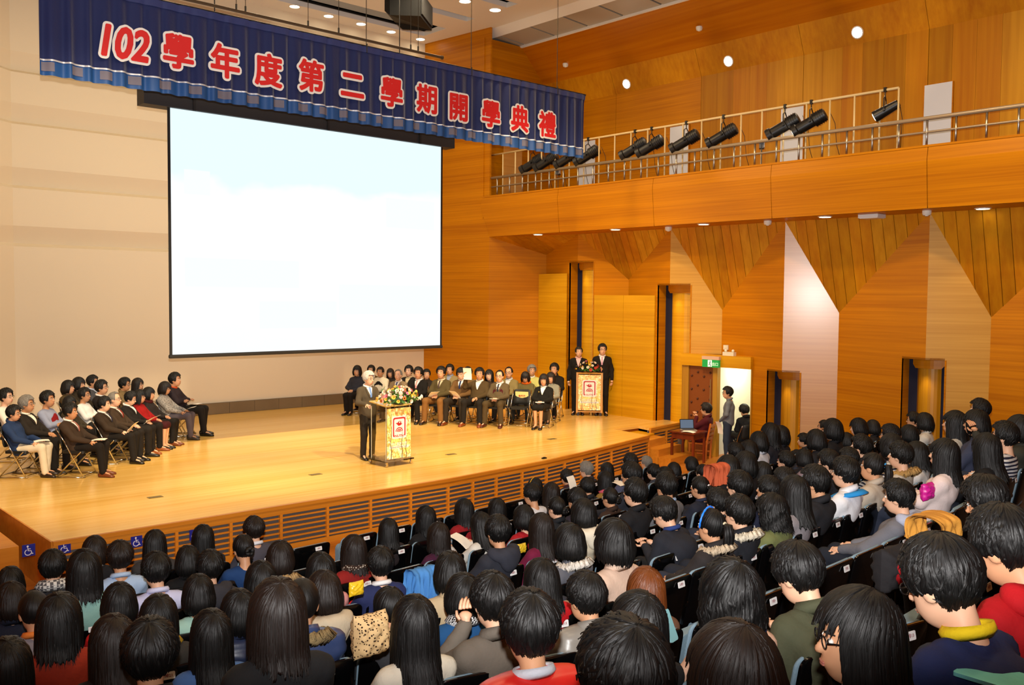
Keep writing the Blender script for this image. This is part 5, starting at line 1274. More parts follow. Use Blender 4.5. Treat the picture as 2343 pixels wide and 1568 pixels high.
# ---------------------------------------------------------------- projection screen
YS = 17.1
q = [on_y(390, 247, YS), on_y(1010, 337, YS), on_y(1005, 790, YS), on_y(393, 812, YS)]
x0, x1 = (q[0].x + q[3].x) / 2, (q[1].x + q[2].x) / 2; z0, z1 = (q[2].z + q[3].z) / 2, (q[0].z + q[1].z) / 2
sc_o = thing('projection_screen', 'large white projection screen with a washed-out bright slide', 'screen', ((x0 + x1) / 2, YS, z0))
w_, h_ = x1 - x0, z1 - z0
def slide_mat():
    m = bpy.data.materials.new('bright_slide'); m.use_nodes = True; nt = m.node_tree; nt.nodes.clear()
    tc = nt.nodes.new('ShaderNodeTexCoord'); sep = nt.nodes.new('ShaderNodeSeparateXYZ'); nt.links.new(tc.outputs['Generated'], sep.inputs[0])
    n = nt.nodes.new('ShaderNodeTexNoise'); n.inputs['Scale'].default_value = 3.2; n.inputs['Detail'].default_value = 4; nt.links.new(tc.outputs['Generated'], n.inputs['Vector'])
    ad = nt.nodes.new('ShaderNodeMath'); ad.operation = 'MULTIPLY_ADD'; ad.inputs[1].default_value = .45; nt.links.new(n.outputs['Fac'], ad.inputs[0]); nt.links.new(sep.outputs['Z'], ad.inputs[2])
    r = nt.nodes.new('ShaderNodeValToRGB'); el = r.color_ramp.elements
    el[0].position = .1; el[0].color = (.90, .955, .99, 1); el[1].position = 1.25; el[1].color = (.80, .965, 1, 1)
    e = el.new(.45); e.color = (.955, .99, 1, 1); e = el.new(.62); e.color = (1, 1, 1, 1); e = el.new(.95); e.color = (.93, .99, 1, 1)
    nt.links.new(ad.outputs[0], r.inputs['Fac'])
    em = nt.nodes.new('ShaderNodeEmission'); em.inputs[1].default_value = 1.0; nt.links.new(r.outputs['Color'], em.inputs[0])
    o = nt.nodes.new('ShaderNodeOutputMaterial'); nt.links.new(em.outputs[0], o.inputs[0]); return m
mb = MB(); mb.box((0, 0, h_ / 2), (w_, .012, h_)); sheet = mb.build('screen_sheet', slide_mat(), sc_o)
BLK = mat('screen_black', '101012', 0.6); HOUS = mat('screen_housing', '232326', 0.6)
for s in (-1, 1):
    mb = MB(); mb.box((s * (w_ / 2 + .025), 0, h_ / 2), (.05, .016, h_)); mb.build('border', BLK, sc_o)
mb = MB(); mb.box((0, 0, -.035), (w_ + .1, .05, .07)); mb.tube([(-w_ / 2 - .06, 0, -.035), (w_ / 2 + .06, 0, -.035)], .034, 10); mb.build('bottom_bar', BLK, sc_o)
hx0, hx1 = on_y(325, 225, YS).x, on_y(1035, 330, YS).x
hb = MB(); hb.box(((hx0 + hx1) / 2 - sc_o.location.x, .08, h_ + .22), (hx1 - hx0, .34, .44)); hob = hb.build('housing', HOUS, sc_o)
for f in (.13, .53, .86):
    mb = MB(); mb.box((hx0 + (hx1 - hx0) * f - sc_o.location.x, -.10, h_ + .22), (.05, .03, .46)); mb.build('bracket', BLK, hob)
for f in (.2, .8):
    mb = MB(); zc = ZCE + .1 - z0; mb.tube([(hx0 + (hx1 - hx0) * f - sc_o.location.x, .1, h_ + .42), (hx0 + (hx1 - hx0) * f - sc_o.location.x, .1, zc)], .012, 6); mb.build('hanger', BLACKM, sc_o)
me = TXT['screen']; me.materials.append(emitter('slide_text', 'ffffff', 1.05)); o = obj('slide_text', me, sheet, (w_ * .10, -.008, h_ * .055), (math.pi / 2, 0, 0))
GH = emitter('slide_tint', 'f4fafd', 1.0)
for (u0, u1, v0, v1) in ((.76, .97, .58, .72), (.04, .42, .28, .40), (.57, .99, .16, .30), (.28, .56, .10, .22), (.04, .12, .66, .76)):
    mb = MB(); mb.box((-w_ / 2 + w_ * (u0 + u1) / 2, -.0075, h_ * (v0 + v1) / 2), (w_ * (u1 - u0), .002, h_ * (v1 - v0))); mb.build('slide_picture', GH, sheet)

# ---------------------------------------------------------------- hanging banner
YB = 14.6
bx0, bx1 = on_y(91, 100, YB).x, on_y(1337, 300, YB).x; bzt = on_y(1333, 218, YB).z; bzb = (on_y(92, 163, YB).z + on_y(1340, 368, YB).z) / 2
bn = thing('banner', 'navy blue pleated velvet banner with red ceremony lettering above the stage', 'banner', ((bx0 + bx1) / 2, YB, bzt))
VELV = mat('navy_velvet', '0c1c50', 0.7, spec=0.3, sheen=0.4, bump=0.3, bscale=30); TRIMB = mat('blue_satin_trim', '1a4a86', 0.55, spec=0.4); SILV = mat('silver_braid', 'c8ccd4', 0.4, 0.4, bump=.4, bscale=90); GAUZE = mat('grey_fringe', '6a6674', 0.8)
bw, bh = bx1 - bx0, bzt - bzb
rs = random.Random(11); N_ = 620; ph = 0; prof = []
for i in range(N_ + 1):
    ph += (0.52 + .3 * math.sin(i * .37) * math.sin(i * .053)) * .9; prof.append((-bw / 2 + bw * i / N_, .030 * math.sin(ph) + .012 * math.sin(ph * .37 + 1)))
def strip(zs_, amp, yo, m, name, par=bn, sel=None):
    mb = MB(); nz = len(zs_)
    for x, y in prof: mb.v += [(x, y * a + yo, z) for z, a in zip(zs_, amp)]
    mb.f = [(i * nz + k, (i + 1) * nz + k, (i + 1) * nz + k + 1, i * nz + k + 1) for i in range(N_) for k in range(nz - 1) if sel is None or sel(i)]; mb.m = [0] * len(mb.f)
    return mb.build(name, m, par, True)
tz = .22
strip([0, -.10, -.17, -bh * .5, -bh + tz], [.15, .3, .75, 1, 1.1], 0, VELV, 'cloth')
strip([.012, -.05, -.10], [.1, .2, .3], -.022, mat('navy_heading', '102664', 0.6, sheen=.3), 'heading_tape')
tr = strip([-bh + tz, -bh + tz * .5, -bh], [1.1, 1.15, 1.2], -.012, TRIMB, 'trim')
strip([-bh + tz + .012, -bh + tz - .012], [1.12, 1.12], -.026, SILV, 'braid', tr)
strip([-bh + tz - .03, -bh + .06], [1.1, 1.1], -.02, GAUZE, 'fringe', tr, lambda i: math.sin(i * .26 + 1.5 * math.sin(i * .021)) > .25)['kind'] = 'stuff'
mb = MB(); mb.tube([(-bw / 2 - .05, .0, .015), (bw / 2 + .02, .0, .015)], .022, 8); mb.build('batten', BLACKM, bn)
RED = mat('letter_red', 'd01418', 0.6); LW = mat('letter_white', 'e8e6e0', 0.6)
for i, (s, px, py) in enumerate(BANNER):
    p = on_y(px, py, YB - .07)
    for k, m_ in (('w' + s, LW), ('r' + s, RED)):
        if not len(TXT[k].materials): TXT[k].materials.append(m_)
    rot = (math.pi / 2, 0.0 if s != '102' else 0.0, 0)
    wq = obj('letter_backing', TXT['w' + s], bn, (p.x - bn.location.x, -.07, p.z - bzt), rot)
    obj('letter', TXT['r' + s], wq, (0, 0, .012))
CAB = mat('cable_steel', '3a362e', 0.5, 0.6)
for i, px in enumerate((838, 1078, 1275)):
    p = on_y(px, 150, YB); mb = MB(); mb.tube([(p.x, YB, bzt + .02), (p.x, YB, ZCE + .1)], .007, 6); mb.tube([(p.x, YB - .02, bzt - .1), (p.x, YB - .02, bzt + .06)], .014, 6)
    tag(mb.build('cable', CAB), ['steel cable holding the banner near its middle', 'steel cable holding the banner right of its middle', 'steel cable holding the right end of the banner'][i], 'cable', 'banner cables')
mb = MB(); YP = 15.9; px0, px1 = on_y(330, 30, YP).x, on_y(1012, 132, YP).x; zp_ = on_y(1012, 132, YP).z; mb.tube([(px0, YP, zp_), (px1, YP, zp_)], .03, 8); mb.tube([(px1 - .02, YP, zp_), (px1 + .01, YP, zp_)], .045, 8)
tag(mb.build('fly_bar', mat('fly_bar_brown', '5a4a36', 0.5, 0.5)), 'dark metal fly bar hanging just behind the banner top', 'bar')
for i, px in enumerate((541, 562, 705, 775, 940, 957)):
    p = on_y(px, 60, YP); mb = MB(); mb.tube([(p.x, YP, zp_), (p.x, YP, ZCE + .1)], .006, 5); mb.tube([(p.x, YP, zp_), (p.x, YP, zp_ + .12)], .018, 6)
    tag(mb.build('cable', CAB), 'thin cable of the fly bar, %s from the left' % ORD[i], 'cable', 'fly bar cables')
# hanging loudspeaker under the ceiling
p = on_z(938, 18, ZCE - .55); sp = thing('loudspeaker', 'large black loudspeaker hanging under the white ceiling slots', 'loudspeaker', (p.x, p.y, ZCE - .95), math.radians(40))
mb = MB(); mb.prism([(-.62, -.42, 0), (.62, -.42, 0), (.62, .35, .05), (.48, .52, .2), (-.48, .52, .2), (-.62, .35, .05)], (0, 0, .62)); cb = mb.build('cabinet', mat('speaker_black', '070708', 0.6, spec=.2), sp); fix_normals(cb.data)
mb = MB(); mb.box((0, -.44, .32), (1.1, .03, .5)); mb.build('grille', mat('speaker_grille', '161617', 0.7, bump=.6, bscale=150), sp)
for s in (-1, 1):
    mb = MB(); mb.tube([(s * .45, 0, .6), (s * .45, 0, 1.1)], .02, 6); mb.build('hanger', BLACKM, sp)

# ---------------------------------------------------------------- lecterns
def poster_mat():
    m, nt, b = new_mat('autumn_poster'); tc = nt.nodes.new('ShaderNodeTexCoord')
    v = nt.nodes.new('ShaderNodeTexVoronoi'); v.inputs['Scale'].default_value = 26; nt.links.new(tc.outputs['Object'], v.inputs['Vector'])
    n = nt.nodes.new('ShaderNodeTexNoise'); n.inputs['Scale'].default_value = 6; n.inputs['Detail'].default_value = 5; nt.links.new(tc.outputs['Object'], n.inputs['Vector'])
    mx = nt.nodes.new('ShaderNodeMath'); mx.operation = 'MULTIPLY_ADD'; mx.inputs[1].default_value = .35; nt.links.new(v.outputs['Color'], mx.inputs[0]); nt.links.new(n.outputs['Fac'], mx.inputs[2])
    r = nt.nodes.new('ShaderNodeValToRGB'); el = r.color_ramp.elements; el[0].position = .32; el[0].color = (*lin('b8a850'), 1); el[1].position = .95; el[1].color = (*lin('fffbe6'), 1)
    for p_, c in ((.40, 'f0bc50'), (.5, 'f8d868'), (.6, 'fbe898'), (.72, 'e8963c'), (.76, 'fcefa8')):
        e = el.new(p_); e.color = (*lin(c), 1)
    nt.links.new(mx.outputs[0], r.inputs['Fac']); nt.links.new(r.outputs['Color'], b.inputs['Base Color']); b.inputs['Roughness'].default_value = .4; return m
POST = poster_mat(); LOGOR = mat('emblem_red', 'b81c24', .5); LOGOW = mat('emblem_white', 'f0ece4', .5); TRUNKM = mat('printed_branch', '3a2a18', .5)
TXT['nutn'].materials.append(LOGOR); TXT['uni'].materials.append(LOGOW); TXT['unien'].materials.append(mat('small_print', '8a6a2a', .5))
def poster(parent, w, z0, z1, y, back=True):     # faces -Y locally
    h = z1 - z0; zc = (z0 + z1) / 2
    mb = MB(); mb.box((0, y, zc), (w, .008, h)); pt = mb.build('poster', POST, parent)
    for bx, dz in ((-.34, .9), (.12, .8), (.30, .5)):
        pts = [(w * (bx + .03 * math.sin(k * 2.2)), y - .005, z0 + h * dz * k / 6) for k in range(7)]
        mb = MB(); mb.tube(pts, [.008 - .0008 * k for k in range(7)], 4); mb.build('printed_branch', TRUNKM, pt)
    s = w * .62; ez = z0 + h * .62
    mb = MB(); mb.prism([(a, y - .005, ez + b_) for a, b_ in rbox(s, s * 1.22, s * .12)], (0, -.003, 0)); em = mb.build('emblem', LOGOW, pt); fix_normals(em.data)
    o_ = rbox(s * .86, s * 1.06, s * .12); i_ = rbox(s * .70, s * .90, s * .08); mb = MB(); n = len(o_)
    mb.v = [(a, y - .0095, ez + b_) for a, b_ in o_] + [(a, y - .0095, ez + b_) for a, b_ in i_]; mb.f = [(k, (k + 1) % n, n + (k + 1) % n, n + k) for k in range(n) if not (i_[k][1] < -s * .36 and abs(i_[k][0]) < s * .3)]; mb.m = [0] * len(mb.f); mb.build('emblem_frame', LOGOR, em)
    for rr in (.26, .17, .09):
        mb = MB(); a_ = np.linspace(.15, math.pi - .15, 12); r0, r1 = s * rr, s * (rr - .055); cz_ = ez - s * .26
        mb.v = [(r0 * math.cos(t), y - .0095, cz_ + r0 * math.sin(t)) for t in a_] + [(r1 * math.cos(t), y - .0095, cz_ + r1 * math.sin(t)) for t in a_]; n = len(a_); mb.f = [(k, k + 1, n + k + 1, n + k) for k in range(n - 1)]; mb.m = [0] * len(mb.f); mb.build('emblem_arc', LOGOR, em)
    bird = [(-.24, .22), (-.10, .24), (-.04, .31), (.06, .31), (.10, .27), (.16, .25), (.10, .22), (.20, .16), (.05, .08), (-.06, .07), (-.13, .14)]
    mb = MB(); mb.add([(a * s * 1.05, y - .0095, ez + b_ * s * 1.05 - s * .0) for a, b_ in bird], [tuple(range(len(bird)))]); mb.build('emblem_bird', LOGOR, em)
    mb = MB(); mb.ell((.02 * s, y - .0105, ez + .26 * s), (.022 * s * 2, .001, .022 * s * 2)); mb.build('emblem_eye', LOGOW, em)
    obj('emblem_text', TXT['nutn'], em, (0, y - .0105, ez - s * .47), (math.pi / 2, 0, 0)).scale = (1.15, 1, 1)
    obj('printed_name', TXT['uni'], pt, (0, y - .006, z0 + h * .285), (math.pi / 2, 0, 0))
    mb = MB(); mb.box((0, y - .0045, z0 + h * .225), (w * .84, .002, .045)); st_ = mb.build('printed_strip', LOGOW, pt); obj('printed_name', TXT['unien'], st_, (0, y - .007, z0 + h * .225), (math.pi / 2, 0, 0)).scale = (.95, 1, 1)
    return pt
ACR = mat('clear_acrylic', 'f4f6f4', 0.03, spec=0.5, trans=1.0)
def lathe_caster(par, x, y, m):
    mb = MB(); mb.lathe([(.028, -.012), (.03, 0), (.028, .012)], 12, 0, Matrix.Translation((x, y, .03)) @ Matrix.Rotation(math.pi / 2, 4, 'X')); mb.box((x, y, .07), (.03, .03, .05)); return mb.build('caster', m, par, False)
l1 = thing('lectern', 'clear acrylic lectern on casters with a yellow autumn poster and red emblem', 'lectern', (9.86, 14.32, ZS), math.radians(4))
mb = MB(); mb.box((0, 0, .105), (.66, .56, .025)); mb.build('base_plate', ACR, l1)
for s in (-1, 1):
    mb = MB(); mb.box((s * .27, .02, .63), (.014, .44, 1.02)); mb.build('side_panel', ACR, l1)
    mb = MB(); mb.tube([(s * .278, -.20, .12), (s * .278, -.20, 1.13)], .006, 5); mb.tube([(s * .278, .24, .12), (s * .278, .24, 1.1)], .006, 5); mb.build('edge_strip', mat('acrylic_edge', 'd8d4b8', .2, spec=.6), l1)
mb = MB(); mb.box((0, .02, 1.155), (.62, .50, .022), 0, Matrix.Rotation(.12, 3, 'X')); mb.build('top', mat('acrylic_top', 'c8a85c', .12, spec=.5), l1)
for a in (-1, 1):
    for b_ in (-1, 1): lathe_caster(l1, a * .29, b_ * .24, CHROME)
poster(l1, .56, .14, 1.08, -.235)
p = on_z(1350, 952, ZS); th2 = math.atan2(.74, -.67)
l2 = thing('lectern', 'wooden lectern with an autumn poster and red emblem beside the two hosts', 'lectern', (p.x + .14, p.y + .16, ZS), th2 + math.pi)
LW2 = wood('lectern_wood', 'b87a28', 'd09a44', 'v', .4, .5, 20)
for s in (-1, 1):
    mb = MB(); mb.box((s * .33, .0, .62), (.05, .42, 1.08)); mb.build('side_panel', LW2, l2)
mb = MB(); mb.box((0, .03, 1.17), (.71, .46, .03), 0, Matrix.Rotation(.15, 3, 'X')); mb.build('top', LW2, l2)
mb = MB(); mb.box((0, .0, .11), (.62, .40, .03)); mb.build('shelf', LW2, l2)
mb = MB(); mb.tube([(.05, -.1, 0.0), (.05, -.1, .12)], .05, 10); mb.build('bottle_stand', CHROME, l2)
for a in (-1, 1):
    for b_ in (-1, 1): lathe_caster(l2, a * .30, b_ * .18, BLACKM)
poster(l2, .60, .15, 1.10, -.20)

# --- flower arrangements
def petal(L, w, curl, lift, n=4):
    pts = []
    for k in range(n + 1):
        t = k / n; y = L * t * math.cos(lift + curl * t * .5); z = L * t * math.sin(lift) - curl * .35 * L * t * t; hw = w * math.sin(min(1, t * 1.08 + .08) * math.pi) ** .7
        pts.append(((-hw, y, z + .15 * hw), (0, y, z), (hw, y, z + .15 * hw)))
    v = [p for r in pts for p in r]; f = []
    for k in range(n):
        a = k * 3; f += [(a, a + 1, a + 4, a + 3), (a + 1, a + 2, a + 5, a + 4)]
    return v, f
def flower_mesh(name, petals, L, w, curl, lift, mats, centre):
    mb = MB()
    for k in range(petals):
        v, f = petal(L, w, curl, lift); Rz = Matrix.Rotation(2 * math.pi * k / petals, 3, 'Z'); mb.add([Rz @ Vector(p) for p in v], f, 0)
    if centre == 'disc': mb.lathe([(.016, 0), (.018, .006), (.008, .012)], 10, 1)
    else:
        for k in range(5):
            a = k * 1.256; mb.tube([(0, 0, 0), (.01 * math.cos(a), .01 * math.sin(a), .03), (.018 * math.cos(a), .018 * math.sin(a), .05)], .0025, 4, 1)
    return mb.mesh(name, mats, True)
FC = lambda n, c: mat('flower_' + n, c, .55, spec=.3)
lily_w = flower_mesh('lily', 6, .10, .024, .9, .75, [FC('white', 'f6f0d8'), FC('stamen', 'c86a1c')], 's'); lily_y = flower_mesh('lily', 6, .095, .024, .9, .75, [FC('yellow', 'f2dc60'), FC('stamen', 'c86a1c')], 's'); lily_p = flower_mesh('lily', 6, .10, .025, 1.0, .7, [FC('pink', 'e48ab0'), FC('stamen', 'c86a1c')], 's')
gerb = flower_mesh('gerbera', 16, .048, .008, .3, .25, [FC('orange', 'f0781c'), FC('dark', '2a1408')], 'disc'); gerb_r = flower_mesh('gerbera', 16, .05, .009, .3, .25, [FC('coral', 'e84a3c'), FC('dark', '5a1c10')], 'disc')
anth = flower_mesh('anthurium', 2, .085, .04, .4, .15, [FC('blush', 'f0a8a0'), FC('spadix', 'f0e090')], 's'); leafm = flower_mesh('leaf', 3, .13, .02, .7, .35, [FC('leaf', '3a6a24'), FC('leafc', '4a7a2c')], 's'); glad = flower_mesh('gladiolus', 5, .05, .018, .6, .9, [FC('bright_yellow', 'f0d010'), FC('stamen', 'c86a1c')], 's')
def bouquet(name, label, loc, rz, kinds, n, rad, seed):
    o = thing(name, label, 'flowers', loc, rz); rs = random.Random(seed)
    mb = MB(); mb.lathe([(rad * .35, 0), (rad * .42, .05), (rad * .3, .08)], 14); mb.build('holder', FC('holder', '24401c'), o)
    for k in range(n):
        me = kinds[k % len(kinds)]; u = rs.random(); a = rs.uniform(0, 2 * math.pi); el = math.asin(.02 + .98 * ((k + .5) / n)) if True else 0; a = k * 2.4
        d = Vector((math.cos(a) * math.cos(el) * 1.25, math.sin(a) * math.cos(el) * .85, math.sin(el) * .72)); r_ = rad * rs.uniform(.85, 1.1)
        f = obj(me.name.split('.')[0], me, o, tuple(d * r_ + Vector((0, -.03, .04 + rs.uniform(-.02, .02))))); f.rotation_euler = d.to_track_quat('Z', 'Y').to_euler(); s = rs.uniform(.85, 1.15); f.scale = (s, s, s)
    for k in range(14):
        a = k * 2.4 + .7; d = Vector((math.cos(a) * 1.2, math.sin(a), .15)); f = obj('leaf', leafm, o, tuple(d * rad * .75 + Vector((0, 0, .02)))); f.rotation_euler = d.to_track_quat('Z', 'Y').to_euler()
    return o
bouquet('flower_arrangement', 'large bouquet of lilies and orange gerberas on the acrylic lectern', (9.92, 14.18, ZS + 1.17), 0, [lily_w, lily_y, lily_w, lily_p, gerb, lily_w, anth, lily_y, lily_w, lily_y, leafm], 60, .34, 3)
bb = Vector((l2.location.x, l2.location.y, ZS + 1.2)); bouquet('flower_arrangement', 'bouquet of yellow lilies and coral gerberas on the wooden lectern', (bb.x - .04, bb.y - .04, bb.z), th2 + math.pi, [lily_y, lily_w, gerb_r, lily_y, glad, anth, lily_p, lily_w], 40, .27, 5)

# ---------------------------------------------------------------- chairs on the stage
PADK = mat('black_vinyl_pad', '14140f', 0.5); 
mb = MB(); mb.prism([(x, y + .03, .42) for x, y in rbox(.42, .40, .06)], (0, 0, .045)); cs_seat = mb.mesh('seat', PADK); fix_normals(cs_seat)
cs_back = curved_panel(.42, .36, .06, .03, .03, .52, .16, -.21).mesh('backrest', PADK, True); fix_normals(cs_back)
cs_frames = []
for s in (-1, 1):
    mb = MB(); x = s * .235
    mb.tube([(x, -.28, .0125), (x, .25, .0125)], .0125, 6); mb.tube([(x, .22, .012), (x, -.10, .62), (x * .96, -.26, .86)], .0125, 6); mb.tube([(x, -.25, .012), (x, .16, .44), (x, .18, .455)], .0125, 6); cs_frames.append(mb.mesh('side_frame', CHROME, True))
mb = MB(); mb.tube([(-.235, .2, .03), (.235, .2, .03)], .011, 6); mb.tube([(-.235, -.24, .03), (.235, -.24, .03)], .011, 6); cs_bar = mb.mesh('cross_bar', CHROME, True)
def stage_chair(x, y, rz, label, group):
    o = thing('folding_chair', label, 'chair', (x, y, ZS), rz, group)
    obj('seat', cs_seat, o); obj('backrest', cs_back, o); obj('side_frame', cs_frames[0], o); obj('side_frame', cs_frames[1], o); obj('cross_bar', cs_bar, o); return o
PAPER = mat('paper', 'fbf6e8', .7)
def paper(loc, rz, tilt, label, w=.21, h=.297, group='papers held by the guests'):
    mb = MB(); n = 6
    for k in range(n + 1):
        t = k / n - .5; mb.v += [(-w / 2, h * t, .02 * math.cos(t * 3)), (w / 2, h * t, .02 * math.cos(t * 3)), (w / 2, h * t, .02 * math.cos(t * 3) - .002), (-w / 2, h * t, .02 * math.cos(t * 3) - .002)]
    mb.f = [(4 * k + a, 4 * k + b, 4 * k + 4 + b, 4 * k + 4 + a) for k in range(n) for a, b in ((0, 1), (1, 2), (2, 3), (3, 0))]; mb.f += [(0, 1, 2, 3), (4 * n + 3, 4 * n + 2, 4 * n + 1, 4 * n)]; mb.m = [0] * len(mb.f)
    o = tag(mb.build('paper_sheet', PAPER), label, 'paper', group); fix_normals(o.data); o.location = loc; o.rotation_euler = (tilt, 0, rz); return o
fL = Vector((.73, -.68)); thL = math.atan2(-.73, -.68); fR = Vector((-.84, -.54)); thR = math.atan2(.84, -.54)
baseL = Vector((4.53, 16.44)); dirL = Vector((.68, .73)); baseR = Vector((13.98, 18.74)); dirR = Vector((.54, -.84))
def line_head(px, py, base, d, f, k, pitch_):
    b0 = base - f * (pitch_ * k); return on_line(px, py, b0, b0 + d)
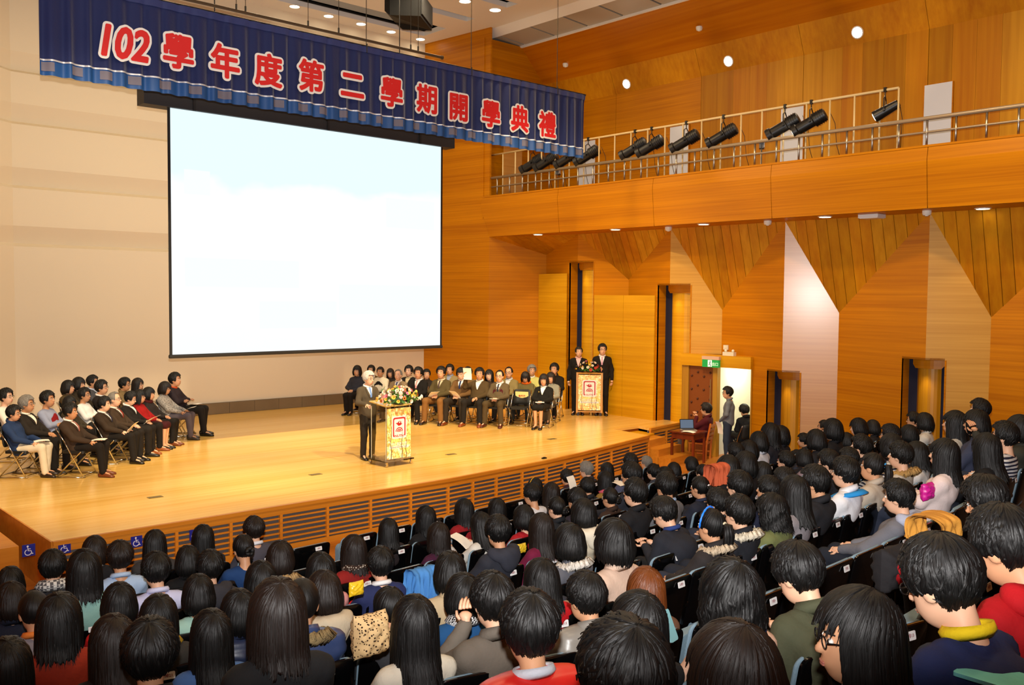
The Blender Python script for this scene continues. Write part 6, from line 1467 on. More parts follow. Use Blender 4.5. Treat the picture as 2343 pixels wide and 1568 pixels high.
GUEST = [
 # left group: px, py, row, pose, hair, hair colour, top, colour, suit(shirt, tie), bottoms, shoes, label, extras
 ('L', 32, 947, 1, 's1', 'short', 'k', 'coat', '22365a', None, 'd8ccb0', '2a1c14', 'man in a navy blazer and cream trousers at the left end of the stage', {'glasses': 1}),
 ('L', 162, 943, 0, 's1', 'short', 'k', 'coat', '3a2c20', ('f0ece4', 'a8685c'), '17120e', '6a3418', 'man in a dark brown suit and pink tie, nearest the stage edge', {}),
 ('L', 239, 926, 0, 's1', 'short', 'k', 'coat', '34281c', ('f0ece4', '22223a'), '1a1612', '0e0c0a', 'man in a brown suit reading a folded sheet, second in the left front row', {}),
 ('L', 263, 915, 0, 's0', 'receding', 'g', 'coat', '3c2e20', ('e8e0d4', '8a2a20'), '1c1814', '0e0c0a', 'grey-haired man with a red tie in the left front row', {'glasses': 1}),
 ('L', 299, 913, 0, 's5', 'short', 'k', 'coat', '1c1814', ('f0ece4', None), '17120e', '8a4a20', 'man in a black suit bent over a white sheet, left group', {'glasses': 1}),
 ('L', 320, 909, 0, 's4', 'long', 'k', 'coat', 'a01818', None, '3a0c10', '0e0c0a', 'woman with glasses in a red jacket and skirt, left group', {'glasses': 1, 'skirt': 1}),
 ('L', 341, 903, 0, 's4', 'bob', 'k', 'coat', '2a2422', None, '1a1612', '6a3418', 'woman with bobbed hair in a dark jacket, left group', {'scarf': '4a1414'}),
 ('L', 378, 890, 0, 's1', 'bob', 'b', 'coat', '@pat', None, '5a5258', '3a342e', 'woman in a patterned grey jacket, left group', {'glasses': 1}),
 ('L', 401, 870, 0, 's3', 'short', 'k', 'coat', '2a2024', None, '1c1814', '0e0c0a', 'man with an orange collar and dark sweater at the far end of the left group', {'collar': 'c85020'}),
 ('L', 15, 909, 2, 's3', 'short', 'k', 'shirt', 'e8e2d4', None, '20201e', '17120e', 'man in a white shirt at the far left of the second stage row', {'glasses': 1}),
 ('L', 62, 926, 1, 's0', 'short', 'g', 'coat', '241e18', ('f0e8d8', None), '17120e', '17120e', 'grey-haired man with glasses in a dark jacket, second stage row', {'glasses': 1}),
 ('L', 110, 915, 1, 's3', 'short', 'k', 'shirt', '9098b0', None, '17120e', '17120e', 'man in a red vest over a blue shirt, arms folded', {'vest': '8a1418'}),
 ('L', 160, 924, 1, 's4', 'bob', 'k', 'coat', '3a3224', None, '17120e', '17120e', 'dark-haired woman mostly hidden behind the man with the pink tie', {}),
 ('L', 194, 905, 1, 's3', 'short', 'k', 'shirt', 'e4e2dc', None, '20201e', '17120e', 'man in a white shirt with folded arms, left group', {'glasses': 1}),
 ('L', 233, 888, 1, 's0', 'short', 'k', 'coat', '1c1614', ('ece8e0', None), '17120e', '17120e', 'man with glasses in a black jacket and white shirt, back of the left group', {'glasses': 1}),
 ('L', 157, 888, 2, 's4', 'bob', 'k', 'coat', '4a3c24', None, '17120e', '17120e', 'woman with short wavy black hair, left one of the back row', {}),
 ('L', 181, 881, 2, 's4', 'bob', 'k', 'coat', '2c2418', None, '17120e', '17120e', 'woman with a dark fringe, second in the back row of the left group', {}),
 ('L', 213, 875, 2, 's0', 'short', 'k', 'coat', '4a4a4e', ('c8d4e8', '2a2c3a'), '17120e', '17120e', 'man in a grey suit highest in the back row of the left group', {'glasses': 1}),
 ('L', 286, 881, 1, 's1', 'short', 'k', 'coat', '7a6440', None, '17120e', '17120e', 'man with glasses in khaki at the back of the left group', {'glasses': 1}),
 ('L', 316, 881, 1, 's4', 'long', 'b', 'coat', '3a2e24', None, '17120e', '17120e', 'woman with long brown hair and glasses at the back of the left group', {'glasses': 1}),
 # right group
 ('R', 911, 859, 0, 's0', 'receding', 'g', 'coat', '8a7658', ('ece4d4', '3a4a78'), '4a3c28', '2a1c10', 'bald man in a light grey suit and blue tie behind the flowers', {}),
 ('R', 957, 855, 0, 's0', 'short', 'k', 'coat', '17130f', ('f0ece8', 'd89a94'), '14110d', '0e0c0a', 'man in a black suit with a pink tie, hand at his face', {}),
 ('R', 1009, 854, 0, 's0', 'short', 'k', 'coat', '4e4224', ('c8b898', '4a3a34'), '7a5428', '20120a', 'man in an olive suit and tan trousers holding a pointed sheet', {}),
 ('R', 1055, 857, 0, 's5', 'short', 'k', 'coat', '6a4c28', ('f0ece4', '22305a'), '2a2218', '6a3010', 'man in a brown tweed jacket and navy tie looking down', {}),
 ('R', 1097, 857, 0, 's2', 'short', 'k', 'coat', '4a3a20', ('f0ece4', None), '1c1814', '7a3814', 'man in a brown jacket raising a sheet of paper', {}),
 ('R', 1143, 862, 0, 's0', 'receding', 'k', 'coat', '5a4c34', ('f0ece4', '2a2a34'), '4a3c24', '4a1c10', 'balding man in a grey brown suit with a maroon vest', {'glasses': 1, 'vest': '4a1018'}),
 ('R', 1244, 871, 0, 's4', 'bob', 'b', 'coat', '15130f', ('f4f0e8', None), '15130f', '0e0c0a', 'woman in a black skirt suit with a white collar at the right end', {'skirt': 1, 'badge': 1}),
 ('R', 817, 850, 1, 's4', 'bob', 'k', 'coat', '2c2c34', None, '17120e', '17120e', 'woman half hidden behind the speaker', {}),
 ('R', 849, 848, 2, 's0', 'short', 'k', 'coat', '5a4424', None, '17120e', '17120e', 'man in a brown jacket just right of the speaker, back row', {}),
 ('R', 870, 852, 1, 's4', 'bun', 'k', 'coat', 'd8ccb0', None, '17120e', '17120e', 'woman in a white cardigan over a black top, back row', {'vest': '14110f'}),
 ('R', 893, 855, 2, 's4', 'long', 'b', 'coat', '2a2018', None, '17120e', '17120e', 'woman with long brown hair left of the bald man', {}),
 ('R', 935, 850, 1, 's0', 'short', 'k', 'coat', '1c1814', ('c8b48c', None), '17120e', '17120e', 'man in a dark suit between the bald man and the pink tie', {}),
 ('R', 976, 858, 1, 's6', 'short', 'k', 'coat', '241c16', None, '17120e', '17120e', 'dark-haired man turned away right of the pink tie', {}),
 ('R', 1029, 847, 2, 's0', 'short', 'k', 'coat', '8a7850', ('8a94a8', None), '17120e', '17120e', 'man in a beige jacket and blue shirt, back row', {}),
 ('R', 1070, 854, 1, 's4', 'short', 'k', 'coat', '6a5430', None, '17120e', '17120e', 'man with glasses half hidden behind the navy tie', {'glasses': 1}),
 ('R', 1119, 860, 1, 's4', 'long', 'k', 'coat', '3a2a1c', None, '17120e', '17120e', 'woman with long black hair behind the raised paper', {}),
 ('R', 1164, 854, 1, 's0', 'receding', 'k', 'coat', '7a6a40', ('b8c0c8', None), '2a2620', '17120e', 'man with glasses in a khaki jacket behind the maroon vest', {'glasses': 1}),
 ('R', 1202, 865, 1, 's5', 'bob', 'b', 'coat', '5e5430', None, '20201c', '17120e', 'woman in an olive jacket and orange scarf looking down behind the empty chair', {'scarf': 'c85a10'}),
 ('R', 1217, 849, 2, 's6', 'short', 'g', 'coat', 'b8b468', None, '20201c', '17120e', 'man in a lime and white jacket, back row right', {'collar': 'e8e4d8'}),
 ('R', 1260, 866, 1, 's4', 'bob', 'b', 'coat', '8a8878', None, '5a4c34', '17120e', 'woman in a grey green cardigan behind the skirt suit', {}),
 ('R', 1268, 846, 2, 's3', 'short', 'k', 'coat', '17130f', None, '17120e', '17120e', 'man in a plain black suit at the right back corner of the guests', {}),
]
def add_vest(o, pose, top, hexc):
    J = get_pose(pose)['J']; n, c, h = J['neck'], J['chest'], J['hip']; z0, z1 = n[2] - .06, h[2] + .10
    rows = [(z0 + (z1 - z0) * k / 7, -(.03 + .085 * min(1, k / 2)), (.03 + .085 * min(1, k / 2))) for k in range(8)]
    front_patch(pose, top, rows, .005).build('vest', cloth(hexc), o, True)
PATJ = pattern_mat('patterned_jacket', 'spots', '3a3838', '9a948c', 40)
GPOS = {}
for (g, px, py, k, pose, hs, hc, top, col, suit, bcol, shc, label, ex) in GUEST:
    base, d, f, th = (baseL, dirL, fL, thL) if g == 'L' else (baseR, dirR, fR, thR)
    J = get_pose(pose)['J']; hn = J['HC']
    best = None
    for kk in (k,):
        if kk < -.25: continue
        hp = line_head(px, py, base, d, f, kk, .95); s_ = (hp.z - ZS) / hn[2]; e = abs(s_ - 1.04) + .035 * abs(kk - k)
        if best is None or e < best[0]: best = (e, hp, s_, kk)
    e, hp, s_, kk = best; s_ = min(1.2, max(.85, s_))
    ox, oy = hn[0] * s_, hn[1] * s_
    x, y = hp.x - (ox * math.cos(th) - oy * math.sin(th)), hp.y - (ox * math.sin(th) + oy * math.cos(th))
    e2 = {a: b for a, b in ex.items() if a in ('glasses', 'collar', 'scarf')}
    o = person((x, y, ZS), th, s_, pose, hs, hc, top, PATJ if col == '@pat' else col, label, 'guests seated on the stage', e2, bottom='skirt' if 'skirt' in ex else 'trousers', bcol=bcol, shoecol=shc, skin='bbca'[int(px) % 4], seed=1 + px % 3, suit=suit)
    GPOS[px] = (x, y, th, s_, pose)
    if 'vest' in ex: add_vest(o, pose, top, ex['vest'])
    if 'badge' in ex:
        z = J['chest'][2] + .06; mb = MB(); mb.ell((.085, front_y(pose, top, .085, z) + .008, z), (.016, .006, .016)); mb.build('badge', mat('gold_badge', 'd8b860', .3, .8), o, True)
    stage_chair(x, y, th, 'folding chair of the %s' % ' '.join(label.split(',')[0].split()[:11]), 'folding chairs on the stage')
# empty chair with a reserved sign
hp = line_head(1192, 880, baseR, dirR, fR, 0, .95); ec = Vector((hp.x, hp.y)) + fR * .09
o = stage_chair(ec.x, ec.y, thR, 'empty black folding chair with a yellow reserved notice on its back', 'folding chairs on the stage')
sg = tag(MB().prism([(a, 0, b) for a, b in rbox(.33, .23, .01, 2)], (0, .004, 0)).build('reserved_notice', mat('notice_yellow', 'f0dc8c', .6)), 'yellow reserved notice taped to the empty chair on the stage', 'notice'); fix_normals(sg.data)
Mz = Matrix.Translation((ec.x, ec.y, ZS)) @ Matrix.Rotation(thR, 4, 'Z') @ Matrix.Translation((0, -.195, .71)) @ Matrix.Rotation(math.pi, 4, 'Z') @ Matrix.Rotation(.16, 4, 'X'); sg.matrix_world = Mz
TXT['sign'].materials.append(mat('notice_print', 'b85020', .6)); obj('notice_text', TXT['sign'], sg, (0, -.001, 0), (math.pi / 2, 0, 0))
# papers in hands: placed in the holder's own frame
for px, kind, rz, tl, lab in ((162, 'lap', .2, .12, 'white sheet on the lap of the man with the pink tie'), (239, 'hold', .1, .9, 'folded sheet held up by the man in the brown suit'), (299, 'hold', .0, .55, 'large white sheet held by the man bent over it'), (378, 'hold', .1, .4, 'sheet held by the woman in the patterned jacket'), (401, 'lap', -.3, .15, 'sheet held by the man at the far end of the left group'), (32, 'lap', .6, .1, 'narrow sheet on the cream trousers'),
        (1009, 'hold', .7, .5, 'pointed white sheet held by the man in olive'), (1055, 'hold', -.4, .7, 'sheet held by the man in the brown tweed jacket'), (1097, 'face', 0, 1.35, 'white sheet raised in front of a face in the right group'), (1143, 'lap', .1, .2, 'small sheet in the hands of the balding man'), (1244, 'lap', .3, .1, 'sheet on the lap of the woman in the skirt suit')):
    x, y, th, s_, pose = GPOS[px]; J = get_pose(pose)['J']; hand = (J['wrL'] + J['wrR']) / 2
    l = {'lap': V3(hand[0], max(hand[1] + .06, .26), .60), 'hold': V3(hand[0], hand[1] + .13, hand[2] + .045), 'face': V3(J['wrR'][0] - .06, J['wrR'][1] + .07, J['wrR'][2] + .08)}[kind] * s_
    w = Matrix.Translation((x, y, ZS)) @ Matrix.Rotation(th, 4, 'Z') @ Vector(l.tolist())
    paper(tuple(w), th + rz, tl, lab)

# ---------------------------------------------------------------- standing people
def stand_at(px, py, zf, xline=None, **kw):
    pass
hn = get_pose('t1')['J']['HC']
person((9.80, 15.02, ZS), math.pi - .05, 1.0, 't1', 'short', 's', 'coat', '4a4030', 'grey-haired speaker in a dark suit and blue tie at the acrylic lectern', None, {'glasses': 1}, bcol='241e16', shoecol='0e0c0a', skin='a', suit=('f0ece4', '6a8ac0'))
fM = Vector((-.75, -.66)); thM = math.atan2(.75, -.66)
for px, py, hs, pose, suit, lab, bc, sc_h in ((1324, 806, 'bun', 't2', ('e8b8b4', None), 'young woman host in a black suit with a pink collar behind the wooden lectern', '17120e', .97), (1378, 801, 'short', 't2', ('f0e8e8', 'c89ab0'), 'young man host in a black suit and pink tie behind the wooden lectern', '17120e', 1.04)):
    p = on_line(px, py, (18.0, 17.12), (18.0 + .66, 17.12 - .75)); sc_h = (p.z - ZS) / get_pose(pose)['J']['HC'][2]
    person((p.x, p.y, ZS), thM, sc_h, pose, hs, 'k', 'coat', '17130f', lab, None, {} if 'woman' in lab else {'glasses': 1}, bcol=bc, shoecol='0e0c0a', suit=suit)
# ---------------------------------------------------------------- catwalk: rails, pipe, profile spots, doors
XR, XP = 17.62, 17.78
y_a, y_b = on_x(1680, 330, XR).y, on_x(2332, 250, XR).y; step = (y_a - y_b) / 11
z_rail = CZ + .1958 * XR; z_pipe = CZ + .2335 * XP; yL, yRt = on_x(1110, 360, XP).y, on_x(2057, 198, XP).y
yr = [y_a - step * k for k in range(-20, 22) if -4 < y_a - step * k < min(20.45, yL)]
rl = struct(MB().build('balcony_rail', STEEL))
RAILM = mat('brown_steel_rail', 'a8967c', .4, .4)
mb = MB(); mb.tube([(XR, 20.6, z_rail), (XR, -4.4, z_rail)], .04, 10); mb.build('top_rail', RAILM, rl, True)
mb = MB(); mb.tube([(XR, 20.5, (z_rail + ZFAS) / 2), (XR, -4.4, (z_rail + ZFAS) / 2)], .022, 8); mb.build('middle_rail', RAILM, rl, True)
me_post = MB().tube([(0, 0, ZFAS - .06), (0, 0, z_rail)], .022, 8).mesh('post', STEEL, True)
me_up = MB().tube([(0, 0, CZ + 2.4), (0, 0, z_pipe)], .02, 6).mesh('upright', CREAM, True)
for y in yr: obj('post', me_post, rl, (XR, y, 0))
pf = struct(MB().build('lighting_pipe_frame', CREAM))
mb = MB(); mb.tube([(XP, yL, z_pipe), (XP, yRt, z_pipe)], .026, 8); mb.build('pipe', CREAM, pf, True)
for y in [yL, yRt] + [q - .06 for q in yr if yRt + .3 < q < yL - .3]: obj('upright', me_up, pf, (XP, y, 0))
LENS = mat('dark_lens', '1a1c22', .1, spec=.8); LENSON = emitter('lit_lens', 'fff2d8', 12.0)
d_sp = Vector((-.30, .84, -.46)).normalized(); T_sp = d_sp.to_track_quat('Z', 'Y').to_matrix().to_4x4()
sm1 = MB().lathe([(.08, -.30), (.125, -.28), (.13, -.06), (.105, -.04), (.105, .26), (.128, .28), (.128, .37), (.10, .37)], 14, 0, T_sp)
for a in range(5):
    sm1.lathe([(.12, -.25 + .042 * a), (.14, -.246 + .042 * a), (.14, -.236 + .042 * a), (.12, -.232 + .042 * a)], 14, 0, T_sp)
me_sb = sm1.mesh('spot_body', BLACKM); smooth_angle(me_sb)
me_lens = MB().lathe([(.10, .365), (.06, .378)], 14, 0, T_sp).mesh('lens', LENS)
def yoke_mesh(h):
    b = MB(); side = d_sp.cross(Vector((0, 0, 1))).normalized() * .165
    b.tube([side, side + Vector((0, 0, h * .55)), Vector((0, 0, h * .72)), -side + Vector((0, 0, h * .55)), -side], .012, 6); b.tube([(0, 0, h * .7), (0, 0, h + .02)], .012, 6); b.box((0, 0, h), (.06, .05, .09)); b.tube([side * 1.2, side * .7], .025, 8); b.tube([-side * 1.2, -side * .7], .025, 8); return b
YH = .42; me_yk = yoke_mesh(YH).mesh('yoke', BLACKM)
sp_lab = ['first black stage spotlight on the lighting pipe, counted from the stage', 'second black stage spotlight from the stage, half under the banner', 'third black stage spotlight from the stage, tilted low under the banner end', 'black stage spotlight beside the right edge of the banner', 'left one of two crossing black spotlights past the banner', 'right one of two crossing black spotlights past the banner', 'black stage spotlight in front of the second white catwalk door', 'black stage spotlight right of the second white catwalk door', 'black stage spotlight in front of the third white catwalk door', 'lit black stage spotlight right of the third white catwalk door']
for i, px in enumerate((1222, 1254, 1302, 1348, 1455, 1493, 1572, 1657, 1797, 1857)):
    p = on_x(px, 270, XP); o = thing('stage_spotlight', sp_lab[i], 'spotlight', (XP - .02, p.y, z_pipe - YH), 0, 'profile spotlights on the catwalk')
    q1 = obj('spot_body', me_sb, o); l_ = obj('lens', me_lens, o); q1.scale = l_.scale = (1.12, 1.12, 1.12); obj('yoke', me_yk, o)
    if i == 9: set_mat(l_, LENSON)
    mb = MB(); e = -d_sp * .42; mb.tube([e, e + Vector((.05, -.1, -.25)), e + Vector((.1, -.12, -.7)), e + Vector((.12, -.2, -.98))], .006, 5); mb.build('power_cord', BLACKM, o, True)
p = on_x(2027, 200, XP); o = thing('stage_spotlight', 'short round black spotlight with a bright white lens at the pipe end', 'spotlight', (XP - .02, p.y, z_pipe - YH), 0, 'profile spotlights on the catwalk')
b = MB().lathe([(.05, -.30), (.085, -.27), (.10, -.05), (.115, .16), (.115, .22), (.1, .22)], 16, 0, T_sp); me = b.mesh('spot_body', BLACKM); smooth_angle(me); obj('spot_body', me, o)
MB().lathe([(.098, .215), (.06, .23)], 16, 0, T_sp).build('lens', LENSON, o); obj('yoke', me_yk, o)
mb = MB(); e = -d_sp * .3; mb.tube([e, e + Vector((.03, -.05, -.3)), e + Vector((.05, -.02, -.9))], .006, 5); mb.build('power_cord', BLACKM, o, True)
for i, px in enumerate((1277, 1743)):
    p = on_x(px, 393 if i == 0 else 332, XR + .12); o = thing('floodlight', ['small floodlight on the rail under the banner end', 'small floodlight on the rail left of the third white door'][i], 'floodlight', (p.x, p.y, p.z), math.radians(30))
    mb = MB(); mb.box((0, 0, 0), (.20, .10, .16)); mb.build('housing', mat('flood_grey', '4a4a4c', .5), o); mb = MB(); mb.box((-.02, -.055, 0), (.16, .012, .12)); mb.build('glass', mat('flood_glass', 'c8c4bc', .2), o); mb = MB(); mb.tube([(-.1, 0, 0), (-.1, 0, -.16), (.1, 0, -.16), (.1, 0, 0)], .009, 5); mb.build('bracket', BLACKM, o); mb = MB(); mb.tube([(0, 0, -.16), (.0, .0, ZFAS - p.z - .02)], .008, 5); mb.build('stem', BLACKM, o)
DOORW = mat('white_door_paint', 'd4d6de', .5)
for i, (a, b_) in enumerate(((1328, 1365), (1536, 1578), (1789, 1840), (2115, 2178))):
    y0, y1 = on_x(a, 300, XW).y, on_x(b_, 300, XW).y; zt = CZ + .2305 * XW
    o = struct(MB().build('door_%d' % (i + 1), DOORW)); mb = MB(); mb.box((XW - .03, (y0 + y1) / 2, (CZ + 2.4 + zt) / 2), (.05, abs(y0 - y1), zt - CZ - 2.4)); mb.build('door_leaf', DOORW, o)
    mb = MB(); yy = sorted((y0, y1)); mb.tube([(XW - .03, yy[0], CZ + 2.4), (XW - .03, yy[0], zt), (XW - .03, yy[1], zt), (XW - .03, yy[1], CZ + 2.4)], .03, 4); mb.build('door_frame', WALLW, o)
    mb = MB(); mb.tube([(XW - .07, yy[0] + .12, CZ + 3.35), (XW - .07, yy[0] + .24, CZ + 3.35)], .012, 6); mb.build('door_handle', STEEL, o)
# soffit fittings
for i, (px, py) in enumerate(((1502, 519), (1738, 505), (2115, 483))):
    p = on_z(px, py - 2, ZSOF); mb = MB(); mb.lathe([(.07, -.09), (.085, -.05), (.085, 0)], 14, 0, Matrix.Translation((max(18.0, p.x), p.y, ZSOF - .002))); mb.lathe([(.03, -.11), (.04, -.09)], 10, 0, Matrix.Translation((max(18.0, p.x), p.y, ZSOF)))
    tag(mb.build('smoke_detector', mat('detector_white', 'e0dcd0', .5)), 'white smoke detector under the balcony, %s from the stage' % ORD[i], 'detector', 'detectors under the balcony')
p = on_z(1995, 490, ZSOF); o = thing('ceiling_unit', 'flat white box fixed under the balcony', 'wireless unit', (18.1, on_x(1995, 490, 18.1).y, ZSOF - .08)); mb = MB(); mb.box((0, 0, .04), (.34, .42, .07)); mb.build('case', mat('unit_white', 'd8d8d8', .5), o); mb = MB(); mb.box((0, 0, .005), (.3, .38, .02)); mb.build('cover', mat('unit_cover', 'e4e4e4', .5), o)
for i, (px, py) in enumerate(((1294, 146), (1600, 62))):
    r = ray(px, py); sl = (ZC - ZG) / (XC - XG); t = (ZG - CZ - sl * XG) / (r[2] - sl * r[0]); p = Vector(r * t) + Vector((0, 0, CZ)); mb = MB(); mb.lathe([(.07, -.08), (.085, -.03), (.085, .01)], 14, 0, Matrix.Translation(p)); mb.lathe([(.03, -.10), (.05, -.08)], 10, 0, Matrix.Translation(p))
    tag(mb.build('smoke_detector', mat('detector_white', 'e0dcd0', .5)), ['white detector on the timber ceiling near the banner', 'white detector on the timber ceiling near the top edge'][i], 'detector')

# ---------------------------------------------------------------- doorway, corridor, exit sign
A_, B_ = Vector((D1.x, D1.y, 0)), Vector((D2.x, D2.y, 0)); run = (B_ - A_); dn_ = run.normalized(); nrm = Vector((dn_.y, -dn_.x, 0)); nrm = nrm if nrm.x < 0 else -nrm
dr = struct(MB().build('door_5', LIGHTW))
def chord_box(f0, f1, z0, z1, t, out, m, name, par=dr):
    a, b_ = A_ + run * f0 + nrm * out, A_ + run * f1 + nrm * out; mb = MB(); mb.prism([(a.x, a.y, z0), (b_.x, b_.y, z0), (b_.x - nrm.x * t, b_.y - nrm.y * t, z0), (a.x - nrm.x * t, a.y - nrm.y * t, z0)], (0, 0, z1 - z0)); o = mb.build(name, m, par); fix_normals(o.data); return o
chord_box(0, 1.0, DH0, DH1, .30, .10, LIGHTW, 'header')
BROWNP = mat('padded_brown_leather', '7a3c0c', .5, bump=.3, bscale=20); FRM = wood('door_frame_wood', '9a6a14', 'b8862a', 'v', .4)
chord_box(0.0, .10, 0, DH0, .14, .04, FRM, 'door_frame'); chord_box(.455, .52, 0, DH0, .14, .03, FRM, 'door_frame'); chord_box(.985, 1.0, 0, DH0, .14, .03, FRM, 'door_frame')
lf = chord_box(.10, .455, .02, DH0, .06, .0, BROWNP, 'door_leaf')
for i in range(4):
    for j in range(6):
        q = A_ + run * (.14 + .09 * i) + nrm * .005; mb = MB(); mb.ell((q.x, q.y, .3 + .33 * j + .1 * (i % 2)), (.03, .03, .03), 8, 5); mb.build('button', mat('tuft_button', '4a2006', .5), lf)
mb = MB(); q = A_ + run * .43 + nrm * .05; mb.tube([(q.x, q.y, 1.0), (q.x, q.y, 1.9)], .016, 6); mb.build('door_handle', STEEL, dr)
far = Vector((2.6, -.5, 0)); a, b_ = A_ + run * .46, B_ + Vector((0, 0, 0)); c_, d_ = a + Vector((2.4, .25, 0)), b_ + Vector((2.2, .6, 0)); HC_ = DH0 + .25
CW = mat('corridor_white', 'f0f2e8', .7); CY = mat('corridor_cream', 'f0dc98', .6)
cor = struct(MB().build('corridor', CW))
for nm, pp, m_ in (('corridor_wall', (a, c_), CW), ('corridor_wall', (c_, d_), CW), ('corridor_wall', (d_, b_ + Vector((.02, .02, 0))), CY)):
    panel([(pp[0].x, pp[0].y, -.02), (pp[1].x, pp[1].y, -.02), (pp[1].x, pp[1].y, HC_), (pp[0].x, pp[0].y, HC_)], m_, (.03, .0, 0), nm, cor)
for z, m_, nm in ((-.02, mat('corridor_floor', '8a8070', .4), 'corridor_floor'), (HC_, CW, 'corridor_ceiling')):
    panel([(a.x, a.y, z), (c_.x, c_.y, z), (d_.x, d_.y, z), (b_.x, b_.y, z)], m_, (0, 0, .03 if z > 1 else -.03), nm, cor)
m_ = (a + b_ + c_ + d_) / 4; light('corridor_lamp', 'AREA', (m_.x, m_.y, HC_ - .06), 20, (1, .98, .86), target=(m_.x, m_.y, 0), shape='SQUARE', size=.6)
q = A_ + run * .47 + nrm * .16; es = thing('exit_sign', 'green running-man exit sign above the padded door', 'sign', (q.x, q.y, DH0 - .02), math.atan2(dn_.y, dn_.x))
mb = MB(); mb.box((0, 0, .11), (.46, .08, .19)); mb.build('case', mat('exit_green', '0a8a3c', .5, emit=.5), es)
mb = MB(); mb.box((0, .0, .24), (.48, .09, .08)); mb.build('mount', mat('exit_mount', 'd0a88c', .5), es)
fy = -.045 if (Matrix.Rotation(math.atan2(dn_.y, dn_.x), 3, 'Z') @ Vector((0, -1, 0))).dot(nrm) > 0 else .045
mb = MB(); mb.box((-.01, fy, .11), (.11, .006, .16)); pl = mb.build('pictogram_plate', mat('exit_white', 'e8f4e8', .5, emit=.5), es)
mb = MB(); g_ = fy * 1.12; mb.ell((.0, g_, .165), (.014, .003, .014)); mb.tube([(0, g_, .15), (-.01, g_, .10), (.02, g_, .07), (.01, g_, .035)], .008, 5); mb.tube([(-.01, g_, .10), (-.03, g_, .075), (-.045, g_, .075)], .007, 5); mb.tube([(-.03, g_, .12), (.0, g_, .14), (.025, g_, .115)], .006, 5); mb.build('running_figure', mat('exit_dark', '0a5a2a', .5), pl)
TXT['exit'].materials.append(mat('exit_text', 'c8f0d0', .5, emit=.4)); tx_ = obj('exit_text', TXT['exit'], es, (.14, fy * 1.06, .09), (math.pi / 2, 0, 0 if fy < 0 else math.pi))
q = A_ + run * .68 + nrm * .02; o = thing('emergency_light', 'small white emergency light box on top of the door header', 'emergency light', (q.x, q.y, DH1), math.atan2(dn_.y, dn_.x)); mb = MB(); mb.box((0, 0, .045), (.30, .12, .09)); mb.build('case', mat('em_white', 'd8d0b8', .5), o)
for s in (-1, 1): mb = MB(); mb.ell((s * .1, 0, .12), (.035, .04, .035), 8, 6); mb.build('lamp_head', mat('em_lamp', 'e0dcc8', .3), o, True)
p = on_line(1663, 795, T[3], P_[2]); mb = MB(); mb.box((p.x - .03, p.y, p.z), (.05, .13, .11)); mb.box((p.x - .06, p.y, p.z), (.015, .06, .05)); tag(mb.build('socket_box', mat('em_white', 'd8d0b8', .5)), 'small white socket box above the door header', 'socket')

# ---------------------------------------------------------------- operator's desk, chairs and people by the door
dk = on_z(1568, 986, .76); DKW = wood('desk_wood', '5a2008', '7a3010', 'v', .35)
dth = math.radians(8); o = thing('desk', 'small dark red wooden desk with a laptop by the stage steps', 'desk', (dk.x + .05, dk.y - .05, 0), dth)
mb = MB(); mb.box((0, 0, .745), (.62, .66, .03)); mb.build('desk_top', DKW, o); mb = MB(); mb.box((0, 0, .66), (.54, .58, .14)); mb.build('apron', DKW, o)
for a in (-1, 1):
    for b_ in (-1, 1): mb = MB(); mb.box((a * .26, b_ * .28, .30), (.05, .05, .60)); mb.build('leg', DKW, o)
lp = thing('laptop', 'open black laptop showing a grey slide on the small desk', 'laptop', (dk.x + .1, dk.y - .02, .76), math.radians(-35))
mb = MB(); mb.box((0, 0, .012), (.34, .24, .02)); kb = mb.build('base', mat('laptop_silver', 'b8b0a0', .4, .3), lp); mb = MB(); mb.box((0, .01, .0235), (.3, .12, .004)); mb.build('keyboard', BLACKM, kb)
mb = MB(); mb.box((0, .15, .135), (.34, .014, .23), 0, Matrix.Rotation(-.22, 3, 'X')); ld = mb.build('lid', BLACKM, lp); mb = MB(); mb.box((0, .1425, .135), (.31, .004, .195), 0, Matrix.Rotation(-.22, 3, 'X')); mb.build('screen', emitter('laptop_glow', '8a9ab0', .5), ld)
paper((dk.x - .14, dk.y - .2, .764), .3, 0.0, 'white sheet lying on the small desk by the laptop', group=None)
OW = wood('orange_chair_wood', 'b85a10', 'd07820', 'v', .4)
hn = get_pose('ac')['J']['HC']; th_ = math.radians(20); hp = on_line(1615, 938, (18.2, 14), (18.2, 12)); s_ = hp.z / hn[2]
x, y = hp.x - (hn[0] * math.cos(th_) - hn[1] * math.sin(th_)) * s_, hp.y - (hn[0] * math.sin(th_) + hn[1] * math.cos(th_)) * s_
person((x, y, 0), th_, s_, 'ac', 'short', 'b', 'coat', '4a1018', 'person in a maroon sweater at the laptop by the stage steps', None, {'glasses': 1}, bcol='5a5048', shoecol='20180f', skin='b')
o = thing('wooden_chair', 'orange wooden slat-back chair behind the small desk', 'chair', (x, y, 0), th_)
mb = MB(); mb.box((0, .02, .40), (.44, .44, .035)); mb.build('seat', OW, o)
for a in (-1, 1):
    mb = MB(); mb.box((a * .2, .21, .19), (.04, .04, .385)); mb.build('leg', OW, o)
    mb = MB(); mb.prism([(a * .2 - .02, -.20, 0), (a * .2 + .02, -.20, 0), (a * .2 + .02, -.16, 0), (a * .2 - .02, -.16, 0)], (0, -.02, .40)); mb.prism([(a * .2 - .02, -.22, .40), (a * .2 + .02, -.22, .40), (a * .2 + .02, -.18, .40), (a * .2 - .02, -.18, .40)], (0, -.09, .50)); mb.build('leg', OW, o)
    mb = MB(); mb.box((a * .2, .0, .17), (.03, .40, .035)); mb.build('stretcher', OW, o)
for k in range(4): mb = MB(); mb.box((0, -.228 - .021 * k, .52 + .105 * k), (.38, .02, .06)); mb.build('back_slat', OW, o)
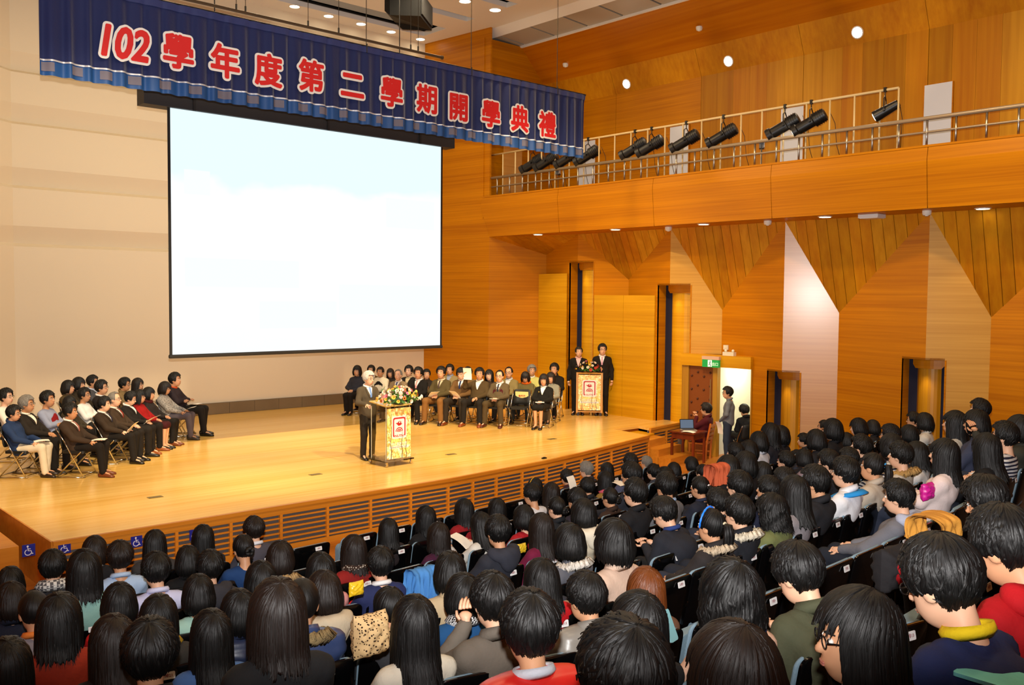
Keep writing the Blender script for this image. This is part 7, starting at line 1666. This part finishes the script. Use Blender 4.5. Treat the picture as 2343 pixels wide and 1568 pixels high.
p = on_line(1667, 900, (18.3, 14), (18.3, 12)); s_ = p.z / get_pose('t3')['J']['HC'][2]
person((p.x, p.y, 0), math.atan2(.45, .89) * 1.0, s_, 't3', 'short', 'k', 'shirt', '6a6e74', 'young man in a grey shirt and jeans standing before the open door', None, {'glasses': 1, 'collar': '70747a'}, bcol='2a3444', shoecol='20180f', skin='b')
paper((p.x - .18, p.y + .12, .82), 1.2, 1.3, 'folded programme hanging from the hand of the standing man', group=None)
hp = on_line(1703, 941, (18.95, 14), (18.95, 12)); hn = get_pose('ad')['J']['HC']; s_ = min(1.15, hp.z / hn[2]); th_ = math.radians(-30)
x, y = hp.x - (hn[0] * math.cos(th_) - hn[1] * math.sin(th_)) * s_, hp.y - (hn[0] * math.sin(th_) + hn[1] * math.cos(th_)) * s_
person((x, y, 0), th_, s_, 'ad', 'short', 'k', 'coat', '17181c', 'person in black sitting bent over in the doorway', None, {}, bcol='1a1c22', shoecol='17120e', skin='b')
o = stage_chair(x, y, th_, 'folding chair in the doorway by the corridor', None); o.location.z = 0
o = thing('wall_fan', 'round grey wall fan in the corridor behind the standing man', 'fan', (d_.x - .6, d_.y + .05, 1.35), 0)
mb = MB(); Tf = Matrix.Rotation(math.pi / 2, 4, 'Y') @ Matrix.Rotation(math.radians(40), 4, 'X'); mb.lathe([(.05, 0), (.2, .03), (.21, .06), (.2, .09), (.05, .1)], 20, 0, Tf); mb.build('cage', mat('fan_grey', '5a5c60', .5), o); mb = MB(); mb.lathe([(.07, .1), (.03, .13)], 12, 0, Tf); mb.build('hub', mat('fan_hub', 'b8bcc0', .4), o); mb = MB(); mb.tube([(0, 0, 0), (0, 0, -1.33)], .02, 6); mb.build('stand', STEEL, o); mb = MB(); mb.lathe([(.18, -1.35), (.18, -1.33), (.03, -1.31)], 16); mb.build('base', STEEL, o)

# ---------------------------------------------------------------- wheelchair signs on the stage front
SB = mat('sign_blue', '0c1a8a', .5); SWH = mat('sign_white', 'eef0f4', .5)
for i, (px, py) in enumerate(((66, 1260), (148, 1254), (313, 1240), (446, 1224))):
    p = on_y(px, py, 12.47); s = .15; o = thing('wheelchair_sign', 'blue wheelchair sign on the stage slats, %s from the left' % ORD[i], 'sign', (p.x, 12.478, p.z), 0, 'wheelchair signs on the stage front')
    mb = MB(); mb.box((0, 0, 0), (s, .008, s)); mb.build('plate', SB, o)
    mb = MB(); y = -.006; mb.ell((-.012, y, .052), (.012, .002, .012)); mb.tube([(-.012, y, .038), (-.008, y, -.004), (.026, y, -.006), (.036, y, -.046), (.05, y, -.044)], .006, 4); mb.tube([(-.01, y, .018), (.02, y, .018)], .005, 4)
    mb.tube([(-.008 + .038 * math.cos(t), y, -.022 + .036 * math.sin(t)) for t in np.linspace(2.0, 5.9, 14)], .006, 4); mb.build('pictogram', SWH, o)

# ---------------------------------------------------------------- bags, coats and papers among the audience
def pillow(w, h, d, seed, crimp=True):           # stuffed bag: two bulging faces meeting in a seam, with creases
    n = 18; rs = random.Random(seed); mb = MB(); a1, a2, a3 = rs.uniform(0, 6), rs.uniform(0, 6), rs.uniform(0, 6)
    for sgn in (-1, 1):
        o = len(mb.v)
        for i in range(n + 1):
            for j in range(n + 1):
                u, v = 2 * i / n - 1, 2 * j / n - 1; e = max(0, (1 - u ** 4) * (1 - v ** 4)) ** .6
                cr = .12 * math.sin(u * 9 + 3 * math.sin(v * 4 + a1) + a2) + .10 * math.sin(v * 11 + 2 * math.sin(u * 5 + a3))
                mb.v.append((u * w / 2 * (1 - .06 * (1 - e)), sgn * d / 2 * e * (1 + cr), v * h / 2 * (1 - .05 * math.cos(u * 2))))
        fs = [(o + i * (n + 1) + j, o + (i + 1) * (n + 1) + j, o + (i + 1) * (n + 1) + j + 1, o + i * (n + 1) + j + 1) for i in range(n) for j in range(n)]
        mb.f += fs if sgn < 0 else [tuple(reversed(f)) for f in fs]
    mb.m = [0] * len(mb.f); return mb
def drape(w, front, back_, depth, seed, th=.02):    # cloth folded over an edge: hangs in front and behind, with pleats
    n, m = 30, 26; rs = random.Random(seed); a1 = rs.uniform(0, 6); mb = MB(); L = front + depth + back_
    for lay in (0, 1):
        for i in range(n + 1):
            for j in range(m + 1):
                u = i / n - .5; s = L * j / m
                if s < front: y, z = depth / 2 + .03, s - front
                elif s < front + depth: a = (s - front) / depth * math.pi; y, z = math.cos(a) * (depth / 2 + .03), math.sin(a) * .05
                else: y, z = -depth / 2 - .03, -(s - front - depth)
                pl = .028 * math.sin(u * 34 + 1.5 * math.sin(z * 12 + a1)) * min(1, abs(z) * 6) + .012 * math.sin(u * 13 + z * 20 + a1)
                k = 1 - th * lay / .06 * .5; mb.v.append((u * w * (1 + .25 * min(.3, -min(z, 0)) * 2) + .02 * math.sin(z * 9 + a1), y * k + (pl if y > 0 else -pl), z - th * lay * .4))
    N = (n + 1) * (m + 1); fs = [(i * (m + 1) + j, (i + 1) * (m + 1) + j, (i + 1) * (m + 1) + j + 1, i * (m + 1) + j + 1) for i in range(n) for j in range(m)]
    mb.f = fs + [tuple(q + N for q in reversed(f)) for f in fs]; mb.m = [0] * len(mb.f); return mb
LEO = pattern_mat('leopard_print', 'spots', '2a1c12', 'c8a878', 60)
def item(nm, px, py, n, off, mb, m_, lab, cat, rz=0.0):
    x, y, z = row_place(px, py, n, off); return tag(mb.build(nm, m_, None, True, (x, y, z)), lab, cat)
item('coat', 962, 1312, 4, -.02, drape(.26, .34, .30, .10, 3), cloth('4a86c8'), 'bright blue coat hanging over an armrest beside the plaid shirt', 'coat')
o = item('handbag', 846, 1452, 7, .3, pillow(.21, .23, .15, 5), LEO, 'leopard print bag on the seat in front of the cream sweater', 'bag')
item('snack_bag', 815, 1347, 5, .3, pillow(.13, .11, .06, 7), cloth('e0b820', 'leather'), 'crumpled yellow snack bag beside the navy sports jacket', 'bag')
item('snack_bag', 1193, 1255, 4, .3, pillow(.12, .10, .06, 8), cloth('d8b428', 'leather'), 'crumpled yellow snack bag next to the maroon top', 'bag')
item('bag', 2122, 1125, 7, .45, pillow(.22, .18, .10, 9), cloth('d8209a', 'leather'), 'magenta bag on the lap of the girl in pale pink', 'bag')
o = item('backpack', 2040, 1300, 8, .2, pillow(.26, .24, .15, 10), cloth('1c1a1c'), 'red and black backpack on a seat below the grey hooded jacket', 'backpack')
pk = pillow(.18, .13, .06, 11).build('pocket', cloth('b01820'), o, True, (0, -.08, .01))
item('coat', 2135, 1192, 8, .42, drape(.26, .12, .10, .18, 12), cloth('c88c38'), 'tan coat on the lap of the boy in the varsity jacket', 'coat')
item('coat', 1638, 1070, 4, .0, drape(.30, .22, .2, .10, 13), cloth('c8603c'), 'orange hooded coat over a seat right of the girl with red glasses', 'coat')
ph = row_place(1533, 1432, 8, .42); o = thing('phone', 'teal phone in the hand of the student in the peach coat', 'phone', ph, .2); mb = MB(); mb.prism([(a, 0, b_) for a, b_ in rbox(.075, .15, .012, 3)], (0, .009, 0)); q = mb.build('case', cloth('7ab0b8', 'leather'), o); fix_normals(q.data); mb = MB(); mb.box((0, .011, 0), (.066, .002, .135)); mb.build('screen', mat('phone_glass', '0c0e12', .1), o); mb = MB(); mb.lathe([(.007, 0), (.006, .002)], 8, 0, Matrix.Translation((.0, -.002, .055)) @ Matrix.Rotation(math.pi / 2, 4, 'X')); mb.build('camera_lens', BLACKM, o); o.rotation_euler = (-.4, 0, .2)
for px, py, n, off, rz, tl, lab in ((1055, 1238, 3, .3, .4, .5, 'open notebook in the hands of the student in speckled white'), (1790, 1068, 4, .35, .2, 1.2, 'pink folder beside the boy with glasses'), (1308, 1110, 2, .2, .2, 1.3, 'white sheet held up right of the woman in dark maroon'), (1412, 1106, 2, -.05, .1, .1, 'cream booklet on a seat back in the second row')):
    x, y, z = row_place(px, py, n, off); q = paper((x, y, z), rz, tl, lab, .18, .25, None); 
    if 'pink' in lab: q.data.materials[0] = cloth('e8a0c0')
x, y, z = row_place(2285, 1555, 9, -.1); o = tag(MB().prism([(a, b_, 0) for a, b_ in rbox(.16, .22, .01, 2)], (0, 0, .012)).build('booklet', cloth('7adce0')), 'pale turquoise booklet at the bottom right corner', 'booklet'); o.location = (x, y, z); fix_normals(o.data)
